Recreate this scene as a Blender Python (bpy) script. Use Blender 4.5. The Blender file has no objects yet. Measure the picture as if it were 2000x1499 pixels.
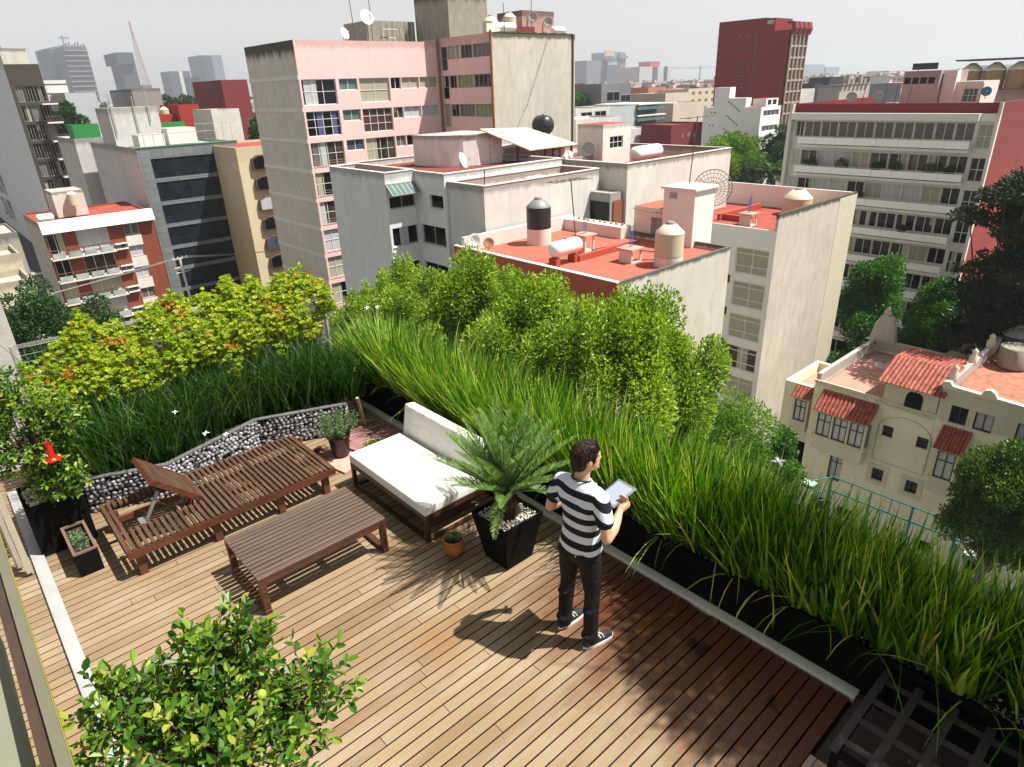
import bpy, bmesh, math, random
import numpy as np
from mathutils import Vector, Matrix
PI = math.pi
rad = math.radians
sc = bpy.context.scene
COL = sc.collection
R = random.Random(11)
NR = np.random.default_rng(5)
OFF = {}

def tag(o, label=None, cat=None, group=None, kind=None):
    if label: o['label'] = label
    if cat: o['category'] = cat
    if group: o['group'] = group
    if kind: o['kind'] = kind
    return o

def thing(name, label, cat, loc=(0, 0, 0), group=None, rz=0):
    o = bpy.data.objects.new(name, None)
    o.empty_display_size = 0.2
    COL.objects.link(o)
    o.location = loc
    o.rotation_euler = (0, 0, rz)
    OFF[o.name] = Vector(loc)
    return tag(o, label, cat, group)

def attach(me, name, mat, parent=None, mats=None):
    for m in (mats or [mat]):
        me.materials.append(m)
    o = bpy.data.objects.new(name, me)
    COL.objects.link(o)
    if parent is not None:
        o.parent = parent
        OFF[o.name] = OFF[parent.name]
    return o

class MB:
    def __init__(s):
        s.v = []; s.f = []; s.s = []; s.m = []; s.mi = 0
    def add(s, vs, fs, smooth=False):
        n = len(s.v)
        s.v.extend([tuple(v) for v in vs])
        for f in fs:
            s.f.append([i + n for i in f]); s.s.append(smooth); s.m.append(s.mi)
        return s
    def box(s, x0, x1, y0, y1, z0, z1):
        if x0 > x1: x0, x1 = x1, x0
        if y0 > y1: y0, y1 = y1, y0
        if z0 > z1: z0, z1 = z1, z0
        return s.add([(x0,y0,z0),(x1,y0,z0),(x1,y1,z0),(x0,y1,z0),(x0,y0,z1),(x1,y0,z1),(x1,y1,z1),(x0,y1,z1)],
              [(0,3,2,1),(4,5,6,7),(0,1,5,4),(1,2,6,5),(2,3,7,6),(3,0,4,7)])
    def obox(s, c, size, M=None):
        M = M or Matrix.Identity(3)
        a, b, d = size[0]/2, size[1]/2, size[2]/2
        vs = [Vector(c) + M @ Vector((x*a, y*b, z*d)) for z in (-1, 1) for x, y in ((-1,-1),(1,-1),(1,1),(-1,1))]
        return s.add(vs, [(0,3,2,1),(4,5,6,7),(0,1,5,4),(1,2,6,5),(2,3,7,6),(3,0,4,7)])
    def bar(s, a, b, w, h=None, up=(0,0,1)):
        a = Vector(a); b = Vector(b); d = b - a; L = d.length
        if L < 1e-6: return s
        x = d / L; u = Vector(up)
        if abs(x.dot(u)) > .98: u = Vector((1, 0, 0))
        y = u.cross(x).normalized(); z = x.cross(y)
        return s.obox((a + b) / 2, (L, w, h or w), Matrix((x, y, z)).transposed())
    def poly(s, pts, smooth=False):
        return s.add(pts, [tuple(range(len(pts)))], smooth)
    def prism(s, pts, z0, z1):
        n = len(pts)
        vs = [(x, y, z0) for x, y in pts] + [(x, y, z1) for x, y in pts]
        return s.add(vs, [tuple(range(n))[::-1], tuple(range(n, 2*n))] + [(i, (i+1) % n, n + (i+1) % n, n + i) for i in range(n)])
    def extr(s, pts, ax, p0, p1):
        "profile pts (a,b) extruded along axis ax ('x': pts=(y,z); 'y': pts=(x,z))"
        n = len(pts)
        g = (lambda a, b, p: (p, a, b)) if ax == 'x' else (lambda a, b, p: (a, p, b))
        vs = [g(a, b, p0) for a, b in pts] + [g(a, b, p1) for a, b in pts]
        return s.add(vs, [tuple(range(n))[::-1], tuple(range(n, 2*n))] + [(i, (i+1) % n, n + (i+1) % n, n + i) for i in range(n)])
    def tube(s, pts, r, n=8, cap=True, smooth=True):
        pts = [Vector(p) for p in pts]
        k = len(pts)
        rs = r if isinstance(r, (list, tuple)) else [r] * k
        vs = []; prev = None
        for i, p in enumerate(pts):
            t = (pts[min(i+1, k-1)] - pts[max(i-1, 0)])
            if t.length < 1e-9: t = Vector((0, 0, 1))
            t.normalize()
            if prev is None:
                a = Vector((0, 0, 1)) if abs(t.z) < .9 else Vector((1, 0, 0))
                u = t.cross(a).normalized()
            else:
                u = (prev - t * prev.dot(t))
                if u.length < 1e-6: u = t.orthogonal()
                u.normalize()
            prev = u
            w = t.cross(u)
            for j in range(n):
                a = 2 * PI * j / n
                vs.append(p + (u * math.cos(a) + w * math.sin(a)) * rs[i])
        fs = [(i*n + j, i*n + (j+1) % n, (i+1)*n + (j+1) % n, (i+1)*n + j) for i in range(k-1) for j in range(n)]
        s.add(vs, fs, smooth)
        if cap:
            s.add(vs[:n], [tuple(range(n))[::-1]]); s.add(vs[-n:], [tuple(range(n))])
        return s
    def lathe(s, c, prof, n=20, smooth=True, M=None, cap=True):
        c = Vector(c); M = M or Matrix.Identity(3)
        vs = []
        for r, z in prof:
            for j in range(n):
                a = 2 * PI * j / n
                vs.append(c + M @ Vector((r * math.cos(a), r * math.sin(a), z)))
        k = len(prof)
        fs = [(i*n + j, i*n + (j+1) % n, (i+1)*n + (j+1) % n, (i+1)*n + j) for i in range(k-1) for j in range(n)]
        s.add(vs, fs, smooth)
        if cap:
            if prof[0][0] > 1e-4: s.add(vs[:n], [tuple(range(n))[::-1]])
            if prof[-1][0] > 1e-4: s.add(vs[-n:], [tuple(range(n))])
        return s
    def ball(s, c, r, n=8, m=6, sq=(1, 1, 1), M=None):
        M = M or Matrix.Identity(3)
        prof = [(max(1e-5, math.sin(PI*i/m)), -math.cos(PI*i/m)) for i in range(m+1)]
        D = Matrix(((sq[0]*r,0,0),(0,sq[1]*r,0),(0,0,sq[2]*r)))
        return s.lathe(c, prof, n, True, M @ D, cap=False)
    def build(s, name, mat, parent=None, mats=None, loc=None, bevel=0, seg=2):
        off = Vector((0, 0, 0))
        if parent is not None: off = OFF[parent.name]
        elif loc is not None: off = Vector(loc)
        me = bpy.data.meshes.new(name)
        me.from_pydata([(x - off.x, y - off.y, z - off.z) for x, y, z in s.v], [], s.f)
        me.polygons.foreach_set('use_smooth', s.s)
        if mats: me.polygons.foreach_set('material_index', s.m)
        me.update()
        if bevel:
            bm = bmesh.new(); bm.from_mesh(me)
            bmesh.ops.remove_doubles(bm, verts=bm.verts, dist=1e-5)
            bmesh.ops.bevel(bm, geom=list(bm.edges), offset=bevel, segments=seg, affect='EDGES', profile=.6)
            for f in bm.faces: f.smooth = seg > 1
            bm.to_mesh(me); bm.free()
        o = attach(me, name, mat, parent, mats)
        if parent is None:
            o.location = off; OFF[o.name] = off
        return o

def dup(o, loc=None, rz=None, label=None, parent=None):
    c = o.copy(); COL.objects.link(c)
    OFF[c.name] = OFF.get(o.name, Vector((0, 0, 0)))
    if parent is not None: c.parent = parent
    if loc is not None: c.location = loc
    if rz is not None: c.rotation_euler = (0, 0, rz)
    if label: c['label'] = label
    for ch in list(o.children):
        if ch.parent == o: dup(ch, parent=c)
    return c

def fast_mesh(name, V, F, rnd=None, smooth=False):
    "V (N,3), F (M,k) arrays with the same k"
    V = np.asarray(V, dtype=np.float32); F = np.asarray(F, dtype=np.int32)
    me = bpy.data.meshes.new(name)
    M, k = F.shape
    me.vertices.add(len(V)); me.vertices.foreach_set('co', V.ravel())
    me.loops.add(M * k); me.loops.foreach_set('vertex_index', F.ravel())
    me.polygons.add(M)
    me.polygons.foreach_set('loop_start', np.arange(0, M*k, k, dtype=np.int32))
    me.polygons.foreach_set('loop_total', np.full(M, k, dtype=np.int32))
    me.polygons.foreach_set('use_smooth', np.full(M, smooth, dtype=bool))
    if rnd is not None:
        a = me.attributes.new('rnd', 'FLOAT', 'FACE'); a.data.foreach_set('value', np.asarray(rnd, dtype=np.float32))
    me.update(calc_edges=True)
    return me

def unit(a):
    return a / np.maximum(np.linalg.norm(a, axis=-1, keepdims=True), 1e-9)

def leaves(name, P, D, L, W, mat, parent=None, loc=None, rnd=None, fold=.25, curl=.0, up=None):
    """many leaves: P base points, D unit directions, L lengths, W widths; six-vertex folded leaf (two quads)"""
    P = np.asarray(P, float); N = len(P); D = unit(np.asarray(D, float))
    L = np.broadcast_to(np.asarray(L, float), (N,))[:, None]; W = np.broadcast_to(np.asarray(W, float), (N,))[:, None]
    u = NR.normal(size=(N, 3)) * .6 + (np.array([0, 0, 1.]) if up is None else up)
    side = unit(np.cross(D, u)); nor = np.cross(side, D)
    b = P; t = P + D * L + nor * (-curl * L)
    m1 = P + D * L * .35; m2 = P + D * L * .72 + nor * (-curl * L * .4)
    h = nor * W * fold
    V = np.stack([b, m1 + side*W*.5 + h, m2 + side*W*.42 + h, t, m2 - side*W*.42 + h, m1 - side*W*.5 + h], 1).reshape(-1, 3)
    i = (np.arange(N) * 6)[:, None]
    F = np.concatenate([i + np.array([[0, 1, 2, 3]]), i + np.array([[0, 3, 4, 5]])], 1).reshape(-1, 4)
    r = NR.random(N) if rnd is None else np.clip(rnd, 0, 1)
    off = np.array(OFF[parent.name]) if parent is not None else (np.array(loc) if loc is not None else np.zeros(3))
    me = fast_mesh(name, V - off, F, np.repeat(r, 2))
    o = attach(me, name, mat, parent)
    if parent is None: o.location = off; OFF[o.name] = Vector(off)
    return o

def blades(name, P, A, L, W, mat, lean, droop, parent=None, loc=None, rnd=None, seg=4):
    """grass blades: base P, azimuth A, length L, width W, lean (rad from vertical at base), droop (extra bend)"""
    P = np.asarray(P, float); N = len(P)
    A = np.asarray(A, float); az = np.stack([np.cos(A), np.sin(A), 0*A], 1)
    side = np.stack([-np.sin(A), np.cos(A), 0*A], 1)
    tw = NR.normal(size=N) * .7
    side = side * np.cos(tw)[:, None] + az * np.sin(tw)[:, None]
    rings = []; p = P.copy(); step = (L / seg)[:, None]
    for k in range(seg + 1):
        w = (W * (1 - (k / seg) ** 2.2) * .5 + .0006)[:, None]
        rings += [p - side * w, p + side * w]
        th = lean + droop * ((k + .5) / seg) ** 1.6
        p = p + (az * np.sin(th)[:, None] + np.array([0, 0, 1.]) * np.cos(th)[:, None]) * step
    V = np.stack(rings, 1).reshape(-1, 3)
    nv = 2 * (seg + 1)
    i = (np.arange(N) * nv)[:, None]
    F = np.concatenate([i + np.array([[2*k, 2*k+1, 2*k+3, 2*k+2]]) for k in range(seg)], 1).reshape(-1, 4)
    r = NR.random(N) if rnd is None else np.clip(rnd, 0, 1)
    off = np.array(OFF[parent.name]) if parent is not None else (np.array(loc) if loc is not None else np.zeros(3))
    me = fast_mesh(name, V - off, F, np.repeat(r, seg))
    o = attach(me, name, mat, parent)
    if parent is None: o.location = off; OFF[o.name] = Vector(off)
    return o

def pebbles(name, P, S, mat, parent, rnd=None, n=8, m=5):
    "many smooth stones: centres P (N,3), half sizes S (N,3), random rotation"
    P = np.asarray(P, float); S = np.asarray(S, float); N = len(P)
    th = [PI * i / m for i in range(1, m)]
    u = [(math.sin(t)*math.cos(2*PI*j/n), math.sin(t)*math.sin(2*PI*j/n), math.cos(t)) for t in th for j in range(n)]
    T = np.array([(0, 0, 1.)] + u + [(0, 0, -1.)])
    F = []
    for j in range(n):
        F.append((0, 0, 1 + j, 1 + (j+1) % n)); 
    tri = []
    q = []
    for k in range(m-2):
        for j in range(n):
            a = 1 + k*n
            q.append((a+j, a+n+j, a+n+(j+1) % n, a+(j+1) % n))
    last = len(T) - 1
    for j in range(n):
        tri.append((0, 1+j, 1+(j+1) % n)); tri.append((last, last-n+(j+1) % n, last-n+j))
    tris = tri + [(a, b, c) for a, b, c, d in q] + [(a, c, d) for a, b, c, d in q]
    tris = np.array(tris)
    ang = NR.random((N, 3)) * 2 * PI
    ca, sa = np.cos(ang), np.sin(ang)
    V = T[None] * S[:, None] * (1 + .06 * NR.normal(size=(N, len(T), 1)))
    x, y, z = V[..., 0], V[..., 1], V[..., 2]
    c, s = ca[:, 0:1], sa[:, 0:1]; x, y = x*c - y*s, x*s + y*c
    c, s = ca[:, 1:2], sa[:, 1:2]; y, z = y*c - z*s, y*s + z*c
    c, s = ca[:, 2:3], sa[:, 2:3]; x, y = x*c - y*s, x*s + y*c
    V = np.stack([x, y, z], -1) + P[:, None]
    Fa = (tris[None] + (np.arange(N) * len(T))[:, None, None]).reshape(-1, 3)
    r = NR.random(N) if rnd is None else rnd
    off = np.array(OFF[parent.name])
    me = fast_mesh(name, V.reshape(-1, 3) - off, Fa, np.repeat(r, len(tris)), True)
    return attach(me, name, mat, parent)

# ------------------------------------------------------------------ materials
class NT:
    def __init__(s, name):
        s.m = bpy.data.materials.new(name); s.m.use_nodes = True
        s.t = s.m.node_tree; s.n = s.t.nodes; s.l = s.t.links
        s.b = s.n['Principled BSDF']; s.out = s.n['Material Output']
    def new(s, kind, **kw):
        n = s.n.new(kind)
        for k, v in kw.items():
            if k in n.inputs: n.inputs[k].default_value = v
            else: setattr(n, k, v)
        return n
    def link(s, a, b): s.l.new(a, b)
    def pos(s, scale=(1, 1, 1), rot=(0, 0, 0), space='world'):
        src = s.new('ShaderNodeNewGeometry').outputs['Position'] if space == 'world' else s.new('ShaderNodeTexCoord').outputs['Object']
        mp = s.new('ShaderNodeMapping'); mp.inputs['Scale'].default_value = scale; mp.inputs['Rotation'].default_value = rot
        s.link(src, mp.inputs['Vector']); return mp.outputs[0]
    def noise(s, vec, scale, detail=4, rough=.55, dist=0):
        n = s.new('ShaderNodeTexNoise'); n.inputs['Scale'].default_value = scale; n.inputs['Detail'].default_value = detail
        n.inputs['Roughness'].default_value = rough; n.inputs['Distortion'].default_value = dist
        s.link(vec, n.inputs['Vector']); return n.outputs['Fac']
    def ramp(s, fac, stops, interp='LINEAR'):
        r = s.new('ShaderNodeValToRGB'); r.color_ramp.interpolation = interp
        e = r.color_ramp.elements
        while len(e) > 1: e.remove(e[-1])
        e[0].position = stops[0][0]; e[0].color = c4(stops[0][1])
        for p, c in stops[1:]:
            x = e.new(p); x.color = c4(c)
        s.link(fac, r.inputs[0]); return r.outputs[0]
    def math(s, op, a, b=None, clamp=False):
        n = s.new('ShaderNodeMath', operation=op); n.use_clamp = clamp
        for i, v in enumerate((a, b)):
            if v is None: continue
            if isinstance(v, (int, float)): n.inputs[i].default_value = v
            else: s.link(v, n.inputs[i])
        return n.outputs[0]
    def mix(s, fac, a, b, mode='MIX'):
        n = s.new('ShaderNodeMix', data_type='RGBA', blend_type=mode)
        for i, v in ((0, fac), (6, a), (7, b)):
            if isinstance(v, (int, float)): n.inputs[i].default_value = v
            elif isinstance(v, tuple): n.inputs[i].default_value = c4(v)
            else: s.link(v, n.inputs[i])
        return n.outputs[2]
    def bump(s, h, strength=.3, dist=.02):
        n = s.new('ShaderNodeBump'); n.inputs['Strength'].default_value = strength; n.inputs['Distance'].default_value = dist
        s.link(h, n.inputs['Height']); s.link(n.outputs[0], s.b.inputs['Normal'])
    def col(s, c):
        if isinstance(c, tuple): s.b.inputs['Base Color'].default_value = c4(c)
        else: s.link(c, s.b.inputs['Base Color'])
    def set(s, rough=.6, metal=0, spec=.5, **kw):
        s.b.inputs['Roughness'].default_value = rough; s.b.inputs['Metallic'].default_value = metal
        s.b.inputs['Specular IOR Level'].default_value = spec
        for k, v in kw.items(): s.b.inputs[k.replace('_', ' ')].default_value = v
        return s.m

def c4(c):
    if isinstance(c, (int, float)): return (c, c, c, 1)
    return (c[0], c[1], c[2], 1)
def mul(c, k): return tuple(min(1, x * k) for x in c[:3])

def plain(name, c, rough=.6, metal=0, var=.12, scale=6, bump=.1, spec=.5, space='world'):
    t = NT(name); p = t.pos(space=space)
    n = t.noise(p, scale, 5)
    t.col(t.ramp(n, [(.25, mul(c, 1 - var)), (.75, mul(c, 1 + var))]))
    if bump: t.bump(t.noise(p, scale * 9, 3), bump, .01)
    return t.set(rough, metal, spec)

def plaster(name, c, top=None, streak=.5, drip=(.035, .03, .022), var=.12, depth=2.5, lines=0, rough=.85, base=None, patch=.42):
    """rendered wall with broad patches, fine grain, rain streaks below its top edge (top = world z) and optional pour lines"""
    t = NT(name); p = t.pos()
    big = t.noise(p, .22, 5, .6, .4); mid = t.noise(t.pos((1, 1, .45)), 1.6, 6, .65)
    col = t.ramp(big, [(.3, mul(c, 1 - var)), (.55, c), (.75, mul(c, 1 + var * .7))])
    col = t.mix(t.math('MULTIPLY', t.ramp(mid, [(.42, 0), (.68, 1)]), patch), col, mul(c, .68))
    vs = t.noise(t.pos((2.3, 2.3, .10)), 1.0, 6, .7)
    col = t.mix(t.math('MULTIPLY', t.ramp(vs, [(.5, 0), (.72, 1)]), .35 * streak), col, mul(c, .55))
    if top is not None:
        sep = t.new('ShaderNodeSeparateXYZ'); t.link(t.new('ShaderNodeNewGeometry').outputs['Position'], sep.inputs[0])
        h = t.math('SUBTRACT', top, sep.outputs['Z'])
        g = t.math('SUBTRACT', 1.0, t.math('DIVIDE', h, depth), True)
        g = t.math('POWER', g, 2.2)
        s2 = t.noise(t.pos((1.9, 1.9, .16)), 1.3, 6, .7)
        f = t.math('ADD', t.math('MULTIPLY', g, 1.15), t.math('SUBTRACT', s2, .75))
        f = t.ramp(f, [(.10, 0), (.42, 1)])
        col = t.mix(t.math('MULTIPLY', f, streak), col, drip)
    if lines:
        sep = t.new('ShaderNodeSeparateXYZ'); t.link(t.new('ShaderNodeNewGeometry').outputs['Position'], sep.inputs[0])
        fr = t.math('FRACT', t.math('DIVIDE', sep.outputs['Z'], lines))
        ln = t.math('LESS_THAN', fr, .02)
        col = t.mix(t.math('MULTIPLY', ln, .45), col, mul(c, .55))
    t.col(col)
    ck = t.noise(t.pos((1, 1, .7)), .55, 9, .75, 1.5)
    cr = t.math('LESS_THAN', t.math('ABSOLUTE', t.math('SUBTRACT', ck, .5)), .0035)
    col = t.mix(t.math('MULTIPLY', cr, .5), col, mul(c, .45))
    t.col(col)
    t.bump(t.noise(p, 14, 5, .7), .25, .02)
    return t.set(rough)

def foliage(name, stops, trans=.35, rough=.45, spec=.35):
    t = NT(name)
    a = t.new('ShaderNodeAttribute'); a.attribute_name = 'rnd'
    col = t.ramp(a.outputs['Fac'], stops)
    t.col(col); t.set(rough, 0, spec)
    tr = t.new('ShaderNodeBsdfTranslucent')
    hs = t.new('ShaderNodeHueSaturation'); hs.inputs['Saturation'].default_value = 1.15; hs.inputs['Value'].default_value = 1.5
    t.link(col, hs.inputs['Color']); t.link(hs.outputs[0], tr.inputs['Color'])
    mx = t.new('ShaderNodeMixShader'); mx.inputs[0].default_value = trans
    t.link(t.b.outputs[0], mx.inputs[1]); t.link(tr.outputs[0], mx.inputs[2]); t.link(mx.outputs[0], t.out.inputs[0])
    return t.m

def attr_mat(name, stops, rough=.7, spec=.4, bump=.1, scale=30):
    t = NT(name); a = t.new('ShaderNodeAttribute'); a.attribute_name = 'rnd'
    t.col(t.ramp(a.outputs['Fac'], stops))
    if bump: t.bump(t.noise(t.pos(), scale, 3), bump, .005)
    return t.set(rough, 0, spec)

def glass_dark(name, c, rough=.08, spec=.28, var=.3):
    t = NT(name); n = t.noise(t.pos((1, 1, 1)), .9, 3)
    t.col(t.ramp(n, [(.3, mul(c, 1 - var)), (.7, mul(c, 1 + var))]))
    return t.set(rough, 0, spec)

def curtain(name, c, k=9.0, lo=.55):
    "cloth folds seen behind a shiny pane"
    t = NT(name)
    w = t.new('ShaderNodeTexWave', wave_type='BANDS', bands_direction='DIAGONAL'); w.inputs['Scale'].default_value = k
    w.inputs['Distortion'].default_value = 2.5; w.inputs['Detail'].default_value = 2
    t.link(t.pos((1, 1, .03)), w.inputs['Vector'])
    n = t.noise(t.pos((.5, .5, .25)), 1.1, 3)
    col = t.ramp(w.outputs['Fac'], [(0, mul(c, lo)), (1, c)])
    t.col(t.mix(t.math('MULTIPLY', n, .5), col, mul(c, .6)))
    return t.set(.5, 0, .3, Coat_Weight=.25, Coat_Roughness=.08)
# ------------------------------------------------------------------ camera, sky, sun
F_PX = 1287.0
cam = bpy.data.cameras.new('camera'); camo = bpy.data.objects.new('camera', cam); COL.objects.link(camo)
cam.sensor_fit = 'HORIZONTAL'; cam.sensor_width = 36; cam.lens = 36 * F_PX / 2000
cam.clip_start = .05; cam.clip_end = 30000
xw = Vector((0.74, 0, 0))
def _cam_matrix():
    def d(px, py): return Vector((px - 1000, -(py - 749.5), -F_PX))
    zv = -d(1105, 3600); zv.normalize()
    xb = d(2581, 110); xb -= xb.dot(zv) * zv; xb.normalize()
    yb = zv.cross(xb)
    return Matrix((xb, yb, zv))      # camera to world: the deck boards run along x, the planter along y
camo.matrix_world = Matrix.Translation((0, 0, 4.04)) @ _cam_matrix().to_4x4()
sc.camera = camo
SUN_AZ, SUN_EL = rad(-46), rad(61)
w = bpy.data.worlds.new('World'); sc.world = w; w.use_nodes = True
wt = w.node_tree; bg = wt.nodes['Background']
sky = wt.nodes.new('ShaderNodeTexSky'); sky.sky_type = 'NISHITA'; sky.sun_disc = False
sky.sun_elevation = SUN_EL; sky.sun_rotation = PI / 2 - SUN_AZ
sky.air_density = 1.0; sky.dust_density = 4.0; sky.ozone_density = 1.0; sky.altitude = 2200
hs = wt.nodes.new('ShaderNodeHueSaturation'); hs.inputs['Saturation'].default_value = .0
wt.links.new(sky.outputs[0], hs.inputs['Color']); wt.links.new(hs.outputs[0], bg.inputs[0])
bg.inputs[1].default_value = .07
sun = bpy.data.lights.new('sun', 'SUN'); sun.energy = 5.0; sun.angle = rad(.6); sun.color = (1, .95, .86)
suno = bpy.data.objects.new('sun', sun); COL.objects.link(suno)
dv = Vector((math.cos(SUN_EL)*math.cos(SUN_AZ), math.cos(SUN_EL)*math.sin(SUN_AZ), math.sin(SUN_EL)))
suno.rotation_euler = dv.to_track_quat('Z', 'Y').to_euler(); suno.location = (0, 0, 60)
sc.view_settings.view_transform = 'Standard'; sc.view_settings.look = 'None'
sc.view_settings.exposure = .93; sc.view_settings.gamma = 1; sc.view_settings.use_curve_mapping = False
sc.render.engine = 'CYCLES'
sc.cycles.use_denoising = True
sc.cycles.max_bounces = 6; sc.cycles.diffuse_bounces = 3; sc.cycles.glossy_bounces = 2
sc.cycles.transparent_max_bounces = 8; sc.cycles.volume_bounces = 0; sc.cycles.transmission_bounces = 3
sc.cycles.caustics_reflective = False; sc.cycles.caustics_refractive = False
# ------------------------------------------------------------------ roof deck
def deck_wood():
    t = NT('deck_wood')
    a = t.new('ShaderNodeAttribute'); a.attribute_name = 'rnd'
    col = t.ramp(a.outputs['Fac'], [(0, (.175, .115, .062)), (.35, (.245, .178, .103)), (.7, (.285, .218, .134)), (1, (.20, .14, .078))])
    g = t.noise(t.pos((1.2, 34, 20)), 2.2, 7, .65, .3)
    col = t.mix(t.math('MULTIPLY', t.ramp(g, [(.35, 1), (.62, 0)]), .45), col, (.22, .12, .055))
    w = t.noise(t.pos((.6, 2.2, 1)), 1.7, 5, .6)
    col = t.mix(t.math('MULTIPLY', t.ramp(w, [(.45, 0), (.7, 1)]), .4), col, (.38, .33, .25))
    sep = t.new('ShaderNodeSeparateXYZ'); t.link(t.new('ShaderNodeNewGeometry').outputs['Position'], sep.inputs[0])
    X, Y = sep.outputs['X'], sep.outputs['Y']
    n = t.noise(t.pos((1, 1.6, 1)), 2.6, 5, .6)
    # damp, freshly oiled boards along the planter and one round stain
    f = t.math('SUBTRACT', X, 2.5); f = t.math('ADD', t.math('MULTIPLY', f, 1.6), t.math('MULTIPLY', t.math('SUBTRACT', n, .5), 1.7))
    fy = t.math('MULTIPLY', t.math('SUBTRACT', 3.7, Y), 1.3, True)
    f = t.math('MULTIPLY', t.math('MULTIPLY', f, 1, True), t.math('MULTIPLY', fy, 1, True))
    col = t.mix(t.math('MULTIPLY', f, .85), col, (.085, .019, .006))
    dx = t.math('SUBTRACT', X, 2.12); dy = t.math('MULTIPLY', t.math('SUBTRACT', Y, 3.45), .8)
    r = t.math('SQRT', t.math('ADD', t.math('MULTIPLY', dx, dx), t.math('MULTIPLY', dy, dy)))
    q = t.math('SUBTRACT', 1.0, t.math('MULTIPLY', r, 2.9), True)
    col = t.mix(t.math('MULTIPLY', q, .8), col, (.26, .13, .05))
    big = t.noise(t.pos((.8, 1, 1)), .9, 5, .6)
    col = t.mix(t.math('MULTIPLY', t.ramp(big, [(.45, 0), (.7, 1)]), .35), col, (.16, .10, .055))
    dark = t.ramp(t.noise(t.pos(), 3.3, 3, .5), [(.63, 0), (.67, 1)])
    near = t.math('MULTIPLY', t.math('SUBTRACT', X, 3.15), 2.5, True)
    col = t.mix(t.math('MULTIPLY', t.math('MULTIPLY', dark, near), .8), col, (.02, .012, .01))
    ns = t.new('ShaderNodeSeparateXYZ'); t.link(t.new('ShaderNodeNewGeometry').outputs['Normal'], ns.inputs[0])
    gap_shade = t.math('LESS_THAN', ns.outputs['Z'], .6)
    col = t.mix(t.math('MULTIPLY', gap_shade, .93), col, (.008, .006, .004))  # side faces coloured near black: shade of the board gaps put into the wood
    t.col(col)
    t.bump(t.noise(t.pos((2, 60, 30)), 2.5, 5, .7), .25, .004)
    rg = t.ramp(f, [(0, .62), (1, .33)]); t.link(rg, t.b.inputs['Roughness'])
    t.b.inputs['Specular IOR Level'].default_value = .4
    return t.m
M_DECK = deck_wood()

def make_deck():
    V = []; F = []; rn = []
    def board(x0, x1, y0, y1, zt, rv):
        n = len(V)
        zz = zt + R.uniform(-.0012, .0012); e = .002
        V.extend([(x0, y0, zz - .03), (x1, y0, zz - .03), (x1, y1, zz - .03), (x0, y1, zz - .03),
                  (x0, y0, zz - e), (x1, y0, zz - e), (x1, y1, zz - e), (x0, y1, zz - e),
                  (x0 + e, y0 + e, zz), (x1 - e, y0 + e, zz), (x1 - e, y1 - e, zz), (x0 + e, y1 - e, zz)])
        for f in ((8, 9, 10, 11), (0, 1, 5, 4), (1, 2, 6, 5), (2, 3, 7, 6), (3, 0, 4, 7), (4, 5, 9, 8), (5, 6, 10, 9), (6, 7, 11, 10), (7, 4, 8, 11)):
            F.append([i + n for i in f]); rn.append(rv)
    y = .955
    pitch = .094
    while y < 9.2:
        x = -1.7 + R.uniform(-1.5, 0)
        x1e = 3.925 if y < 8.05 else 4.7
        while x < x1e:
            L = R.uniform(2.6, 5.2); xe = min(x + L, x1e)
            if xe > -1.7 and xe - x > .05: board(max(x, -1.7), xe, y, y + pitch - .011, 0, R.random())
            x = xe + .003
        y += pitch
    me = fast_mesh('deck', V, F, rn)
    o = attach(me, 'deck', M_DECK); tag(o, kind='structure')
make_deck()
M_DARK = plain('under_deck', (.004, .0035, .003), .9, bump=0)
m = MB(); m.box(-1.7, 4.7, -3, 9.2, -.30, -.045); tag(m.build('deck_base', M_DARK), kind='structure')

# kerb along the planter
M_KERB = plain('kerb_paint', (.60, .61, .53), .7, var=.08, scale=3)
m = MB(); m.box(3.935, 4.025, .93, 8.02, -.04, .022)
o = m.build('deck_kerb', M_KERB, bevel=.004); tag(o, kind='structure')

# pale stone paving below the deck end
def stone_paving():
    t = NT('pink_paving'); p = t.pos()
    br = t.new('ShaderNodeTexBrick'); br.inputs['Scale'].default_value = 1; br.inputs['Mortar Size'].default_value = .006
    br.inputs['Brick Width'].default_value = .9; br.inputs['Row Height'].default_value = .45; br.offset = .5
    t.link(p, br.inputs['Vector']); br.inputs[1].default_value = c4((.50, .38, .32)); br.inputs[2].default_value = c4((.45, .34, .29)); br.inputs[3].default_value = c4((.16, .11, .09))
    n = t.noise(p, 6, 5)
    t.col(t.mix(t.math('MULTIPLY', n, .4), br.outputs[0], (.30, .2, .15)))
    return t.set(.75)
M_PAVE = stone_paving()
m = MB(); m.box(2.6, 3.3, -3, .945, -.04, .012); tag(m.build('paving', M_PAVE), kind='structure')
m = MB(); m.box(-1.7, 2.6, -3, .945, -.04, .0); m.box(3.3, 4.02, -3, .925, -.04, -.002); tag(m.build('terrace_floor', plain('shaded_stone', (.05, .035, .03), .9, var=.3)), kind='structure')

# ------------------------------------------------------------------ the terrace's own building below the deck
M_OWN = plaster('own_wall', (.42, .40, .36), -.3, .5)
m = MB(); m.box(-14, 4.95, -10, 9.3, -23.2, -.31)
o = m.build('apartment_block', M_OWN, loc=(0, 0, -23)); tag(o, 'grey rendered building under the wooden roof deck', 'building')

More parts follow.
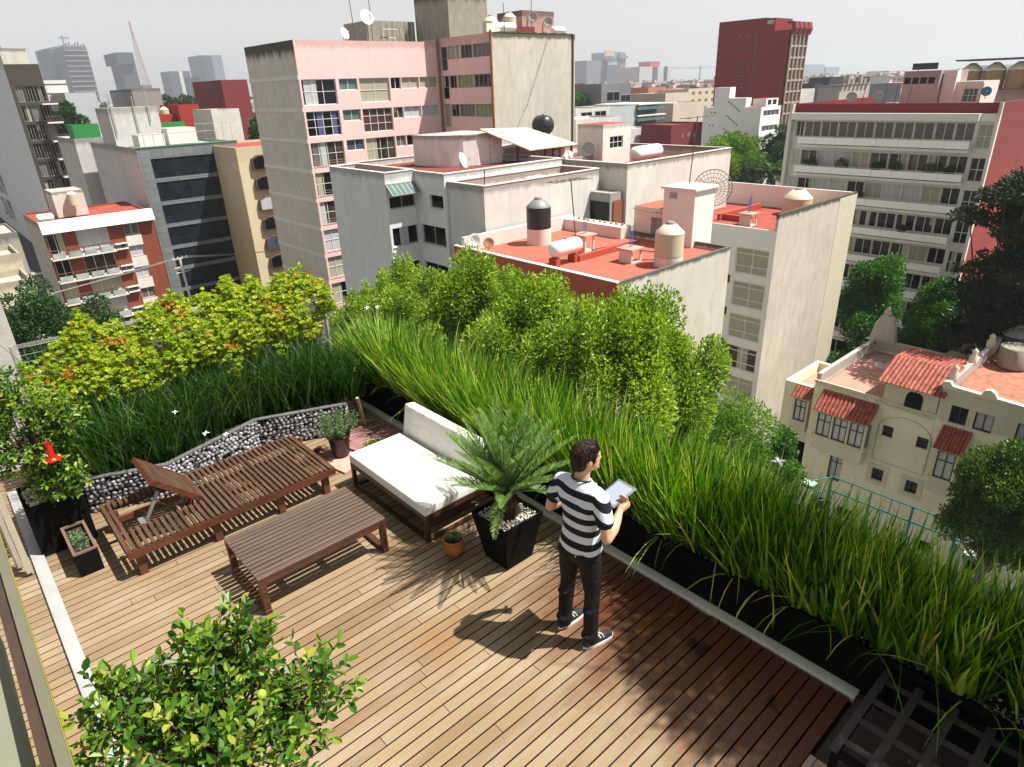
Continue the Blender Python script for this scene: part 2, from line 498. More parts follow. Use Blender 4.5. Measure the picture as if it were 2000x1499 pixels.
# ------------------------------------------------------------------ long black trough with gravel and grass
M_BLACK = plain('black_planter', (.004, .0035, .0035), .8, var=.2, scale=3, bump=.05, spec=.12)
tr = thing('trough_planter', 'long black trough planter along the deck edge, filled with grass and gravel', 'planter', (4.3, 3.7, 0))
m = MB(); x0, x1, y0, y1 = 4.03, 4.68, -1.2, 8.0; t_ = .025; zt = .405
m.box(x0, x0 + t_, y0, y1, .0, zt); m.box(x1 - t_, x1, y0, y1, -.25, zt)
m.box(x0 + t_, x1 - t_, y0, y0 + t_, .0, zt); m.box(x0 + t_, x1 - t_, y1 - t_, y1, .0, zt); m.box(x0 + t_, x1 - t_, y0 + t_, y1 - t_, .02, .05)
m.build('trough', M_BLACK, tr)
M_SOIL = plain('soil', (.03, .02, .013), .95, var=.4, scale=30, bump=.6)
m = MB(); m.box(x0 + t_, x1 - t_, y0 + t_, y1 - t_, .051, .345); m.build('soil', M_SOIL, tr)
M_GRAV = attr_mat('pale_gravel', [(0, (.30, .27, .22)), (.4, (.50, .47, .40)), (.75, (.66, .63, .56)), (1, (.40, .33, .25))], .8)
N = 5200
P = np.stack([NR.uniform(x0 + .035, x1 - .035, N), NR.uniform(-.6, 7.9, N), NR.uniform(.345, .372, N)], 1)
keep = (P[:, 0] < 4.22) | (NR.random(N) < .25)
P = P[keep]; N = len(P)
tag(pebbles('gravel', P, NR.uniform(.006, .015, (N, 1)) * np.array([[1, .85, .6]]), M_GRAV, tr, n=6, m=4), kind='stuff')

M_GRASS = foliage('iris_grass', [(0, (.010, .05, .004)), (.3, (.05, .16, .010)), (.55, (.15, .32, .02)), (.8, (.34, .50, .045)), (.93, (.50, .56, .12)), (1, (.55, .44, .18))], .28, .32, .5)
def clump_grass(name, cl, per, L, mat, label, lean=(.05, .35), droop=(.1, .9), spread=.05, W=(.007, .013), loc=(0, 0, 0), bias=None, dry=.06, fan=0):
    cl = np.asarray(cl, float); n = len(cl)
    P = np.repeat(cl, per, 0); N = len(P)
    A = NR.uniform(0, 2*PI, N)
    rr = spread * np.sqrt(NR.random(N)); X0 = P[:, 0].copy(); Y0 = P[:, 1].copy()
    P[:, 0] += np.cos(A) * rr; P[:, 1] += np.sin(A) * rr
    A = A + NR.normal(size=N) * .5
    ln = NR.uniform(lean[0], lean[1], N) ; dr = NR.uniform(droop[0], droop[1], N) ** 1.3
    if fan:
        vx = np.cos(A)*ln + (X0 - 4.31)*fan; vy = np.sin(A)*ln + np.clip(Y0 - 7.3, 0, 1)*.8; A = np.arctan2(vy, vx); ln = np.hypot(vx, vy)
    if bias is not None:
        vx = np.cos(A) * ln + bias[0]; vy = np.sin(A) * ln + bias[1]
        A = np.arctan2(vy, vx); ln = np.hypot(vx, vy)
    LL = NR.uniform(L[0], L[1], N) * np.repeat(NR.uniform(.85, 1.12, n), per)
    rn = np.clip(np.repeat(NR.normal(.45, .16, n), per) + NR.normal(0, .22, N), 0, .93)
    rn[NR.random(N) < dry] = NR.uniform(.9, 1)
    nearf = np.clip((2.6 - P[:, 1]) / 2.0, 0, 1) if fan else 0
    LL = LL * (1 - .14 * nearf)
    o = blades(name, P, A, LL, NR.uniform(W[0], W[1], N) * (1 + .35 * nearf), mat, ln, dr, loc=loc, rnd=rn)
    return tag(o, label, 'grass', kind='stuff')
cl = [(4.31 + R.uniform(-.22, .22), y, .345) for y in np.arange(-.75, 7.95, .032) for _ in (0, 1, 2)]
cl = [(x, y + R.uniform(-.03, .03), z) for x, y, z in cl]
clump_grass('trough_grass', cl, 13, (.60, .96), M_GRASS, 'dense long bladed green grass growing along the whole black trough planter', lean=(.02, .38), droop=(.0, .4), spread=.04, W=(.013, .025), loc=(4.3, 3.7, .345), fan=1.5)
# long dry blades arching over the deck side
cl = [(4.12 + R.uniform(-.02, .1), y, .36) for y in np.arange(-.4, 7.8, .24)]
clump_grass('arching_grass', cl, 5, (.45, .75), M_GRASS, 'sparse arching pale blades hanging over the deck side of the black trough planter', lean=(.3, .9), droop=(.9, 1.9), spread=.04, W=(.008, .014), loc=(4.1, 3.7, .345), bias=(-.45, 0), dry=.3)

# white iris flowers
M_PETAL = plain('white_petal', (.85, .86, .88), .5, var=.04)
M_STEM = plain('flower_stem', (.06, .14, .02), .6)
def iris(x, y, z, s, label, base):
    t = thing('iris_flower', label, 'flower', base, 'white iris flowers among the grass')
    m = MB(); m.tube([base, ((base[0]+x)/2 + .02, (base[1]+y)/2, (base[2]+z)/2), (x, y, z)], .0035, 5); m.build('stem', M_STEM, t)
    m = MB()
    for k in range(6):
        a = k * PI / 3 + R.uniform(-.2, .2); up = .35 if k % 2 else -.1
        d = Vector((math.cos(a), math.sin(a), up)).normalized(); sd = Vector((-math.sin(a), math.cos(a), 0))
        c = Vector((x, y, z))
        m.poly([c, c + d*s*.45 + sd*s*.26, c + d*s*.85 + sd*s*.2, c + d*s + Vector((0, 0, -.25*s)), c + d*s*.85 - sd*s*.2, c + d*s*.45 - sd*s*.26])
    m.build('petals', M_PETAL, t)

# ------------------------------------------------------------------ furniture
def wood(name, c, ax=(1, 14, 14), rough=.45):
    t = NT(name); g = t.noise(t.pos(ax), 2.5, 7, .65, .4)
    col = t.ramp(g, [(.3, mul(c, .5)), (.5, c), (.72, mul(c, 1.55))])
    a = t.new('ShaderNodeAttribute'); a.attribute_name = 'rnd'
    t.col(t.mix(t.math('MULTIPLY', a.outputs['Fac'], .4), col, mul(c, 1.7)))
    t.bump(g, .2, .003); return t.set(rough, 0, .4)
M_TBL = wood('dark_hardwood', (.07, .028, .016))
M_TBLTOP = wood('weathered_slats', (.10, .068, .05), (1, 40, 40))
M_LNG = wood('lounger_wood', (.085, .050, .032), (14, 1, 14))
M_LNGX = wood('lounger_rail_wood', (.095, .032, .016))

# slatted low table: long boards along x
tb = thing('slatted_table', 'low dark wooden table with long slats, in the middle of the deck', 'table', (1.86, 5.07, 0))
ty0, ty1, tx0, tx1, tz = 4.68, 5.44, 1.24, 2.47, .385
n = 13; pw = (ty1 - ty0) / n
for k in range(n):
    m = MB(); wid = pw * (.64 if 0 < k < n-1 else .9)
    yc = ty0 + pw * (k + .5); m.box(tx0, tx1, yc - wid/2, yc + wid/2, tz - .022, tz + R.uniform(-.001, .001)); m.build('slat', M_TBLTOP, tb, bevel=.002, seg=1)
m = MB(); m.box(tx0, tx1, ty0, ty0 + .035, tz - .085, tz - .0235); m.box(tx0, tx1, ty1 - .035, ty1, tz - .085, tz - .0235)
for xx in (tx0 + .40, tx0 + .80): m.box(xx - .03, xx + .03, ty0 + .036, ty1 - .036, tz - .06, tz - .0235)
m.build('apron', M_TBL, tb)
for xx in (tx0, tx1 - .06):
    for yy in (ty0, ty1 - .05):
        m = MB(); m.box(xx + .001, xx + .059, yy + .001, yy + .049, .045, tz - .0865); m.build('leg', M_TBL, tb, bevel=.003, seg=1)
    m = MB(); m.box(xx, xx + .06, ty0, ty1, .0015, .044); m.build('foot_rail', M_TBL, tb, bevel=.003, seg=1)

# sun lounger with raised backrest, slats across (along y)
lg = thing('sun_lounger', 'long slatted wooden lounger with its small backrest raised, beside the pebble planter', 'lounger', (1.6, 6.45, 0))
lx0, lx1, ly0, ly1, lz = .55, 2.63, 5.96, 7.0, .33
m = MB()
for yy in (ly0, ly1 - .045): m.box(lx0, lx1, yy, yy + .045, lz - .10, lz - .0235)
m.box(lx0, lx0 + .045, ly0 + .046, ly1 - .046, lz - .10, lz - .0235); m.box(lx1 - .045, lx1, ly0 + .046, ly1 - .046, lz - .10, lz - .0235)
for yy in (ly0 + .33, ly1 - .36): m.box(lx0 + .046, lx1 - .046, yy, yy + .035, lz - .075, lz - .0235)
m.build('frame', M_LNGX, lg)
for xx in (lx0 + .06, lx0 + .76, lx0 + 1.42, lx1 - .14):
    for yy in (ly0 + .05, ly1 - .11):
        m = MB(); m.box(xx, xx + .07, yy, yy + .06, .0015, lz - .101); m.build('leg', M_LNGX, lg)
def slat(x, ya, yb, z=0):
    m = MB(); m.box(x, x + .031, ya, yb, lz - .022, lz + R.uniform(-.001, .001)); m.build('slat', M_LNG, lg)
for k, xx in enumerate((lx0, lx0 + .052)): slat(xx, ly0 + .005, ly1 - .005)
xs = np.arange(lx0 + .107, lx1 - .03, .0545)
bx0, bx1 = lx0 + .10, lx0 + .78          # opening under the backrest
for x in xs:
    if x < bx1:
        slat(x, ly0 + .002, ly0 + .375)
        if x > bx1 - .0: pass
    else:
        slat(x, ly0 + .002, ly0 + .365); slat(x, ly0 + .372, ly1 - .33); slat(x, ly1 - .323, ly1 - .002)
for x in xs:
    if x < bx1: slat(x, ly1 - .13, ly1 - .002)
# backrest
hx, hz = 1.345, .335; ang = rad(136); Lb = .56; yb0, yb1 = 6.35, 6.93
d = Vector((math.cos(ang), 0, math.sin(ang))); nn = Vector((math.sin(ang), 0, -math.cos(ang)))
rz_ = Matrix((d, Vector((0, 1, 0)), d.cross(Vector((0, 1, 0))))).transposed()
br = MB()
for yy in (yb0 + .018, yb1 - .018):
    c = Vector((hx, yy, hz)) + d * Lb / 2; br.obox(c, (Lb, .036, .055), rz_)
for s_ in (.03, Lb - .03):
    c = Vector((hx, (yb0 + yb1) / 2, hz)) + d * s_; br.obox(c, (.04, yb1 - yb0 - .075, .05), rz_)
bo = br.build('backrest', M_LNGX, lg)
for k in range(10):
    yy = yb0 + .055 + k * (yb1 - yb0 - .11) / 9
    m = MB(); c = Vector((hx, yy, hz)) + d * Lb / 2 + rz_ @ Vector((0, 0, -.012)); m.obox(c, (Lb - .085, .04, .02), rz_); m.build('backrest_slat', M_LNG, bo)
m = MB(); m.bar((.84, 6.42, lz - .03), (1.0, 6.42, .56), .02, .03); m.bar((.80, 6.36, lz - .03), (.80, 6.50, lz - .03), .05, .012); m.build('strut', plain('zinc', (.35, .35, .33), .4, .6), lg)

# sofa / day bed
sf = thing('outdoor_sofa', 'white cushioned outdoor sofa on a low dark frame in front of the grass', 'sofa', (3.2, 5.2, 0))
M_CUSH = NT('white_canvas'); M_CUSH.col(M_CUSH.ramp(M_CUSH.noise(M_CUSH.pos(), 2.2, 6, .6), [(.3, (.64, .62, .57)), (.6, (.73, .72, .68))])); M_CUSH.bump(M_CUSH.noise(M_CUSH.pos((1, .55, 1)), 4.5, 4, .55, 1.3), .8, .022); M_CUSH = M_CUSH.set(.85, 0, .2)
sx0, sx1, sy0, sy1 = 2.80, 3.80, 4.50, 5.95
m = MB(); m.box(sx0, 3.49, sy0, sy1, .305, .42); o_seat = m.build('seat_cushion', M_CUSH, sf, bevel=.03, seg=4)
m = MB(); m.extr([(3.50, .305), (3.66, .305), (3.72, .735), (3.585, .755)], 'y', sy0 + .01, sy1 + .01); m.build('back_cushion', M_CUSH, sf, bevel=.03, seg=3)
m = MB()
for z, d_ in ((.312, .0), (.413, .0)):
    for a, b in (((sx0+.012, sy0+.012), (3.478, sy0+.012)), ((sx0+.012, sy0+.012), (sx0+.012, sy1-.012)), ((sx0+.012, sy1-.012), (3.478, sy1-.012))):
        m.tube([(a[0]-.006*(z<.4), a[1], z), (b[0], b[1], z)], .0045, 6)
m.build('piping', M_CUSH, o_seat)
M_FR = plain('sofa_frame', (.045, .018, .012), .4, var=.3, scale=5)
m = MB()
m.box(sx0 + .005, sx0 + .045, sy0 + .005, sy1 - .005, .255, .30); m.box(3.76, 3.80, sy0 + .005, sy1 - .005, .255, .30)
m.box(sx0 + .046, 3.759, sy0 + .005, sy0 + .05, .255, .30); m.box(sx0 + .046, 3.759, sy1 - .05, sy1 - .005, .255, .30)
for k in range(7): m.box(sx0 + .046, 3.759, sy0 + .15 + k*.17, sy0 + .21 + k*.17, .27, .30)
m.build('frame', M_FR, sf)
for xx in (sx0 + .005, 3.76):
    for yy in (sy0 + .005, sy1 - .045):
        m = MB(); m.box(xx, xx + .04, yy, yy + .04, .036, .254); m.build('leg', M_FR, sf)
    m = MB(); m.box(xx, xx + .04, sy0 + .005, sy1 - .005, .0015, .035); m.build('foot_rail', M_FR, sf)
for yy in (sy0 + .005, sy1 - .045):
    m = MB(); m.box(sx0 + .046, 3.759, yy, yy + .04, .002, .034); m.build('cross_rail', M_FR, sf)

# ------------------------------------------------------------------ palm (cycad) in a tapering black pot
pp = thing('square_planter', 'tall tapering square black planter topped with gravel, holding the palm', 'planter', (3.24, 3.82, 0))
def frustum(m, cx, cy, a0, a1, z0, z1, th=.02, rot=0):
    c, s = math.cos(rot), math.sin(rot)
    q = lambda a, z: [(cx + (x*c - y*s)*a, cy + (x*s + y*c)*a, z) for x, y in ((-1,-1),(1,-1),(1,1),(-1,1))]
    vs = q(a0, z0) + q(a1, z1) + q(a1 - th, z1) + q(a1 - th, z1 - .06)
    fs = [(0, 3, 2, 1)]
    for k in range(3): fs += [(k*4 + i, k*4 + (i+1) % 4, (k+1)*4 + (i+1) % 4, (k+1)*4 + i) for i in range(4)]
    fs.append((12, 13, 14, 15)); m.add(vs, fs)
m = MB(); frustum(m, 3.245, 3.82, .155, .235, 0.0015, .50); m.build('pot', M_BLACK, pp)
N = 900
P = np.stack([NR.uniform(3.245 - .205, 3.245 + .205, N), NR.uniform(3.82 - .205, 3.82 + .205, N), NR.uniform(.445, .475, N)], 1)
tag(pebbles('gravel', P, NR.uniform(.008, .016, (N, 1)) * np.array([[1, .85, .6]]), M_GRAV, pp, n=6, m=4), kind='stuff')
def fronds(name, c, spec, mat, parent, leaf=.15, w=.009, dens=.011):
    """pinnate fronds: spec list (az, elev, length, droop)"""
    for az, el, L, dr in spec:
        n = int(L / dens); ss = np.linspace(0, 1, n)
        th = el - dr * ss ** 1.5
        dx = np.cumsum(np.cos(th)) * L / n; dz = np.cumsum(np.sin(th)) * L / n
        a = np.array([math.cos(az), math.sin(az), 0]); sd = np.array([-math.sin(az), math.cos(az), 0])
        C = np.array(c) + dx[:, None] * a + dz[:, None] * np.array([0, 0, 1.])
        T = np.cos(th)[:, None] * a + np.sin(th)[:, None] * np.array([0, 0, 1.])
        Nn = -np.sin(th)[:, None] * a + np.cos(th)[:, None] * np.array([0, 0, 1.])
        k = ss > .12
        prof = np.sin(np.clip((ss - .05) / .95, 0, 1) ** .6 * PI * .93 + .12) ** .8
        P = []; D = []; LL = []
        for s_ in (-1, 1):
            d = s_ * sd * .62 + T * .74 + Nn * .48 + NR.normal(size=(n, 3)) * .04
            P.append(C[k]); D.append(d[k]); LL.append((leaf * prof)[k] * NR.uniform(.9, 1.05, k.sum()))
        P = np.concatenate(P); D = unit(np.concatenate(D)); LL = np.concatenate(LL)
        u = np.tile(Nn[k], (2, 1))
        o = leaves('frond', P, D, LL, w, mat, parent, rnd=NR.normal(.5, .18, len(P)), fold=.3, curl=.08, up=u)
        m = MB(); m.tube([tuple(x) for x in C[::max(1, n//7)]], [.006 * (1 - .8*i/8) for i in range(len(C[::max(1, n//7)]))], 5); m.build('rib', M_STEM, o)
M_PALM = foliage('cycad_leaf', [(0, (.06, .14, .03)), (.45, (.17, .30, .08)), (.8, (.36, .48, .18)), (1, (.60, .62, .36))], .3, .28, .6)
cy = thing('cycad_palm', 'feathery green palm with a stout trunk in the tapering black planter', 'palm', (3.245, 3.82, .46))
def trunk_scales():
    m = MB(); m.lathe((3.245, 3.82, .44), [(.085, 0), (.10, .06), (.105, .14), (.085, .22), (.03, .26)], 14)
    for k in range(190):
        a = k * 2.399; z = .45 + .22 * k / 190; r = .095 if z < .6 else .08
        c = Vector((3.245 + math.cos(a)*r, 3.82 + math.sin(a)*r, z)); d = Vector((math.cos(a), math.sin(a), .9)).normalized()
        s_ = Vector((-math.sin(a), math.cos(a), 0))
        m.add([c - s_*.013, c + s_*.013, c + s_*.009 + d*.034, c - s_*.009 + d*.034, c - d*.01 + Vector((0, 0, -.012))], [(0, 1, 2, 3), (0, 4, 1)])
    m.build('trunk', plain('cycad_bark', (.055, .030, .018), .9, var=.6, scale=40), cy)
trunk_scales()
spec = []
for k in range(17): spec.append((k * 2*PI/17 + R.uniform(-.14, .14), rad(R.uniform(30, 46)), R.uniform(.74, .88), R.uniform(.1, .32)))
for k in range(15): spec.append((k * 2*PI/15 + R.uniform(-.2, .2), rad(R.uniform(48, 62)), R.uniform(.78, .95), R.uniform(.05, .25)))
for k in range(16): spec.append((k * 2*PI/11 + R.uniform(-.2, .2), rad(R.uniform(62, 82)), R.uniform(.72, .9), R.uniform(.0, .12)))
for k in range(2): spec.append((rad((215, 330)[k]), rad(8), .5, 1.1))
fronds('frond', (3.245, 3.82, .68), spec, M_PALM, cy, leaf=.13, w=.0058, dens=.0095)
spec = None

# ------------------------------------------------------------------ small pots
M_TERRA = NT('glazed_terracotta'); _p = M_TERRA.pos(); M_TERRA.col(M_TERRA.ramp(M_TERRA.noise(_p, 9, 4), [(.3, (.28, .085, .022)), (.7, (.42, .15, .035))])); M_TERRA = M_TERRA.set(.22, 0, .6)
bp = thing('terracotta_pot', 'small round glazed terracotta pot with a succulent in front of the square planter', 'pot', (2.89, 4.2, 0))
m = MB(); m.lathe((2.89, 4.2, .0015), [(.055, 0), (.085, .03), (.105, .09), (.102, .14), (.096, .168), (.102, .176), (.102, .186), (.09, .186), (.088, .15), (.01, .145)], 28); m.build('pot', M_TERRA, bp)
m = MB(); m.lathe((2.89, 4.2, .15), [(.087, 0), (.05, .008), (.0, .01)], 16); m.build('soil', M_SOIL, bp)
M_SUCC = foliage('succulent_leaf', [(0, (.05, .12, .045)), (.6, (.13, .24, .10)), (.9, (.2, .3, .14)), (1, (.3, .16, .08))], .12, .35)
su = thing('succulent', 'small rosette succulent with rounded leaves in the terracotta pot', 'plant', (2.89, 4.2, .16))
P = []; D = []; 
for c in ((2.87, 4.2, .165), (2.91, 4.23, .165), (2.90, 4.165, .165), (2.86, 4.24, .16), (2.93, 4.19, .17)):
    for k in range(13):
        a = k * 2.4; P.append((c[0], c[1], c[2] + .003*k)); e = .25 + .08*k; D.append((math.cos(a)*math.cos(e), math.sin(a)*math.cos(e), math.sin(e)))
leaves('rosette', P, D, .042, .026, M_SUCC, su, fold=.15, curl=-.1)

bk = thing('herb_pot', 'round dark brown pot of grey green herbs on a paving tile by the lounger', 'pot', (3.03, 6.62, 0))
m = MB(); m.lathe((3.03, 6.62, .03), [(.085, 0), (.10, .02), (.128, .25), (.137, .255), (.137, .285), (.122, .285), (.118, .24), (.01, .24)], 28); m.build('pot', plain('brown_pot', (.028, .013, .012), .38, var=.2), bk)
m = MB(); m.lathe((3.03, 6.62, .25), [(.117, 0), (.06, .012), (0, .014)], 16); m.build('soil', M_SOIL, bk)
M_HERB = foliage('rosemary_leaf', [(0, (.04, .09, .03)), (.5, (.10, .18, .06)), (1, (.22, .30, .12))], .25)
hb = thing('herb_plant', 'bushy grey green herb with upright sprigs in the dark brown pot', 'plant', (3.03, 6.62, .26))
P = []; D = []; stem = MB()
for k in range(120):
    a = R.uniform(0, 2*PI); r = .11 * math.sqrt(R.random()); b = Vector((3.03 + r*math.cos(a), 6.62 + r*math.sin(a), .26))
    d = Vector((math.cos(a) * R.uniform(.1, 1.0), math.sin(a) * R.uniform(.1, 1.0), 1)).normalized(); L = R.uniform(.18, .36)
    stem.tube([b, b + d * L], .0016, 4)
    for q in range(34):
        s_ = q / 34; aa = q * 2.4; P.append(b + d * (L * (.15 + .85*s_))); D.append((math.cos(aa), math.sin(aa), .8))
leaves('leaves', P, D, NR.uniform(.024, .040, len(P)), .007, M_HERB, hb)
stem.build('stems', M_STEM, hb)

# low shrub on the pink tiles and the tiles themselves
M_TILE = plain('rose_tile', (.30, .15, .14), .8, var=.25, scale=14)
M_PTILE = plain('salmon_tile', (.52, .30, .24), .8, var=.12, scale=14)
def tile(cx, cy, w, h, rz, mat, label, z=.0015, th=.027):
    m = MB(); M = Matrix.Rotation(rz, 3, 'Z'); m.obox((cx, cy, z + th/2), (w, h, th), M)
    o = m.build('paving_tile', mat, loc=(cx, cy, z), bevel=.003, seg=1); tag(o, label, 'tile', 'loose tiles in the deck corner')
tile(2.99, 6.46, .36, .40, rad(12), M_PTILE, 'salmon tile under the dark brown herb pot')
tile(3.37, 6.62, .34, .46, rad(8), M_TILE, 'rose stone tile right of the herb pot')
tile(3.44, 7.02, .34, .33, rad(8), M_TILE, 'rose stone tile beyond the low yellow green shrub')
tile(3.73, 6.55, .33, .55, rad(8), M_TILE, 'rose stone tile beside the end of the white sofa')
m = MB(); m.obox((2.86, 6.93, .035), (.16, .05, .045), Matrix.Rotation(.5, 3, 'Z')); o = m.build('wood_block', M_TBL, loc=(2.86, 6.93, 0)); tag(o, 'short block of dark wood lying behind the herb pot', 'block')
m = MB(); m.tube([(3.66, 7.12, .002), (3.53, 6.99, .50)], .022, 12); o = m.build('post', plain('bamboo', (.36, .27, .15), .6), loc=(3.66, 7.12, 0)); tag(o, 'leaning pale bamboo post near the far deck corner', 'post')
M_SHRUB = foliage('shrub_leaf', [(0, (.03, .09, .01)), (.5, (.12, .22, .02)), (1, (.42, .42, .04))], .35)
sh = thing('low_shrub', 'low yellow green shrub on the rose tiles beside the sofa', 'shrub', (3.33, 6.35, .03))
def bush(name, c, rad3, n, L, W, mat, parent, hollow=.35, up=.3, rn=(.5, .2)):
    c = np.array(c, float); rad3 = np.array(rad3, float)
    v = unit(NR.normal(size=(n, 3))); r = (hollow + (1 - hollow) * NR.random((n, 1)) ** .6)
    P = c + v * r * rad3
    D = unit(v + np.array([0, 0, up]) + NR.normal(size=(n, 3)) * .6)
    return leaves(name, P, D, NR.uniform(L*.7, L*1.2, n), NR.uniform(W*.8, W*1.15, n), mat, parent, rnd=NR.normal(rn[0], rn[1], n))
bush('leaves', (3.35, 6.36, .09), (.19, .16, .08), 420, .035, .024, M_SHRUB, sh)
stm = MB()
for k in range(9):
    a = k*.7; stm.tube([(3.34, 6.36, .03), (3.34 + .13*math.cos(a), 6.36 + .11*math.sin(a), .11)], .003, 5)
stm.build('stems', M_STEM, sh)
# ------------------------------------------------------------------ pebble filled planter wall with tall dark grass behind
gb = thing('gabion_planter', 'angled planter wall filled with grey pebbles under a flat metal rim', 'planter', (2.0, 7.5, 0))
GP = [(3.42, 7.11), (2.41, 7.52), (1.27, 7.18), (.50, 7.50)]
def seg_frames():
    for (ax, ay), (bx, by) in zip(GP[:-1], GP[1:]):
        d = Vector((bx-ax, by-ay, 0)); L = d.length; d /= L
        n = Vector((-d.y, d.x, 0))
        if n.y > 0: n = -n
        yield Vector((ax, ay, 0)), d, n, L
P = []; S = []
for o_, d, n, L in seg_frames():
    z = .024
    while z < .40:
        s = R.uniform(0, .04)
        while s < L - .01:
            c = o_ + d * s + Vector((0, 0, z + R.uniform(-.012, .012))) + n * R.uniform(-.012, .004)
            if R.random() < .95: P.append(tuple(c)); S.append((R.uniform(.022, .035), R.uniform(.018, .028), R.uniform(.018, .026)))
            s += R.uniform(.045, .062)
        z += .045
M_PEB = attr_mat('river_pebbles', [(0, (.14, .14, .15)), (.3, (.22, .22, .24)), (.7, (.32, .32, .35)), (1, (.42, .41, .42))], .55, .5, .15)
tag(pebbles('pebble_fill', P, S, M_PEB, gb), kind='stuff')
m = MB()
for o_, d, n, L in seg_frames():
    c = o_ + d * L/2 - n * .05; m.obox((c.x, c.y, .20), (L, .05, .36), Matrix((d, -n, Vector((0, 0, 1)))).transposed())
m.build('backing', M_DARK, gb)
M_ZINC = plain('zinc_rim', (.40, .42, .42), .35, .7, var=.2, scale=8)
i = 0
for o_, d, n, L in seg_frames():
    m = MB(); c = o_ + d * L/2 - n * .012; m.obox((c.x, c.y, .413 + .001*i), (L + .02, .06, .012), Matrix((d, -n, Vector((0, 0, 1)))).transposed()); m.build('rim', M_ZINC, gb); i += 1
m = MB()
for o_, d, n, L in seg_frames():
    for k in range(int(L/.05)+1):
        c = o_ + d*(k*.05) + n*.026; m.tube([c + Vector((0, 0, .02)), c + Vector((0, 0, .405))], .0011, 3, cap=False)
    for z in (.06, .13, .20, .27, .34): m.tube([o_ + n*.027 + Vector((0, 0, z)), o_ + n*.027 + d*L + Vector((0, 0, z))], .0011, 3, cap=False)
m.build('wire_cage', M_ZINC, gb)
m = MB(); m.prism([(3.42, 7.17), (2.41, 7.58), (1.27, 7.24), (.50, 7.56), (.5, 8.5), (3.6, 8.5)], .001, .33); m.build('soil', M_SOIL, gb)
M_GRASSD = foliage('dark_iris_grass', [(0, (.008, .03, .006)), (.45, (.02, .07, .012)), (.8, (.05, .13, .02)), (.95, (.14, .19, .04)), (1, (.34, .30, .12))], .3, .4)
cl = []
for k in range(330):
    x = R.uniform(.5, 3.75)
    yl = np.interp(x, [.5, 1.27, 2.41, 3.75], [7.62, 7.36, 7.70, 7.25]); y = R.uniform(yl, 8.5)
    cl.append((x, y, .33))
clump_grass('planter_grass', cl, 26, (.5, .92), M_GRASSD, 'tall dark green grass clumps behind the pebble filled planter wall', lean=(.02, .5), droop=(.05, 1.1), spread=.06, W=(.008, .017), loc=(2, 8, .33))
for x, y, z, bx, by, s in ((1.72, 7.1, .66, 1.75, 7.5, .04), (1.55, 7.45, .86, 1.6, 7.7, .035), (1.95, 7.2, .52, 1.9, 7.6, .035)):
    iris(x, y, z, s, 'white iris flower above the dark grass behind the lounger', (bx, by, .33))
for x, y, z, s in ((4.35, 1.9, 1.37, .055), (4.25, 7.75, 1.36, .045), (4.5, 7.9, 1.28, .04)):
    iris(x, y, z, s, 'white iris flower among the tall bright grass of the black trough', (4.36, y + .1, .38))

# wire mesh fence along the far edge of the terrace
M_WIRE = plain('galvanised_wire', (.50, .50, .48), .4, .5, bump=0)
fe = thing('mesh_fence', 'galvanised wire mesh fence half hidden by the yellow green vine', 'fence', (2.2, 8.62, 0))
m = MB()
yf = 8.62
for k in range(46): 
    x = .42 + k*.08; m.tube([(x, yf, .1), (x, yf, 1.62)], .0022, 3, cap=False)
for k in range(19): m.tube([(.42, yf + .003, .12 + .083*k), (4.02, yf + .003, .12 + .083*k)], .0022, 3, cap=False)
for k in range(10):
    z = 1.60 + .02 * math.sin(k); m.tube([(.42, yf, z + .04), (2.0, yf - .2, z + .08), (4.0, yf, z)], .002, 3, cap=False)
m.build('wire_mesh', M_WIRE, fe)
for x in (.40, 4.04): 
    m = MB(); m.tube([(x, yf, 0), (x, yf, 1.66)], .024, 10); m.build('post', M_WIRE, fe)
m = MB(); m.box(.45, 4.0, yf - .02, yf + .02, 1.30, 1.325); m.build('rail', plain('white_rail', (.75, .75, .72), .5), fe)
m = MB(); m.box(.45, 4.0, yf - .02, yf + .02, .70, .725); m.build('rail', M_ZINC, fe)
M_CONC = plaster('pale_wall', (.50, .48, .45), 2.9, .4)
m = MB(); m.box(-.9, .49, 9.32, 9.5, -6, 2.02); o = m.build('boundary_wall', M_CONC, loc=(-.2, 9.4, -6)); tag(o, 'pale grey rendered wall standing past the far left end of the mesh fence', 'wall')

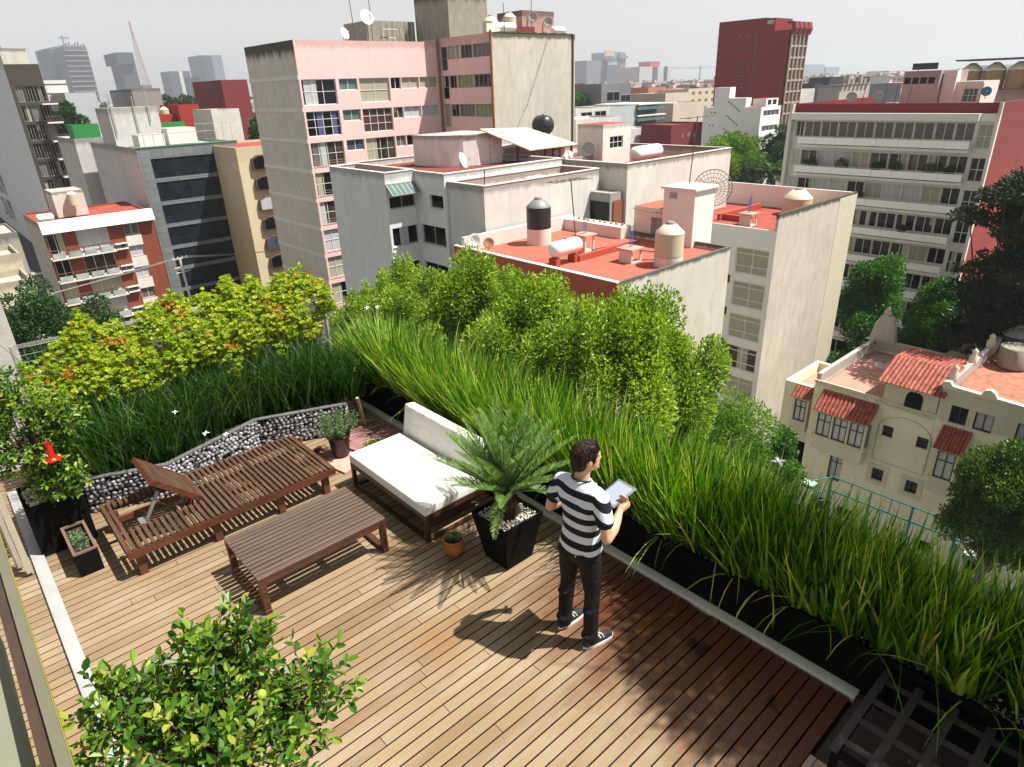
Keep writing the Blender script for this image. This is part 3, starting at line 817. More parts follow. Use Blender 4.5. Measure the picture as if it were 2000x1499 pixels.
# the vine: yellow green leaflets with red patches
M_VINE = foliage('virginia_creeper', [(0, (.05, .12, .008)), (.22, (.16, .26, .012)), (.5, (.32, .42, .02)), (.72, (.46, .48, .03)), (.84, (.54, .48, .06)), (.92, (.46, .22, .03)), (1, (.30, .07, .02))], .42, .4)
vn = thing('creeper_vine', 'yellow green creeper with rust red patches spilling over the mesh fence', 'vine', (2.2, 8.5, .3))
def vine(n):
    prof_x = [.42, .8, 1.0, 1.3, 1.9, 2.5, 3.0, 3.6, 3.95]
    top = [1.45, 1.62, 1.78, 1.72, 1.80, 1.86, 1.83, 1.86, 1.66]
    bot = [.65, .50, .50, .55, .68, .80, .80, .95, 1.15]
    C = []
    while len(C) < n:
        x = R.uniform(.40, 4.0)
        t_, b_ = np.interp(x, prof_x, top), np.interp(x, prof_x, bot)
        t_ += .07*math.sin(x*7+.6) + .05*math.sin(x*19) + R.gauss(0, .035); b_ += .12*math.sin(x*6.3+1) + .08*math.sin(x*15)
        z = b_ + (t_ - b_) * R.random() ** .8
        f = (z - b_) / (t_ - b_)
        if 3.55 < x < 3.9 and .25 < f < .72 and R.random() < .85: continue
        if x < 1.0 and R.random() < .35 and z > 1.3: continue
        y = 8.6 - R.random() ** .6 * (.12 + .42 * math.sin(PI * min(1, f * .9 + .1)))
        if math.sin(x*11+1.3)*math.sin(z*13+x*5) > .45 and R.random() < .7: continue
        C.append((x, y, z))
    for hx, hz0, hz1 in ((2.52, .55, 1.0), (2.45, .62, 1.0), (3.1, .7, 1.1), (2.0, .55, .9)):   # hanging trails
        for k in range(42): C.append((hx + R.gauss(0, .035), 8.1 + R.gauss(0, .05), R.uniform(hz0, hz1)))
    C = np.array(C); N = len(C)
    red = np.sin(C[:, 0]*5.1 + 1.0) * np.sin(C[:, 2]*7.3 + C[:, 0]*2) + .5*np.sin(C[:, 0]*13+C[:, 2]*11)
    base = np.where(red + NR.normal(0, .45, N) > 1.35, .93, NR.normal(.45, .16, N))
    out = unit(np.stack([NR.normal(0, .5, N), -np.ones(N) * .8 + NR.normal(0, .4, N), NR.normal(.35, .35, N)], 1))
    P = []; D = []; rr = []; U = []
    s0 = unit(np.cross(out, np.array([0, 0, 1.]))); u0 = np.cross(s0, out)
    for a in (-1.25, -.62, 0, .62, 1.25):      # five leaflets per leaf, hanging
        d = out * .35 - u0 * math.cos(a) * .8 + s0 * math.sin(a)
        P.append(C); D.append(unit(d)); rr.append(base + NR.normal(0, .05, N)); U.append(out + NR.normal(size=(N, 3)) * .15)
    L = np.tile(NR.uniform(.032, .056, N), 5)
    return leaves('leaves', np.concatenate(P), np.concatenate(D), L, L * .46, M_VINE, vn, rnd=np.concatenate(rr), fold=.15, curl=.12, up=np.concatenate(U))
vine(9200)
m = MB()
for k in range(26):
    x = R.uniform(.6, 3.9); p = [(x, 8.55, .3)]
    for q in range(6): x += R.uniform(-.16, .16); p.append((x, 8.55 - R.uniform(0, .25), .3 + .25*(q+1)))
    m.tube(p, [.007, .006, .006, .005, .004, .003, .002], 5)
M_BARK = plain('bark', (.09, .06, .04), .9, var=.4, scale=20, bump=.5)
m.build('stems', M_BARK, vn)

# ------------------------------------------------------------------ lemon bush in a black box planter, small planter, feeder
M_MIDLEAF = foliage('bamboo_leaf', [(0, (.03, .10, .012)), (1, (.14, .24, .03))], .15)
M_LEMON = foliage('citrus_leaf', [(0, (.012, .045, .006)), (.35, (.03, .095, .010)), (.65, (.08, .18, .016)), (.88, (.20, .30, .03)), (1, (.36, .38, .06))], .3, .42, .35)
M_FRUIT = plain('lime_fruit', (.26, .36, .05), .35, var=.15, scale=12)
bx = thing('box_planter', 'large black box planter with white stones under the lemon bush', 'planter', (.25, 7.2, 0))
m = MB(); x0, x1, y0, y1, h = -.02, .46, 6.98, 7.50, .56
m.box(x0, x1, y0, y0 + .02, .0015, h); m.box(x0, x1, y1 - .02, y1, .0015, h); m.box(x0, x0 + .02, y0 + .021, y1 - .021, .0015, h); m.box(x1 - .02, x1, y0 + .021, y1 - .021, .0015, h); m.box(x0 + .021, x1 - .021, y0 + .021, y1 - .021, .4, .50)
m.build('box', M_BLACK, bx)
N = 260
P = np.stack([NR.uniform(.02, .42, N), NR.uniform(7.02, 7.46, N), NR.uniform(.50, .55, N)], 1)
tag(pebbles('white_stones', P, NR.uniform(.012, .032, (N, 1)) * np.array([[1, .8, .6]]), M_GRAV, bx), kind='stuff')

def tree_twigs(base, tips, r0, mat, parent, jitter=.03, name='branches'):
    m = MB(); base = Vector(base)
    for tp in tips:
        tp = Vector(tp); mid1 = base.lerp(tp, .35) + Vector((R.gauss(0, jitter), R.gauss(0, jitter), R.gauss(0, jitter))); mid2 = base.lerp(tp, .7) + Vector((R.gauss(0, jitter), R.gauss(0, jitter), R.gauss(0, jitter) + jitter))
        m.tube([base, mid1, mid2, tp], [r0, r0*.6, r0*.35, r0*.15], 5)
    return m.build(name, mat, parent)

def shoots(n, c, rad3, L, per, seed_up=.6, hollow=.3, jitter=.5):
    "twigs carrying leaves: returns P, D, twig list"
    P = []; D = []; T = []; RN = []
    c = Vector(c)
    for k in range(n):
        v = Vector((R.gauss(0, 1), R.gauss(0, 1), R.gauss(0, 1))).normalized(); r = hollow + (1 - hollow) * R.random() ** .6
        b = c + Vector((v.x*rad3[0]*r, v.y*rad3[1]*r, v.z*rad3[2]*r))
        d = (v + Vector((0, 0, seed_up)) + Vector((R.gauss(0, jitter), R.gauss(0, jitter), R.gauss(0, jitter)))).normalized(); ll = L * R.uniform(.6, 1.3)
        T.append((b - d*ll*.3, b + d*ll)); rn = R.gauss(.5, .18)
        for q in range(per):
            s = (q + .5) / per; a = q * 2.4 + k
            side = d.orthogonal().normalized(); side.rotate(Matrix.Rotation(a, 3, d))
            P.append(tuple(b + d*ll*s)); D.append(tuple((side + d*(.35 + .9*s)).normalized())); RN.append(rn + .25*s + R.gauss(0, .1))
    return P, D, T, RN
def citrus(name, label, base, c, rad3, n, per, L, leaf, fruits, trunk=True, group=None, extra=()):
    t = thing(name, label, 'tree' if trunk else 'shrub', base)
    P, D, T, RN = shoots(n, c, rad3, L, per)
    for ec, er, en in extra:
        a, b, cc, dd = shoots(en, ec, er, L, per); P += a; D += b; T += cc; RN += dd
    P = np.array(P)
    ll = NR.uniform(leaf*.7, leaf*1.2, len(P))
    leaves('crown', P, D, ll, ll*.52, M_LEMON, t, rnd=np.array(RN), fold=.2, curl=.15)
    m = MB(); cc = Vector(c)
    for a, b in T:
        m.tube([a, b], [.0028, .0012], 4)
    k = 0
    for a, b in T[::4]:
        st = Vector((base[0], base[1], c[2] - rad3[2]*.75)); mid = st.lerp(a, .5) + Vector((R.gauss(0, .03), R.gauss(0, .03), R.gauss(0, .03)))
        m.tube([st, mid, a], [.009, .006, .0028], 5)
    m.tube([base, (base[0], base[1], c[2] - rad3[2]*.72)], [.03, .02], 8)
    m.build('trunk', M_BARK, t)
    for p in fruits:
        m = MB(); m.ball(p, .02, 12, 8, (1, 1, 1.1)); m.build('fruit', M_FRUIT, t)
    return t
citrus('lemon_bush', 'lemon bush with green fruit growing in the large black box planter at the left', (.22, 7.25, .52), (.22, 7.2, 1.2), (.30, .38, .46), 250, 9, .13, .055,
       [(.55, 7.0, 1.28), (.40, 6.9, .86), (.30, 6.85, 1.12)], extra=(((.32, 6.98, .72), (.14, .12, .16), 70), ((.30, 7.3, 1.62), (.14, .2, .2), 26), ((.48, 7.1, 1.3), (.16, .2, .16), 60)))
sp = thing('rectangular_pot', 'small dark rectangular pot with a pale rim and sparse sprouts, near the door', 'pot', (.285, 6.66, 0))
m = MB(); x0, x1, y0, y1, h = .19, .385, 6.38, 6.95, .26
m.box(x0, x1, y0, y0 + .015, .0015, h - .02); m.box(x0, x1, y1 - .015, y1, .0015, h - .02); m.box(x0, x0 + .015, y0 + .016, y1 - .016, .0015, h - .02); m.box(x1 - .015, x1, y0 + .016, y1 - .016, .0015, h - .02); m.box(x0 + .016, x1 - .016, y0 + .016, y1 - .016, .002, h - .07)
m.build('box', M_BLACK, sp)
m = MB(); h2 = h - .0195
m.box(x0 - .004, x1 + .004, y0 - .004, y0 + .02, h2, h); m.box(x0 - .004, x1 + .004, y1 - .02, y1 + .004, h2, h); m.box(x0 - .004, x0 + .02, y0 + .021, y1 - .021, h2, h); m.box(x1 - .02, x1 + .004, y0 + .021, y1 - .021, h2, h)
m.build('rim', plain('brown_rim', (.16, .10, .075), .6), sp)
m = MB(); m.box(x0 + .016, x1 - .016, y0 + .016, y1 - .016, h - .069, h - .05); m.build('soil', M_SOIL, sp)
bush('sprouts', (.285, 6.66, h - .03), (.07, .2, .035), 240, .03, .01, M_SUCC, sp, hollow=0)

M_RED = NT('red_plastic'); M_RED.col((.65, .012, .01)); M_RED = M_RED.set(.12, 0, .7, Transmission_Weight=.25)
fd = thing('hummingbird_feeder', 'red plastic hummingbird feeder hanging in front of the lemon bush', 'feeder', (.32, 6.85, 1.05))
m = MB(); m.lathe((.32, 6.85, 1.06), [(.028, 0), (.03, .05), (.03, .12), (.02, .15), (.012, .165)], 18); m.build('bottle', M_RED, fd)
m = MB(); m.lathe((.32, 6.85, 1.0), [(.01, 0), (.06, .012), (.075, .03), (.06, .045), (.02, .06)], 24); m.build('base', M_RED, fd)
for k in range(4):
    a = k*PI/2; m = MB(); m.lathe((.32 + .055*math.cos(a), 6.85 + .055*math.sin(a), 1.04), [(.014, 0), (.012, .012), (.0, .014)], 8); m.build('flower_port', plain('yellow_port', (.7, .3, .03), .4), fd)
m = MB(); m.tube([(.32, 6.85, 1.22), (.30, 6.95, 1.62)], .0015, 4); m.build('wire', M_WIRE, fd)

# foreground lemon tree
citrus('lemon_tree', 'leafy lemon tree with a few yellow fruits in the near left foreground', (.30, 2.25, 0), (.23, 2.20, 1.70), (.42, .34, .29), 280, 8, .14, .050,
       [(.46, 2.06, 1.92), (.40, 1.98, 1.80), (.42, 2.16, 1.95)], extra=(((.46, 2.32, 1.93), (.13, .12, .12), 50), ((.30, 2.36, 1.92), (.12, .10, .1), 26), ((.03, 2.32, 1.9), (.14, .16, .12), 42), ((.64, 2.08, 1.76), (.10, .10, .12), 34), ((.12, 1.92, 1.78), (.3, .2, .12), 60)))
lp = thing('tree_pot', 'large dark pot hidden below the foreground lemon tree', 'pot', (.30, 2.25, 0))
m = MB(); m.lathe((.30, 2.25, .002), [(.17, 0), (.24, .4), (.25, .42), (.22, .42), (.2, .36), (.01, .36)], 24); m.build('pot', M_BLACK, lp)

# ------------------------------------------------------------------ sliding door frames and sill of the house on the left
M_SILL = plain('sill_stone', (.34, .34, .34), .6, var=.1, scale=4)
m = MB(); m.box(-.11, -.005, .95, 8.6, .0015, .035); o = m.build('door_sill', M_SILL, loc=(-.06, 5, 0), bevel=.006); tag(o, 'long pale stone door sill along the left edge of the deck', 'sill')
M_ALU = plain('beige_aluminium', (.45, .42, .33), .4, .2, var=.06)
dr = thing('sliding_door', 'open sliding glass door with beige frame and yellow seal at the left edge', 'door', (-.2, 4.6, 0))
m = MB(); m.box(-.175, -.125, 6.74, 6.80, .04, 2.35); m.box(-.235, -.185, 6.90, 6.96, .04, 2.35); m.build('stile', M_ALU, dr)
m = MB(); m.box(-.165, -.13, .9, 6.7, 2.16, 2.2); m.build('head_rail', plain('olive_aluminium', (.15, .145, .10), .45, .2, var=.06), dr)
m = MB(); m.box(-.129, -.126, .9, 6.7, 2.17, 2.2); m.build('seal', plain('yellow_seal', (.22, .19, .03), .7), dr)
m = MB(); m.box(-.205, -.166, .9, 6.7, 2.13, 2.18); m.build('brown_profile', plain('dark_profile', (.05, .03, .02), .5), dr)  # dark brown profile beside the olive head rail
M_HOUSE = plain('cream_render', (.17, .175, .125), .8, var=.06)
m = MB(); m.box(-.8, -.245, .4, 3.1, 1.9, 2.0); o = m.build('roof_fascia', M_HOUSE, loc=(-.5, 1.7, 1.9), bevel=.012); tag(o, 'smooth cream roof fascia in the bottom left corner', 'fascia')

# ------------------------------------------------------------------ woven strap chair in the near right corner
M_STRAP = NT('woven_strap'); _w = M_STRAP.new('ShaderNodeTexChecker'); _w.inputs['Scale'].default_value = 260; M_STRAP.link(M_STRAP.pos(), _w.inputs[0])
_w.inputs[1].default_value = c4(.008); _w.inputs[2].default_value = c4((.06, .052, .045)); M_STRAP.col(_w.outputs[0]); M_STRAP = M_STRAP.set(.6)
ch = thing('woven_bench', 'dark woven strap bench on the pink paving in the bottom right corner', 'bench', (3.55, .35, 0))
bx0, bx1, by0, by1, bz = 3.16, 3.99, -.5, .80, .34
k = 0
for yy in np.arange(by0 + .06, by1, .2):
    m = MB(); m.box(bx0 - .02, bx1, yy, yy + .05, bz + .004, bz + .008); m.build('strap', M_STRAP, ch)
for xx in np.arange(bx0 + .08, bx1, .21):
    m = MB(); m.box(xx, xx + .05, by0, by1, bz - .004, bz); m.build('strap', M_STRAP, ch)
m = MB(); 
m.box(bx0, bx0 + .04, by0, by1, bz - .05, bz - .006); m.box(bx1 - .04, bx1, by0, by1, bz - .05, bz - .006); m.box(bx0 + .041, bx1 - .041, by0, by0 + .04, bz - .05, bz - .006); m.box(bx0 + .041, bx1 - .041, by1 - .04, by1, bz - .05, bz - .006)
m.build('frame', M_BLACK, ch)
for xx in (bx0, bx1 - .04):
    for yy in (by0, by1 - .04):
        m = MB(); m.box(xx, xx + .04, yy, yy + .04, .013, bz - .051); m.build('leg', M_BLACK, ch)
# tall bamboo standing just right of the view; it shades the near right end of the deck
bb = thing('bamboo_clump', 'tall dense bamboo clump at the near right end of the trough, beyond the bench', 'bamboo', (5.35, -.9, 0))
m = MB()
tips = []
for k in range(26):
    a = R.uniform(0, 2*PI); q = .25*math.sqrt(R.random()); b = Vector((5.35 + q*math.cos(a), -.9 + q*math.sin(a), -.3)); e = Vector((5.55 + R.uniform(-.8, .8), -.55 + R.uniform(-1.1, 1.0), R.uniform(4.3, 5.6)))
    mid_ = Vector((b.x*.75 + e.x*.25, b.y*.75 + e.y*.25, 2.6)); m.tube([b, mid_, e], [.018, .015, .006], 6); tips.append((mid_, e))
m.build('canes', plain('bamboo_cane', (.20, .24, .07), .5), bb)
P = []; D = []
for k in range(5200):
    v = Vector((R.gauss(0, 1), R.gauss(0, 1), R.gauss(0, 1))).normalized() * R.random() ** .4
    P.append((5.62 + v.x*.88, -.62 + v.y*1.35, 4.85 + v.z*.6)); D.append((v.x*.7 + R.gauss(0, .5), v.y*.7 + R.gauss(0, .5), R.gauss(-.25, .35)))
leaves('leaves', P, D, NR.uniform(.16, .30, len(P)), .028, M_MIDLEAF, bb, curl=.15)
# wind bent metal sheet in the far corner of the trough
M_SHEET = plain('grey_tarp', (.33, .31, .28), .45, .2, var=.2)
m = MB()
rows = []
for i in range(7):
    for j in range(7):
        u, v = i/6, j/6; rows.append((3.94 + .22*u + .05*math.sin(v*3), 8.05 + .2*v, .04 + .75*u*(1 - .35*v) + .05*math.sin(v*5 + u*3)))
m.add(rows, [(i*7+j, i*7+j+1, (i+1)*7+j+1, (i+1)*7+j) for i in range(6) for j in range(6)], True)
rows2 = [(x + .006, y + .006, z) for x, y, z in rows]; m.add(rows2, [(i*7+j, (i+1)*7+j, (i+1)*7+j+1, i*7+j+1) for i in range(6) for j in range(6)], True)
o = m.build('metal_sheet', M_SHEET, loc=(4.0, 8.15, 0)); tag(o, 'bent grey sheet closing the far end of the trough planter', 'sheet')
# ------------------------------------------------------------------ the man (faces +x in his own frame)
def remesh(parts, name, vox, smooth, mat, parent, sub=0):
    me = bpy.data.meshes.new(name); m = MB()
    for fn in parts: fn(m)
    me.from_pydata(m.v, [], m.f); me.update()
    o = bpy.data.objects.new('tmp', me); COL.objects.link(o)
    r = o.modifiers.new('r', 'REMESH'); r.mode = 'VOXEL'; r.voxel_size = vox; r.use_smooth_shade = True
    s = o.modifiers.new('s', 'SMOOTH'); s.factor = .5; s.iterations = smooth
    dg = bpy.context.evaluated_depsgraph_get(); ev = o.evaluated_get(dg)
    me2 = bpy.data.meshes.new_from_object(ev)
    bpy.data.objects.remove(o); bpy.data.meshes.remove(me)
    me2.name = name
    for p in me2.polygons: p.use_smooth = True
    return me2
def limb(pts, rs, n=14, sx=1.0):
    def f(m):
        m.tube(pts, rs, n); m.ball(pts[0], rs[0], 12, 8); m.ball(pts[-1], rs[-1], 12, 8)
    return f
def loft(rings, n=24):
    "rings: (cx, cy, z, ax, ay, power)"
    def f(m):
        vs = []
        for cx, cy, z, ax, ay, *p in rings:
            e = p[0] if p else 2.3
            for j in range(n):
                a = 2*PI*j/n; c, s = math.cos(a), math.sin(a)
                k = (abs(c)**e + abs(s)**e) ** (-1/e)
                tilt = p[1] if len(p) > 1 else 0
                vs.append((cx + ax*c*k, cy + ay*s*k, z + tilt*ax*c*k))
        k = len(rings)
        fs = [(i*n+j, i*n+(j+1) % n, (i+1)*n+(j+1) % n, (i+1)*n+j) for i in range(k-1) for j in range(n)]
        fs += [tuple(range(n))[::-1], tuple(range((k-1)*n, k*n))]
        m.add(vs, fs)
    return f
def ell(c, r, M=None):
    return lambda m: m.ball(c, 1, 18, 12, r, M)
man = thing('person', 'man in a striped shirt and black jeans holding a tablet beside the grass', 'person', (0, 0, 0))
M_SKIN = NT('skin'); M_SKIN.col(M_SKIN.ramp(M_SKIN.noise(M_SKIN.pos(space='obj'), 25, 3), [(.3, (.56, .31, .19)), (.7, (.62, .37, .24))])); M_SKIN = M_SKIN.set(.5, 0, .35, Subsurface_Weight=.12, Subsurface_Scale=.02)
HR = Matrix.Rotation(rad(-32), 3, 'Z')
hc = Vector((.035, -.005, 1.655))
def H(x, y, z): return hc + HR @ Vector((x, y, z))
ELR, ELL = (-.05, -.275, 1.125), (-.03, .285, 1.13)
SHR, SHL = (-.01, -.185, 1.415), (-.01, .185, 1.415)
WRR, WRL = (.165, -.215, 1.215), (.20, .17, 1.19)
body = [loft([(0, 0, .90, .10, .155), (0, 0, 1.0, .085, .14), (0, 0, 1.1, .08, .135), (0, 0, 1.22, .085, .15), (-.005, 0, 1.34, .09, .17), (-.01, 0, 1.42, .07, .15), (-.005, 0, 1.46, .05, .08)]),
        limb([(-.012, 0, 1.42), (.0, 0, 1.50), (.012, 0, 1.58)], [.062, .056, .056]),
        ell(hc + Vector((0, 0, .0)), (.096, .076, .112), HR), ell(H(.035, 0, -.055), (.062, .056, .062), HR),
        ell(H(.075, 0, -.095), (.026, .026, .02), HR), ell(H(.10, 0, -.028), (.016, .012, .022), HR), ell(H(.095, 0, -.006), (.014, .010, .02), HR),
        ell(H(.088, 0, -.066), (.012, .024, .008), HR), ell(H(.085, 0, .03), (.018, .05, .012), HR),
        ell(H(.0, -.078, -.02), (.022, .010, .034), HR), ell(H(.0, .078, -.02), (.022, .010, .034), HR),
        limb([(SHR[0], SHR[1]+.012, SHR[2]-.012), ((SHR[0]+ELR[0])/2 - .005, (SHR[1]+ELR[1])/2 - .008, (SHR[2]+ELR[2])/2), ELR], [.044, .046, .038]),
        limb([(SHL[0], SHL[1]-.012, SHL[2]-.012), ((SHL[0]+ELL[0])/2 - .005, (SHL[1]+ELL[1])/2 + .008, (SHL[2]+ELL[2])/2), ELL], [.044, .046, .038]),
        limb([ELR, (.03, -.262, 1.16), (.10, -.24, 1.19), WRR], [.038, .043, .036, .025]),
        limb([ELL, (.04, .26, 1.145), (.12, .22, 1.17), WRL], [.038, .042, .035, .025]),
        limb([(0, -.085, .9), (.008, -.103, .50), (-.01, -.115, .09)], [.06, .04, .03]), limb([(0, .085, .9), (.014, .14, .50), (-.002, .155, .09)], [.06, .04, .03])]
def hand(w, d, palm_n, curl, thumb_side):
    """w wrist, d direction of palm, palm_n normal (towards held object), fingers curl to palm_n"""
    w = Vector(w); d = Vector(d).normalized(); n_ = Vector(palm_n); n_ = (n_ - d*n_.dot(d)).normalized(); s = d.cross(n_)
    M = Matrix((d, s, n_)).transposed(); out = [ell(w + d*.045, (.05, .040, .018), M)]
    for k, (o_, L) in enumerate(((-.030, .068), (-.010, .078), (.010, .074), (.029, .060))):
        b = w + d*.082 + s*o_; p = [b]; a = 0.15; q = b
        for j, seg in enumerate((.42, .32, .26)):
            a += curl[j] ; q = q + (d*math.cos(a) + n_*math.sin(a)) * L*seg; p.append(q)
        out.append(limb(p, [.0095, .009, .0085, .0075], 8))
    b = w + d*.03 + s*thumb_side*.032
    t1 = b + (d*.6 + s*thumb_side*.7 + n_*.35).normalized()*.036; t2 = t1 + (d*.8 + s*thumb_side*.1 + n_*.6).normalized()*.030
    out.append(limb([b, t1, t2], [.013, .011, .0095], 8))
    return out
# tablet frame: centre, axes
TC = Vector((.285, -.095, 1.262)); TX = Vector((.93, -.12, .28)).normalized(); TN = Vector((-.28, .05, .95)); TN = (TN - TX*TN.dot(TX)).normalized(); TY = TN.cross(TX)
TM = Matrix((TX, TY, TN)).transposed()
body += hand(WRR, (.75, .15, .28), (-.15, .25, .95), (.5, .7, .6), 1)
body += hand(WRL, (.6, -.75, .22), (0, -.1, .95), (.35, .5, .5), -1)
me = remesh(body, 'body', .0085, 3, M_SKIN, man)
attach(me, 'body', M_SKIN, man)
# trousers
def legs(g=0.0):
    return [loft([(-.01, 0, .80, .095+g, .165+g), (-.012, 0, .90, .112+g, .172+g), (-.005, 0, .98, .102+g, .158+g), (0, 0, 1.03, .095+g, .15+g)]),
        limb([(-.01, -.085, .86), (.0, -.095, .68), (.012, -.105, .50), (-.008, -.112, .30), (-.012, -.118, .07)], [.093+g, .079+g, .062+g, .060+g, .058+g], 18),
        limb([(-.01, .085, .86), (.0, .12, .68), (.018, .142, .50), (.0, .152, .30), (-.004, .158, .07)], [.093+g, .079+g, .062+g, .060+g, .058+g], 18),
        ell((-.055, -.075, .87), (.085, .085, .09)), ell((-.055, .075, .87), (.085, .085, .09)),
        ell((-.03, -.112, .12), (.07, .062, .03)), ell((.06, -.1, .5), (.022, .05, .04)), ell((-.02, .155, .13), (.07, .062, .03)), ell((-.045, -.112, .36), (.04, .05, .02)), ell((-.04, .15, .40), (.04, .05, .02))]
M_JEAN = NT('black_denim'); _n = M_JEAN.noise(M_JEAN.pos((1, 1, .6), space='obj'), 7, 6, .7); M_JEAN.col(M_JEAN.ramp(_n, [(.35, (.003, .003, .0035)), (.62, (.008, .008, .009)), (.8, (.04, .038, .037))]))
M_JEAN.bump(M_JEAN.noise(M_JEAN.pos((1, 1, 2.6), space='obj'), 9, 4, .6, 1.2), .9, .02); M_JEAN = M_JEAN.set(.75, 0, .3)
me = remesh(legs(), 'trousers', .011, 4, M_JEAN, man); tr_ = attach(me, 'trousers', M_JEAN, man)
m = MB(); m.ball((-.128, -.055, .90), .008, 10, 6); m.build('button', plain('metal_button', (.6, .5, .42), .3, .8), tr_)
m = MB(); m.add([(-.128, -.10, .885), (-.137, -.055, .882), (-.128, -.012, .885), (-.128, -.012, .888), (-.1385, -.055, .886), (-.128, -.10, .888)], [(0, 1, 4, 5), (1, 2, 3, 4)]); m.build('pocket_seam', plain('seam', (.05, .045, .04), .8), tr_)
# striped shirt
def stripe_mat():
    t = NT('striped_jersey'); p = t.new('ShaderNodeTexCoord').outputs['Object']; sep = t.new('ShaderNodeSeparateXYZ'); t.link(p, sep.inputs[0])
    ax = t.math('ABSOLUTE', sep.outputs['Y'])
    wob = t.math('MULTIPLY', t.math('SUBTRACT', t.noise(p, 5, 2), .5), .02)
    z = t.math('ADD', sep.outputs['Z'], wob)
    arm = t.math('MULTIPLY', t.math('SUBTRACT', ax, .17), .55, True)     # sleeves: the bands follow the sleeve down
    z = t.math('ADD', z, t.math('MULTIPLY', arm, 1.0))
    k = t.math('FRACT', t.math('DIVIDE', t.math('SUBTRACT', z, .905), .107))
    f = t.math('GREATER_THAN', k, .5)
    black = (.010, .011, .018); white = (.60, .64, .72)
    col = t.mix(f, white, black)
    cuff = t.math('MULTIPLY', t.math('GREATER_THAN', ax, .19), t.math('LESS_THAN', sep.outputs['Z'], 1.262))
    col = t.mix(cuff, col, black)
    t.col(col); t.bump(t.noise(t.pos((1, 1, .7), space='obj'), 11, 4, .6, 1.0), .6, .015); return t.set(.85, 0, .25)
M_SHIRT = stripe_mat()
def mid(a, b, f): return tuple(a[i] + (b[i]-a[i])*f for i in range(3))
shirt = [loft([(-.008, 0, .905, .128, .176), (-.005, 0, .97, .118, .166), (0, 0, 1.06, .102, .152), (0, 0, 1.16, .10, .156), (0, 0, 1.28, .108, .178), (-.008, 0, 1.38, .10, .184), (-.012, 0, 1.43, .088, .165), (-.012, 0, 1.468, .068, .105), (-.006, 0, 1.492, .06, .068)]),
         limb([(-.012, -.13, 1.405), (SHR[0], SHR[1]+.012, SHR[2]-.012), mid(SHR, ELR, .58)], [.072, .069, .066], 18), limb([(-.012, .13, 1.405), (SHL[0], SHL[1]-.012, SHL[2]-.012), mid(SHL, ELL, .58)], [.072, .069, .066], 18),
         ell((-.06, -.09, 1.32), (.05, .075, .07)), ell((-.06, .09, 1.32), (.05, .075, .07))]
me = remesh(shirt, 'shirt', .011, 3, M_SHIRT, man)
# open hem, sleeve ends and neck: flatten nothing, the body passes through them
attach(me, 'shirt', M_SHIRT, man)
m = MB()
ring = [(-.008 + .066*math.cos(a), .07*math.sin(a), 1.492 - .022*math.cos(a)) for a in np.linspace(0, 2*PI, 25)]
m.tube(ring, .0075, 8, cap=False); m.build('collar', plain('collar_knit', (.012, .012, .016), .8), man)
# hair: cap over skull, back to nape, with many strands
M_HAIR = NT('brown_hair'); a_ = M_HAIR.new('ShaderNodeAttribute'); a_.attribute_name = 'rnd'
M_HAIR.col(M_HAIR.ramp(a_.outputs['Fac'], [(0, (.012, .005, .003)), (.6, (.035, .013, .008)), (1, (.12, .05, .028))])); M_HAIR.bump(M_HAIR.noise(M_HAIR.pos((1, 1, .35), space='obj'), 60, 4, .7, .8), .8, .01); M_HAIR = M_HAIR.set(.5, 0, .35)
hair = [ell(H(-.012, 0, .018), (.101, .086, .108), HR), ell(H(-.045, 0, -.03), (.066, .076, .085), HR), ell(H(.03, 0, .065), (.062, .07, .055), HR), ell(H(-.045, 0, -.085), (.045, .055, .035), HR), ell(H(.028, -.066, .01), (.02, .014, .04), HR), ell(H(.028, .066, .01), (.02, .014, .04), HR)]
me = remesh(hair, 'hair', .008, 2, M_HAIR, man)
ho = attach(me, 'hair', M_HAIR, man)
co = np.empty(len(me.vertices)*3, np.float32); me.vertices.foreach_get('co', co); co = co.reshape(-1, 3)
no = np.empty(len(me.vertices)*3, np.float32); me.vertices.foreach_get('normal', no); no = no.reshape(-1, 3)
idx = NR.integers(0, len(co), 5200)
crown = np.array(H(-.045, 0, .12)); dirs = co[idx] - crown; dirs = dirs - no[idx] * (dirs*no[idx]).sum(1, keepdims=True)
dirs = unit(unit(dirs) + no[idx]*.10 + NR.normal(size=(len(idx), 3))*.16)
leaves('strands', co[idx] - no[idx]*.003, dirs, NR.uniform(.018, .036, len(idx)), .003, M_HAIR, ho, fold=.1, curl=.25, up=no[idx])
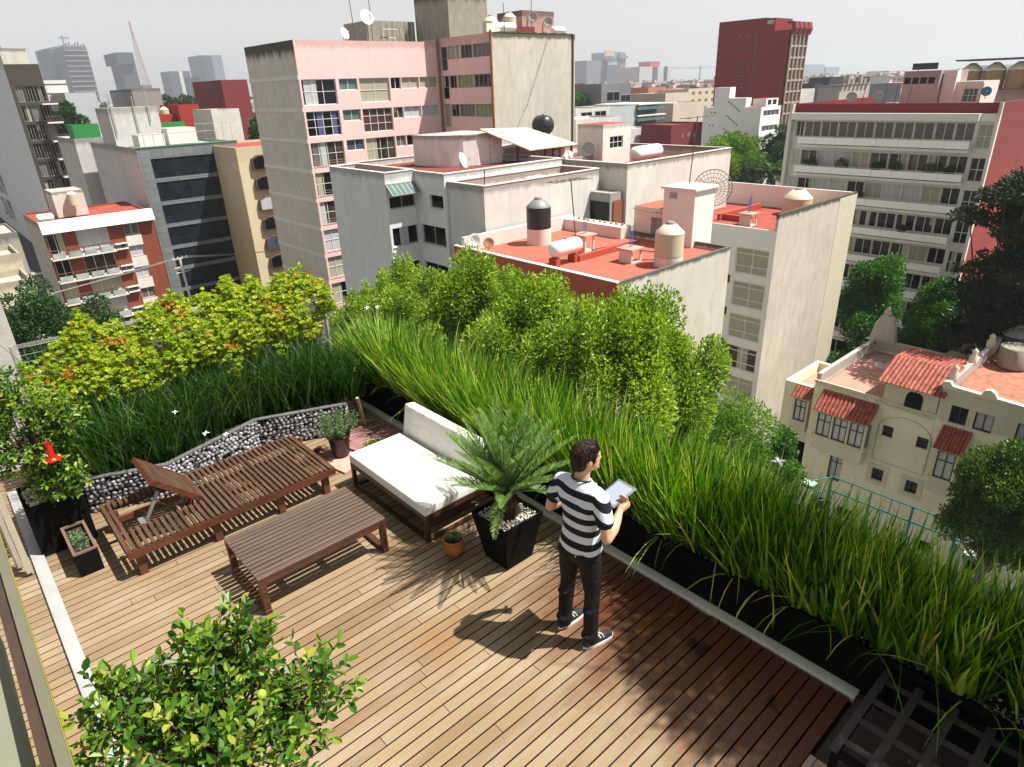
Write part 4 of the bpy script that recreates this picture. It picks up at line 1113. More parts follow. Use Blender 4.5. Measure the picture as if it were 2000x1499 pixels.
# canvas shoes
M_SHOE = plain('black_canvas', (.018, .017, .016), .8, var=.3, scale=40, space='obj'); M_RUB = plain('white_rubber', (.75, .74, .70), .5, var=.04, space='obj')
for sy, sx, yaw in ((-.125, .0, -14), (.165, .02, -4)):
    RM = Matrix.Rotation(rad(yaw), 3, 'Z'); b = Vector((sx, sy, 0)); T = lambda x, y, z: tuple(b + RM @ Vector((x, y, z)))
    def sole(m, a, w, z0, z1, T=T):
        pts = []
        for j in range(28):
            q = 2*PI*j/28; c, s = math.cos(q), math.sin(q)
            x = .055 + .145*c; y = (.042 + .010*c) * s * (1 if abs(s) < .9 else 1)
            pts.append((x*a + .055*(1-a), y*w))
        vs = [T(x, y, z0) for x, y in pts] + [T(x, y, z1) for x, y in pts]; n = 28
        m.add(vs, [tuple(range(n))[::-1], tuple(range(n, 2*n))] + [(i, (i+1) % n, n+(i+1) % n, n+i) for i in range(n)])
    sp_ = [lambda m, T=T: m.tube([T(-.055, 0, .045), T(.02, 0, .055), T(.09, 0, .045), T(.155, 0, .034)], [.038, .044, .042, .034], 14),
           lambda m, T=T: m.ball(T(.16, 0, .034), .034, 12, 8, (1, 1, .8)), lambda m, T=T: m.tube([T(-.035, 0, .05), T(-.03, 0, .11)], [.04, .04], 14), lambda m, T=T: m.ball(T(-.055, 0, .045), .038, 12, 8)]
    me = remesh(sp_, 'shoe', .006, 4, M_SHOE, man)
    for v in me.vertices: v.co.z = max(v.co.z, .022)
    so = attach(me, 'shoe', M_SHOE, man)
    m = MB(); sole(m, 1.0, 1.0, .0, .026); m.build('sole', M_RUB, so)
    m = MB()
    for k in range(4): m.tube([T(.035 + .02*k, -.022, .100 - .009*k), T(.045 + .02*k, .022, .100 - .009*k)], .0035, 5)
    m.tube([T(.04, 0, .105), T(.03, -.03, .115), T(.045, -.05, .085)], .0035, 5); m.tube([T(.04, 0, .105), T(.05, .035, .115), T(.06, .05, .08)], .0035, 5); m.tube([T(.04, 0, .107), T(.07, -.025, .10), T(.08, -.045, .07)], .003, 5)
    m.build('laces', M_RUB, so)
man.location = (2.985, 2.675, 0); man.rotation_euler = (0, 0, rad(2))
# tablet: rests in his hands, a thing of its own
tb2 = thing('tablet', 'grey framed tablet computer with a blank bright screen held by the man', 'tablet', (0, 0, 0))
m = MB(); m.obox(TC, (.245, .185, .009), TM); m.build('case', plain('tablet_grey', (.10, .11, .13), .3, .3, space='obj'), tb2, bevel=.003)
M_SCR = NT('tablet_screen'); M_SCR.col((.30, .34, .42)); M_SCR = M_SCR.set(.18, 0, .6)
m = MB(); m.obox(TC + TN*.0052, (.20, .152, .0014), TM); m.build('screen', M_SCR, tb2)
m = MB(); m.obox(TC + TN*.0047, (.237, .177, .001), TM); m.build('bezel', plain('bezel', (.16, .17, .20), .2, space='obj'), tb2)
tb2.location = man.location; tb2.rotation_euler = man.rotation_euler
M_SHRUBD = foliage('balcony_leaf', [(0, (.01, .04, .008)), (.6, (.04, .11, .015)), (1, (.12, .22, .03))], .25)
# ------------------------------------------------------------------ building helpers
GZ = -24.6
def PT(ax, P, u, d, z): return (u, P + d, z) if ax == 'y' else (P + d, u, z)
def pbox(m, ax, P, u0, u1, d0, d1, z0, z1):
    if ax == 'y': m.box(u0, u1, P + d0, P + d1, z0, z1)
    else: m.box(P + d0, P + d1, u0, u1, z0, z1)
def wall(m, ax, P, u0, u1, z0, z1, holes=(), dep=.16):
    us = sorted({u0, u1} | {h[0] for h in holes} | {h[1] for h in holes}); zs = sorted({z0, z1} | {h[2] for h in holes} | {h[3] for h in holes})
    us = [u for u in us if u0 <= u <= u1]; zs = [z for z in zs if z0 <= z <= z1]
    for i in range(len(us)-1):
        run = None
        for j in range(len(zs)-1):
            uc, zc = (us[i]+us[i+1])/2, (zs[j]+zs[j+1])/2
            inside = any(h[0] < uc < h[1] and h[2] < zc < h[3] for h in holes)
            if not inside:
                if run is None: run = zs[j]
            if (inside or j == len(zs)-2) and run is not None:
                e = zs[j] if inside else zs[j+1]
                m.poly([PT(ax, P, us[i], 0, run), PT(ax, P, us[i+1], 0, run), PT(ax, P, us[i+1], 0, e), PT(ax, P, us[i], 0, e)]); run = None
    for h in holes:
        a, b, c, d = h[:4]
        for q in (((a, 0, c), (a, dep, c), (a, dep, d), (a, 0, d)), ((b, 0, c), (b, dep, c), (b, dep, d), (b, 0, d)), ((a, 0, c), (b, 0, c), (b, dep, c), (a, dep, c)), ((a, 0, d), (b, 0, d), (b, dep, d), (a, dep, d))):
            m.poly([PT(ax, P, *v) for v in q])
def win(t, ax, P, h, us=(.5,), zs=(), fm=None, pm=None, fw=.05, rec=.13, sill=None, name='window'):
    a, b, c, d = h[:4]; m = MB(); r0, r1 = rec - .05, rec + .01
    pbox(m, ax, P, a, a + fw, r0, r1, c, d); pbox(m, ax, P, b - fw, b, r0, r1, c, d)
    pbox(m, ax, P, a + fw, b - fw, r0, r1, c, c + fw); pbox(m, ax, P, a + fw, b - fw, r0, r1, d - fw, d)
    for u in us:
        x = a + (b-a)*u; pbox(m, ax, P, x - fw*.45, x + fw*.45, r0 + .004, r1, c + fw, d - fw)
    for z in zs:
        y = c + (d-c)*z; pbox(m, ax, P, a + fw, b - fw, r0 + .008, r1 - .002, y - fw*.4, y + fw*.4)
    f = m.build(name, fm, t)
    m = MB(); m.poly([PT(ax, P, a, rec, c), PT(ax, P, b, rec, c), PT(ax, P, b, rec, d), PT(ax, P, a, rec, d)])
    m.build('pane', pm, f)
    if pm in (M_GLD, M_INT) and b - a > 1.0 and R.random() < .45 and name == 'window':
        w_ = (b - a) * R.uniform(.18, .4); s0 = a + fw if R.random() < .4 else a + (b - a - w_) * R.random(); zb_ = c if R.random() < .7 else c + (d - c) * R.uniform(.3, .6)
        m = MB(); m.poly([PT(ax, P, s0, rec - .012, zb_), PT(ax, P, s0 + w_, rec - .012, zb_), PT(ax, P, s0 + w_, rec - .012, d), PT(ax, P, s0, rec - .012, d)])
        m.build('curtain', R.choice((M_CRT, M_CRW, M_CRG, M_CRT)), f)
    if sill:
        m = MB(); pbox(m, ax, P, a - .06, b + .06, -.06, .1, c - .07, c - .002); m.build('sill', sill, f)
    return f
def bld(name, label, x0, x1, y0, y1, z1, wm, rm, par=.5, hy=(), hx=(), z0=GZ, cat='building', th=.18, group=None, cap=None, sidemat=None):
    t = thing(name, label, cat, ((x0+x1)/2, (y0+y1)/2, z0), group)
    m = MB(); wall(m, 'y', y0, x0, x1, z0, z1, hy); m.poly([(x1, y0, z0), (x1, y1, z0), (x1, y1, z1), (x1, y0, z1)]); m.poly([(x0, y1, z0), (x1, y1, z0), (x1, y1, z1), (x0, y1, z1)])
    if sidemat is None: wall(m, 'x', x0, y0, y1, z0, z1, hx)
    if par > 0:
        a, b, c, d = x0 + th, x1 - th, y0 + th, y1 - th; zr = z1 - par - .05
        for q in (((x0, y0), (x1, y0), (b, c), (a, c)), ((x1, y0), (x1, y1), (b, d), (b, c)), ((x1, y1), (x0, y1), (a, d), (b, d)), ((x0, y1), (x0, y0), (a, c), (a, d))):
            m.poly([(u, v, z1) for u, v in q])
        for q in (((a, c), (b, c)), ((b, c), (b, d)), ((b, d), (a, d)), ((a, d), (a, c))):
            m.poly([(q[0][0], q[0][1], zr), (q[1][0], q[1][1], zr), (q[1][0], q[1][1], z1), (q[0][0], q[0][1], z1)])
    m.build('wall', wm, t)
    if sidemat is not None:
        m = MB(); wall(m, 'x', x0, y0, y1, z0, z1, hx); m.build('side_wall', sidemat, t)
    m = MB()
    if par > 0: m.poly([(x0 + .1, y0 + .1, z1 - par), (x1 - .1, y0 + .1, z1 - par), (x1 - .1, y1 - .1, z1 - par), (x0 + .1, y1 - .1, z1 - par)])
    else: m.poly([(x0, y0, z1), (x1, y0, z1), (x1, y1, z1), (x0, y1, z1)])
    m.build('roof', rm, t)
    if cap:
        m = MB(); k = .04
        m.box(x0 - k, x1 + k, y0 - k, y0 + th + k, z1 + .004, z1 + .06); m.box(x0 - k, x0 + th + k, y0 + th + k + .001, y1 + k, z1 + .004, z1 + .06)
        m.box(x1 - th - k, x1 + k, y0 + th + k + .001, y1 + k, z1 + .004, z1 + .06); m.box(x0 + th + k + .001, x1 - th - k - .001, y1 - th - k, y1 + k, z1 + .004, z1 + .06)
        m.build('coping', cap, t)
    return t
def add(t, name, mat, f, **kw):
    m = MB(); f(m); return m.build(name, mat, t, **kw)

M_GLD = glass_dark('dark_glass', (.004, .005, .007)); M_GLB = glass_dark('blue_glass', (.05, .075, .10)); M_GLG = glass_dark('green_glass', (.10, .17, .16), .1)
M_GLW = glass_dark('frosted_glass', (.34, .38, .38), .25); M_INT = glass_dark('room_seen_through_glass', (.05, .038, .028), .08, var=.7)
M_CRT = curtain('cream_curtain', (.50, .48, .36)); M_CRW = curtain('white_curtain', (.62, .64, .66)); M_CRP = curtain('purple_curtain', (.10, .035, .05), 12, .4); M_CRG = curtain('grey_curtain', (.17, .165, .155)); M_CRL = curtain('green_curtain', (.30, .38, .17)); M_CRB = curtain('blue_curtain', (.12, .14, .30), 10, .3)
M_FRW = plain('white_frame', (.66, .66, .64), .5, bump=0); M_FRG = plain('grey_frame', (.34, .33, .32), .5, bump=0); M_FRK = plain('black_frame', (.02, .02, .022), .5, bump=0); M_FRB = plain('brown_frame', (.10, .06, .045), .5, bump=0)
M_RROOF = plain('red_roof_coating', (.28, .05, .034), .8, var=.35, scale=.9); M_RROOF2 = plain('dark_red_roof', (.17, .028, .022), .85, var=.3, scale=.9)
M_GROOF = plain('grey_roof', (.34, .33, .31), .9, var=.2, scale=.8)
M_WCAP = plain('white_coping', (.66, .64, .60), .8, var=.1, scale=2)
PANES = [M_GLD, M_CRT, M_GLB, M_INT, M_CRW, M_GLG, M_CRG, M_GLD]

# ------------------------------------------------------------------ pink apartment block
M_PINK = plaster('pink_wall', (.78, .54, .52), 8.6, .35, (.25, .12, .10), var=.05, depth=2.0, patch=.08)
M_PSIDE = plaster('pink_block_side', (.62, .585, .51), 8.6, .95, (.04, .034, .022), depth=3.4, patch=.45)
FH = 2.83
A_ = []; kinds = []
for k in range(10):
    zt = 5.26 - FH*k
    A_.append((31.25, 34.85, zt - 2.27, zt)); kinds.append(('big', k)); A_.append((35.2, 37.25, zt - 1.05, zt)); kinds.append(('small', k))
    A_.append((37.45, 41.0, zt - 2.25, zt)); kinds.append(('mid', k))
    A_.append((41.15, 42.4, zt - 1.1, zt)); kinds.append(('rib', k)); A_.append((42.5, 44.7, zt - 1.1, zt)); kinds.append(('rib', k)); A_.append((44.8, 47.2, zt - 1.1, zt)); kinds.append(('rib', k))
pk = bld('apartment_block', 'tall pink apartment block with a stained concrete side and rusty drainpipes', 31.0, 47.58, 64, 75.3, 8.6, M_PINK, M_GROOF, .35, hy=A_, sidemat=M_PSIDE)
big = [M_GLD, M_GLD, M_INT, M_GLD, M_INT, M_CRW, M_CRT, M_GLD, M_CRG, M_GLD]
midp = [M_CRT, M_CRP, M_INT, M_GLD, M_CRG, M_CRT, M_GLD, M_CRT, M_GLD, M_GLD]
for h, (kd, k) in zip(A_, kinds):
    if k > 8: continue
    pm = {'big': big[k % 10], 'mid': midp[k % 10], 'small': [M_GLG, M_GLG, M_GLB, M_GLB][k % 4]}.get(kd) or PANES[int(h[0]*7 + k*3) % 8]
    us = {'big': (.32, .62), 'small': (.5,), 'mid': (.5,), 'rib': (.5,)}[kd]
    if kd in ('big', 'mid') and k: us = (.25, .5, .75)
    if kd == 'big' and k < 5:
        add(pk, 'curtain', (M_CRW, M_CRB, M_CRW, M_CRT, M_CRW)[k], lambda m: [m.box(x_, x_ + .62, 64.17, 64.18, h[2] + .05, h[3] - .05) for x_ in ((32.2,), (32.4, 33.9), (32.3,), (31.4, 34.2), (31.3, 33.8))[k]])
    win(pk, 'y', 64, h, us, (.52,) if kd == 'big' and k != 1 else ((.36, .68) if kd in ('mid', 'big') and k == 1 else ((.5,) if kd == 'mid' else ())), M_FRW, pm, .06, .2)
for k in range(2, 10):      # guard rails in front of the large windows
    zt = 5.26 - FH*k
    def g(m):
        for q in range(3): m.box(31.3, 34.8, 63.93, 63.955, zt - 2.2 + .22*q, zt - 2.17 + .22*q)
    add(pk, 'window_rail', M_FRG, g)
for k in range(9):
    z = 5.62 - FH*k; add(pk, 'side_band', M_WCAP, lambda m: m.box(30.93, 31.0 - .001, 63.9, 75.3, z - .36, z))
M_RUST = plain('rusty_pipe', (.26, .11, .03), .7, var=.4, scale=3)
def pipe(m): m.tube([(47.35, 63.8, 8.9), (47.35, 63.8, -24)], .11, 8)
add(pk, 'drainpipe', M_RUST, pipe)
add(pk, 'edge_strip', plain('pale_pink', (.70, .50, .47), .8), lambda m: m.box(31.002, 31.16, 63.9, 63.998, -24, 8.6))
# wing coming forward on the right
M_PWING = plaster('wing_concrete', (.54, .51, .44), 8.85, .9, (.05, .04, .03), depth=1.3, patch=.5)
hx = []
for k in range(9):
    zt = 8.1 - 2.83*k if k else 8.1
    zt = [8.08, 5.28, 2.45, -.4, -3.2, -6.05, -8.85, -11.7, -14.5][k]
    hx += [(55.5, 58.3, zt - 1.25, zt), (58.36, 61.0, zt - 1.25, zt), (61.06, 62.5, zt - 1.25, zt), (62.56, 63.75, zt - 2.3, zt)]
pw = bld('apartment_wing', 'forward wing of the pink block with a wide blank stained concrete end wall', 47.6, 59.7, 55.3, 75, 8.9, M_PWING, M_GROOF, .3, hx=hx, sidemat=M_PINK)
for i, h in enumerate(hx[:24]): win(pw, 'x', 47.6, h, (.25, .5, .75) if i % 4 < 2 else (.5,) if i % 4 == 2 else (), (.5,) if i % 4 == 3 else (), M_FRG, (M_CRG, M_CRT, M_INT, M_GLD, M_CRL, M_GLD, M_GLB, M_CRL, M_GLD)[(i*5) % 9], .06, .2)
add(pw, 'drainpipe', M_RUST, lambda m: m.tube([(47.45, 55.2, 9.1), (47.45, 55.2, -24)], .13, 8))
add(pw, 'corner_pipe', M_FRB, lambda m: m.tube([(59.3, 55.2, 8.9), (59.3, 55.2, -20)], .09, 6))
add(pw, 'cable', M_FRK, lambda m: m.tube([(55.6, 55.25, 8.7), (52.3, 55.25, 2.2), (49.6, 55.25, -1.5)], .018, 4))
add(pw, 'moss_line', plain('moss', (.09, .09, .02), .95, var=.5, scale=3), lambda m: [m.box(47.9 + .5*k, 48.4 + .5*k, 55.26, 55.46 + .05*(k % 3), 8.906, 8.93 + .05*((k*7) % 3)) for k in range(23)])
M_OLDC = plaster('old_concrete', (.27, .25, .20), 12.5, .9, (.045, .04, .03), depth=2.4, patch=.7)
def roofbox(name, label, x0, x1, y0, y1, z0, z1, mat, roof=None, cat='roof house', hy=(), hx=(), par=.0, **kw):
    return bld(name, label, x0, x1, y0, y1, z1, mat, roof or M_GROOF, par, hy, hx, z0=z0, cat=cat, **kw)
rb1 = roofbox('roof_structure', 'long stained concrete roof structure with pale stays on top of the pink block', 41.6, 47.5, 68, 73, 8.26, 10.8, M_OLDC)
def stays(m):
    for x in (43.2, 44.0, 44.7, 45.6, 46.3, 46.9): m.tube([(x, 67.7, 8.3), (x + .1, 67.8, 10.9)], .03, 4)
    m.tube([(45.2, 67.7, 10.6), (46.0, 67.6, 8.4)], .03, 4); m.tube([(43.2, 67.7, 10.0), (45, 67.7, 10.0)], .03, 4); m.tube([(43.8, 67.7, 9.2), (44.7, 67.7, 9.2)], .03, 4)
add(rb1, 'stays', M_FRW, stays)
roofbox('lift_tower', 'tall stained concrete lift tower, highest on the pink block', 47.7, 53.0, 62, 68, 8.6, 13.4, plaster('tower_concrete', (.30, .275, .22), 13.4, .9, (.045, .04, .03), depth=3, patch=.7))
roofbox('roof_room', 'weathered pink roof room at the right end of the pink block', 54.4, 59.2, 58, 62, 8.6, 11.3, plaster('old_pink', (.50, .27, .25), 11.3, .9, (.12, .08, .06), depth=2, patch=.8))
roofbox('skylight_box', 'low dark red box between the tank and the roof room on the pink block', 51.5, 54.6, 56.3, 57.6, 8.6, 9.6, M_RROOF2)
for x0, x1 in ((46.9, 49.2), (43.9, 0)):
    if x1: 
        m = MB(); m.box(x0 + .8, x1 + .3, 56, 56.1, 9.0, 9.75); tag(m.build('parapet_wall', M_WCAP, loc=(48, 56, 9)), 'white parapet panel in front of the white gas tank on the pink block', 'wall')

# ---- tanks, dishes, aerials
M_TWH = plain('white_tank', (.74, .73, .68), .4, var=.05, scale=2); M_TBE = plain('beige_tank', (.52, .46, .32), .5, var=.08, scale=2); M_TBK = plain('black_tank', (.018, .018, .022), .4, var=.2, scale=3)
M_TCAP = plain('cream_tank_lid', (.62, .57, .44), .5, var=.06); M_GREYT = plain('grey_tank_lid', (.20, .21, .22), .5)
def htank(label, c, L, r, ang=0, mat=None, name='gas_tank', legs=True, strap=None):
    t = thing(name, label, 'tank', (c[0], c[1], c[2] - r), None); c = Vector(c); d = Vector((math.cos(ang), math.sin(ang), 0))
    M = Matrix((Vector((0, 0, 1)), Vector((-d.y, d.x, 0)), d)).transposed(); m = MB()
    prof = [(r*math.sin(a), -L/2 + r*.75 - r*.75*math.cos(a)) for a in np.linspace(.02, PI/2, 7)] + [(r*math.sin(a), L/2 - r*.75 - r*.75*math.cos(a)) for a in np.linspace(PI/2, PI - .02, 7)]
    m.lathe(c, prof, 24, True, M); m.build('tank', mat or M_TWH, t)
    if legs:
        for s in (-.3, .3):
            m = MB(); q = c + d*L*s; m.obox((q.x, q.y, c.z - r*.95), (.16, r*1.1, r*.5), Matrix.Rotation(ang, 3, 'Z')); m.build('saddle', M_TWH, t)
    m = MB(); m.tube([c + Vector((0, 0, r*.9)), c + Vector((0, 0, r*1.12))], .09, 8); m.build('valve', plain('blue_valve', (.05, .14, .3), .5), t)
    return t
def vtank(label, c, r, h, body, lid, base=None, baseh=0, name='water_tank'):
    t = thing(name, label, 'tank', c); z = c[2]
    if base: 
        m = MB(); m.lathe(c, [(r*1.0, 0), (r*1.0, baseh)], 28, True); m.build('plinth', base, t); z += baseh
    m = MB(); pr = [(r*.97, 0)]
    for k in range(6): pr += [(r, h*(.04 + .15*k)), (r*.985, h*(.10 + .15*k))]
    pr += [(r, h*.97)]; m.lathe((c[0], c[1], z), pr, 28); m.build('tank', body, t)
    m = MB(); m.lathe((c[0], c[1], z + h), [(r*1.0, -.03), (r*.99, .02), (r*.42, r*.55), (r*.36, r*.56)], 28); m.build('shoulder', lid, t)
    m = MB(); m.lathe((c[0], c[1], z + h + r*.56), [(r*.33, .0), (r*.33, .1), (r*.2, .15)], 16); m.build('lid', M_OLDC, t)
    return t
def dish(label, c, r, az, el=.5, mat=None, foot=.6, name='satellite_dish'):
    t = thing(name, label, 'satellite dish', (c[0], c[1], c[2] - foot)); c = Vector(c)
    n_ = Vector((math.cos(az)*math.cos(el), math.sin(az)*math.cos(el), math.sin(el))); s = Vector((-math.sin(az), math.cos(az), 0)); u = n_.cross(s)
    M = Matrix((s, u, n_)).transposed(); m = MB()
    m.lathe(c, [(.001, 0), (r*.4, r*.04), (r*.75, r*.14), (r, r*.26), (r*.98, r*.28), (r*.7, r*.17), (.001, .03)], 20, True, M, cap=False); m.build('reflector', mat or M_TWH, t)
    m = MB(); m.tube([c - n_*.03, (c.x - n_.x*.12, c.y - n_.y*.12, c.z - .2), (c.x - n_.x*.12, c.y - n_.y*.12, c.z - foot)], .035, 6); m.build('mast', M_FRG, t)
    m = MB(); m.tube([c + u*(-r*.9) + n_*.1, c + n_*r*1.1], .02, 4); m.tube([c + n_*r*1.05, c + n_*r*1.2], .06, 6); m.build('feed_arm', M_FRG, t)
    return t
def pole(label, a, b, r=.035, name='aerial_pole', mat=None, bars=(), cat='aerial'):
    t = thing(name, label, cat, a); m = MB(); m.tube([a, b], r, 6); m.build('mast', mat or M_FRB, t)
    if bars:
        m = MB()
        for p, q in bars: m.tube([p, q], .018, 4)
        m.build('elements', mat or M_FRB, t)
    return t
htank('white gas tank on the roof edge of the pink block, below the lift tower', (50.3, 56.4, 9.5), 3.2, .42, rad(0))
vtank('round cream water tank behind the white gas tank on the pink block', (49.6, 57.6, 8.6), .8, 1.45, M_TBE, M_TCAP)
vtank('taller cream water tank beside the weathered pink roof room', (52.2, 57.6, 8.6), .72, 1.9, M_TBE, M_TCAP)
htank('small white tank at the far right roof corner of the pink block', (58.0, 56.2, 9.35), 2.0, .36)
dish('grey satellite dish near the left front edge of the pink block roof', (36.7, 64.5, 9.2), .55, rad(-70), .3)
dish('large pale satellite dish against the long concrete roof structure', (40.9, 67, 10.9), .75, rad(-90), .3, foot=2)
pole('thin tall aerial on the pink facade roofline', (37.8, 64.3, 8.6), (37.5, 64.3, 13.5)); pole('thin aerial above the large pale dish', (40.8, 66, 8.6), (40.8, 66, 13.6))
dish('dark dish on the wall of the weathered pink roof room', (55.6, 57.6, 10.6), .55, rad(-140), .2, M_FRG, .3); dish('second dark dish on the weathered pink roof room, further right', (57.9, 57.6, 10.2), .55, rad(-140), .2, M_FRG, .3)
pole('slim aerial rising from the roof of the pink block wing', (50.0, 55.9, 8.9), (49.9, 55.9, 11.6)); pole('slim aerial in front of the weathered pink roof room', (55.0, 57.2, 8.9), (55, 57.2, 12.4))

# ------------------------------------------------------------------ grey white building complex in the middle
M_GW = plaster('grey_white_wall', (.70, .71, .70), -1.2, .5, (.10, .10, .09), var=.06, depth=1.6, patch=.3)
M_GW2 = plaster('grey_white_wall_b', (.60, .595, .57), -1.9, .6, (.12, .11, .09), var=.06, depth=1.5, patch=.3)
hA = [(25.9, 28.15, -3.8, -2.95), (25.9, 28.17, -6.52, -5.17), (25.9, 28.1, -9.3, -7.85)]
hA2 = [(38.66, 40.3, -3.78, -2.86), (38.66, 41.66, -6.5, -5.1), (38.66, 41.66, -9.3, -7.9)]
ga = bld('grey_building', 'pale grey rendered building with an awning over one dark window, left of the centre', 25.7, 28.2, 42, 50, -1.27, M_GW, M_RROOF2, .5, hy=hA, cap=M_WCAP)
for h in hA: win(ga, 'y', 42, h, (.5,), (), M_FRG, M_GLD, .06, .2, M_WCAP)
def awn(m):
    for k in range(7):
        x = 25.75 + k*.4; m.bar((x, 42, -2.05), (x, 41.2, -2.75), .05)
    m.bar((25.75, 41.2, -2.75), (28.15, 41.2, -2.75), .06); m.bar((25.75, 41.95, -2.05), (28.15, 41.95, -2.05), .06)
ao = add(ga, 'awning', M_FRG, awn); add(ao, 'awning_panel', M_GLG, lambda m: m.poly([(25.75, 41.95, -2.08), (28.15, 41.95, -2.08), (28.15, 41.2, -2.78), (25.75, 41.2, -2.78)]))
gb2 = bld('grey_building', 'pale grey recessed block with corner windows, between the awning building and the long white parapet', 28.22, 40.0, 38.4, 52, -1.37, M_GW, M_RROOF2, .45, hx=hA2, cap=M_WCAP)
for h in hA2: win(gb2, 'x', 28.22, h, (.5,) if h[1] > 41 else (), (), M_FRG, M_GLD, .06, .2, M_WCAP)
a3 = bld('white_building', 'long low pale building with a blank sunny wall behind the black tank', 28.45, 39.9, 34.4, 38.35, -1.9, M_GW2, M_RROOF, .55, cap=M_WCAP)
add(a3, 'roof_hatch', M_WCAP, lambda m: m.box(34.8, 36.6, 36.2, 37.4, -2.43, -2.2))
hr = [(40.9, 45.2, -4.7, -3.6)]
a4 = bld('white_building', 'long pale wall building with a red roof behind the terracotta roof terrace', 40.4, 54.6, 32.1, 47.5, -1.5, plaster('pale_wall_c', (.64, .62, .57), -1.5, .7, (.12, .10, .08), depth=1.2, patch=.35), M_RROOF2, .75, hx=[(32.6, 34.3, -4.7, -3.6), (32.6, 34.3, -8.2, -6.0)], cap=M_WCAP)
win(a4, 'x', 40.4, (32.6, 34.3, -4.7, -3.6), (), (), M_FRG, M_GLD); win(a4, 'x', 40.4, (32.6, 34.3, -8.2, -6.0), (), (), M_FRG, M_GLD)
m = MB(); m.box(38.9, 40.38, 32.4, 34.35, GZ, -3.45); 
o = m.build('link_block', plain('shaded_link', (.28, .28, .26), .8), loc=(39.6, 33.4, GZ)); tag(o, 'narrow dark windowed link between the black tank wall and the long pale wall', 'building')
m = MB(); m.box(38.85, 38.9, 32.5, 34.3, -6.3, -4.1); tag(m.build('link_window', M_GLD, loc=(38.87, 33.4, -6.3)), 'black glazed opening in the narrow link behind the terracotta roof', 'window')
m = MB(); m.box(39.2, 40.3, 32.30, 32.36, -6.3, -4.0); tag(m.build('rusty_door', plain('rust_door', (.24, .075, .04), .6), loc=(39.8, 32.3, -6.3)), 'rust red door leaf beside the black glazed opening', 'door')
# parapet behind and canopy house
crh = thing('roof_house', 'curved white roof house left of the tilted cream canopy', 'roof house', (36, 46, -1.8))
add(crh, 'wall', plaster('curved_white', (.74, .73, .69), .55, .4, depth=1), lambda m: m.prism([(33.1, 49), (33.1, 47.4), (33.35, 46.2), (33.9, 45.2), (34.8, 44.4), (36, 44.02), (38.6, 44), (38.6, 49)], -1.8, .5)); add(crh, 'roof', M_GROOF, lambda m: m.prism([(33.0, 49.1), (33.0, 47.4), (33.25, 46.15), (33.8, 45.1), (34.75, 44.3), (36, 43.92), (38.7, 43.9), (38.7, 49.1)], .505, .6))
cnp = thing('canopy', 'tilted cream corrugated canopy on dark blue steel posts', 'canopy', (41, 42.5, -1.8))
M_CANO = NT('corrugated_cream'); _w = M_CANO.new('ShaderNodeTexWave', wave_type='BANDS', bands_direction='X'); _w.inputs['Scale'].default_value = 1.6; M_CANO.link(M_CANO.pos(), _w.inputs[0]); M_CANO.col(M_CANO.ramp(_w.outputs['Fac'], [(0, (.50, .46, .32)), (1, (.62, .58, .44))])); M_CANO.bump(_w.outputs['Fac'], .5, .05); M_CANO = M_CANO.set(.6)
CP = [(36.1, 43.8, 1.0), (45.8, 48.5, .42), (50.0, 45.9, -1.25), (39.4, 41.5, -.76)]
m = MB()
m.add([Vector(p) for p in CP] + [Vector(p) - Vector((0, 0, .1)) for p in CP], [(0, 1, 2, 3), (4, 5, 6, 7), (0, 1, 5, 4), (1, 2, 6, 5), (2, 3, 7, 6), (3, 0, 4, 7)]); m.build('roof_sheet', M_CANO, cnp)
M_NAVYS = plain('navy_steel', (.02, .035, .09), .5, bump=0)
for p, zt in (((38.9, 42.4), -.45), ((40.6, 42.1), -.85), ((42.9, 43.2), -.95), ((44.6, 43.9), -1.0), ((46.0, 44.4), -1.1), ((48.9, 45.7), -1.25)): add(cnp, 'post', M_NAVYS, lambda m: m.bar((p[0], p[1], -2.4), (p[0], p[1], zt), .15))
def steel(m):
        pass
for z in (-1.75, -1.35): add(cnp, 'cross_rail', M_NAVYS, lambda m: m.bar((38.98, 42.38, z), (40.5, 42.1, z), .1)); add(cnp, 'cross_rail', M_NAVYS, lambda m: m.bar((44.7, 43.92, z), (45.9, 44.38, z), .1))
roofbox('roof_house', 'cream roof house in the shade under the tilted canopy', 39.9, 47.5, 45.2, 49, -2.2, -.9, plain('cream_wall', (.52, .48, .36), .8))
m = MB(); m.box(34.4, 40.2, 40.0, 40.18, -2.3, -1.5); m.box(40.2, 45.2, 38.6, 38.78, -2.3, -1.45); m.box(40.15, 40.33, 38.79, 40.0, -2.3, -1.47)
tag(m.build('roof_parapet', M_GW2, loc=(39, 39.5, -2.3)), 'low white parapet wall running in front of the tilted canopy', 'wall')
sb = roofbox('stair_house', 'white boxy stair house with a lattice window, beside the big white gas tank', 44.0, 47.6, 37.6, 40.4, -2.25, .92, plaster('stair_white', (.72, .70, .65), .92, .4, depth=1), M_RROOF, hy=[(44.9, 46.6, -1.0, -.05)], hx=())
win(sb, 'y', 37.6, (44.9, 46.6, -1.0, -.05), (.33, .66), (.5,), M_FRW, M_GLD)
htank('big white gas tank on the red roof beside the stair house', (46.2, 34.8, -1.25), 3.9, .56, rad(4))
htank('black barrel tank behind the tilted canopy', (48.9, 49.5, .45), 2.2, .9, rad(90), M_TBK, 'water_tank')
dish('round white dish on the left white parapet', (31.6, 40.6, -.9), .6, rad(-60), .35); dish('round white dish at the right end of the canopy parapet', (44.6, 38.3, -1.0), .6, rad(-50), .4); dish('thin edge-on dish by the canopy parapet', (43.2, 38.4, -.9), .6, rad(-150), .2, M_FRG)
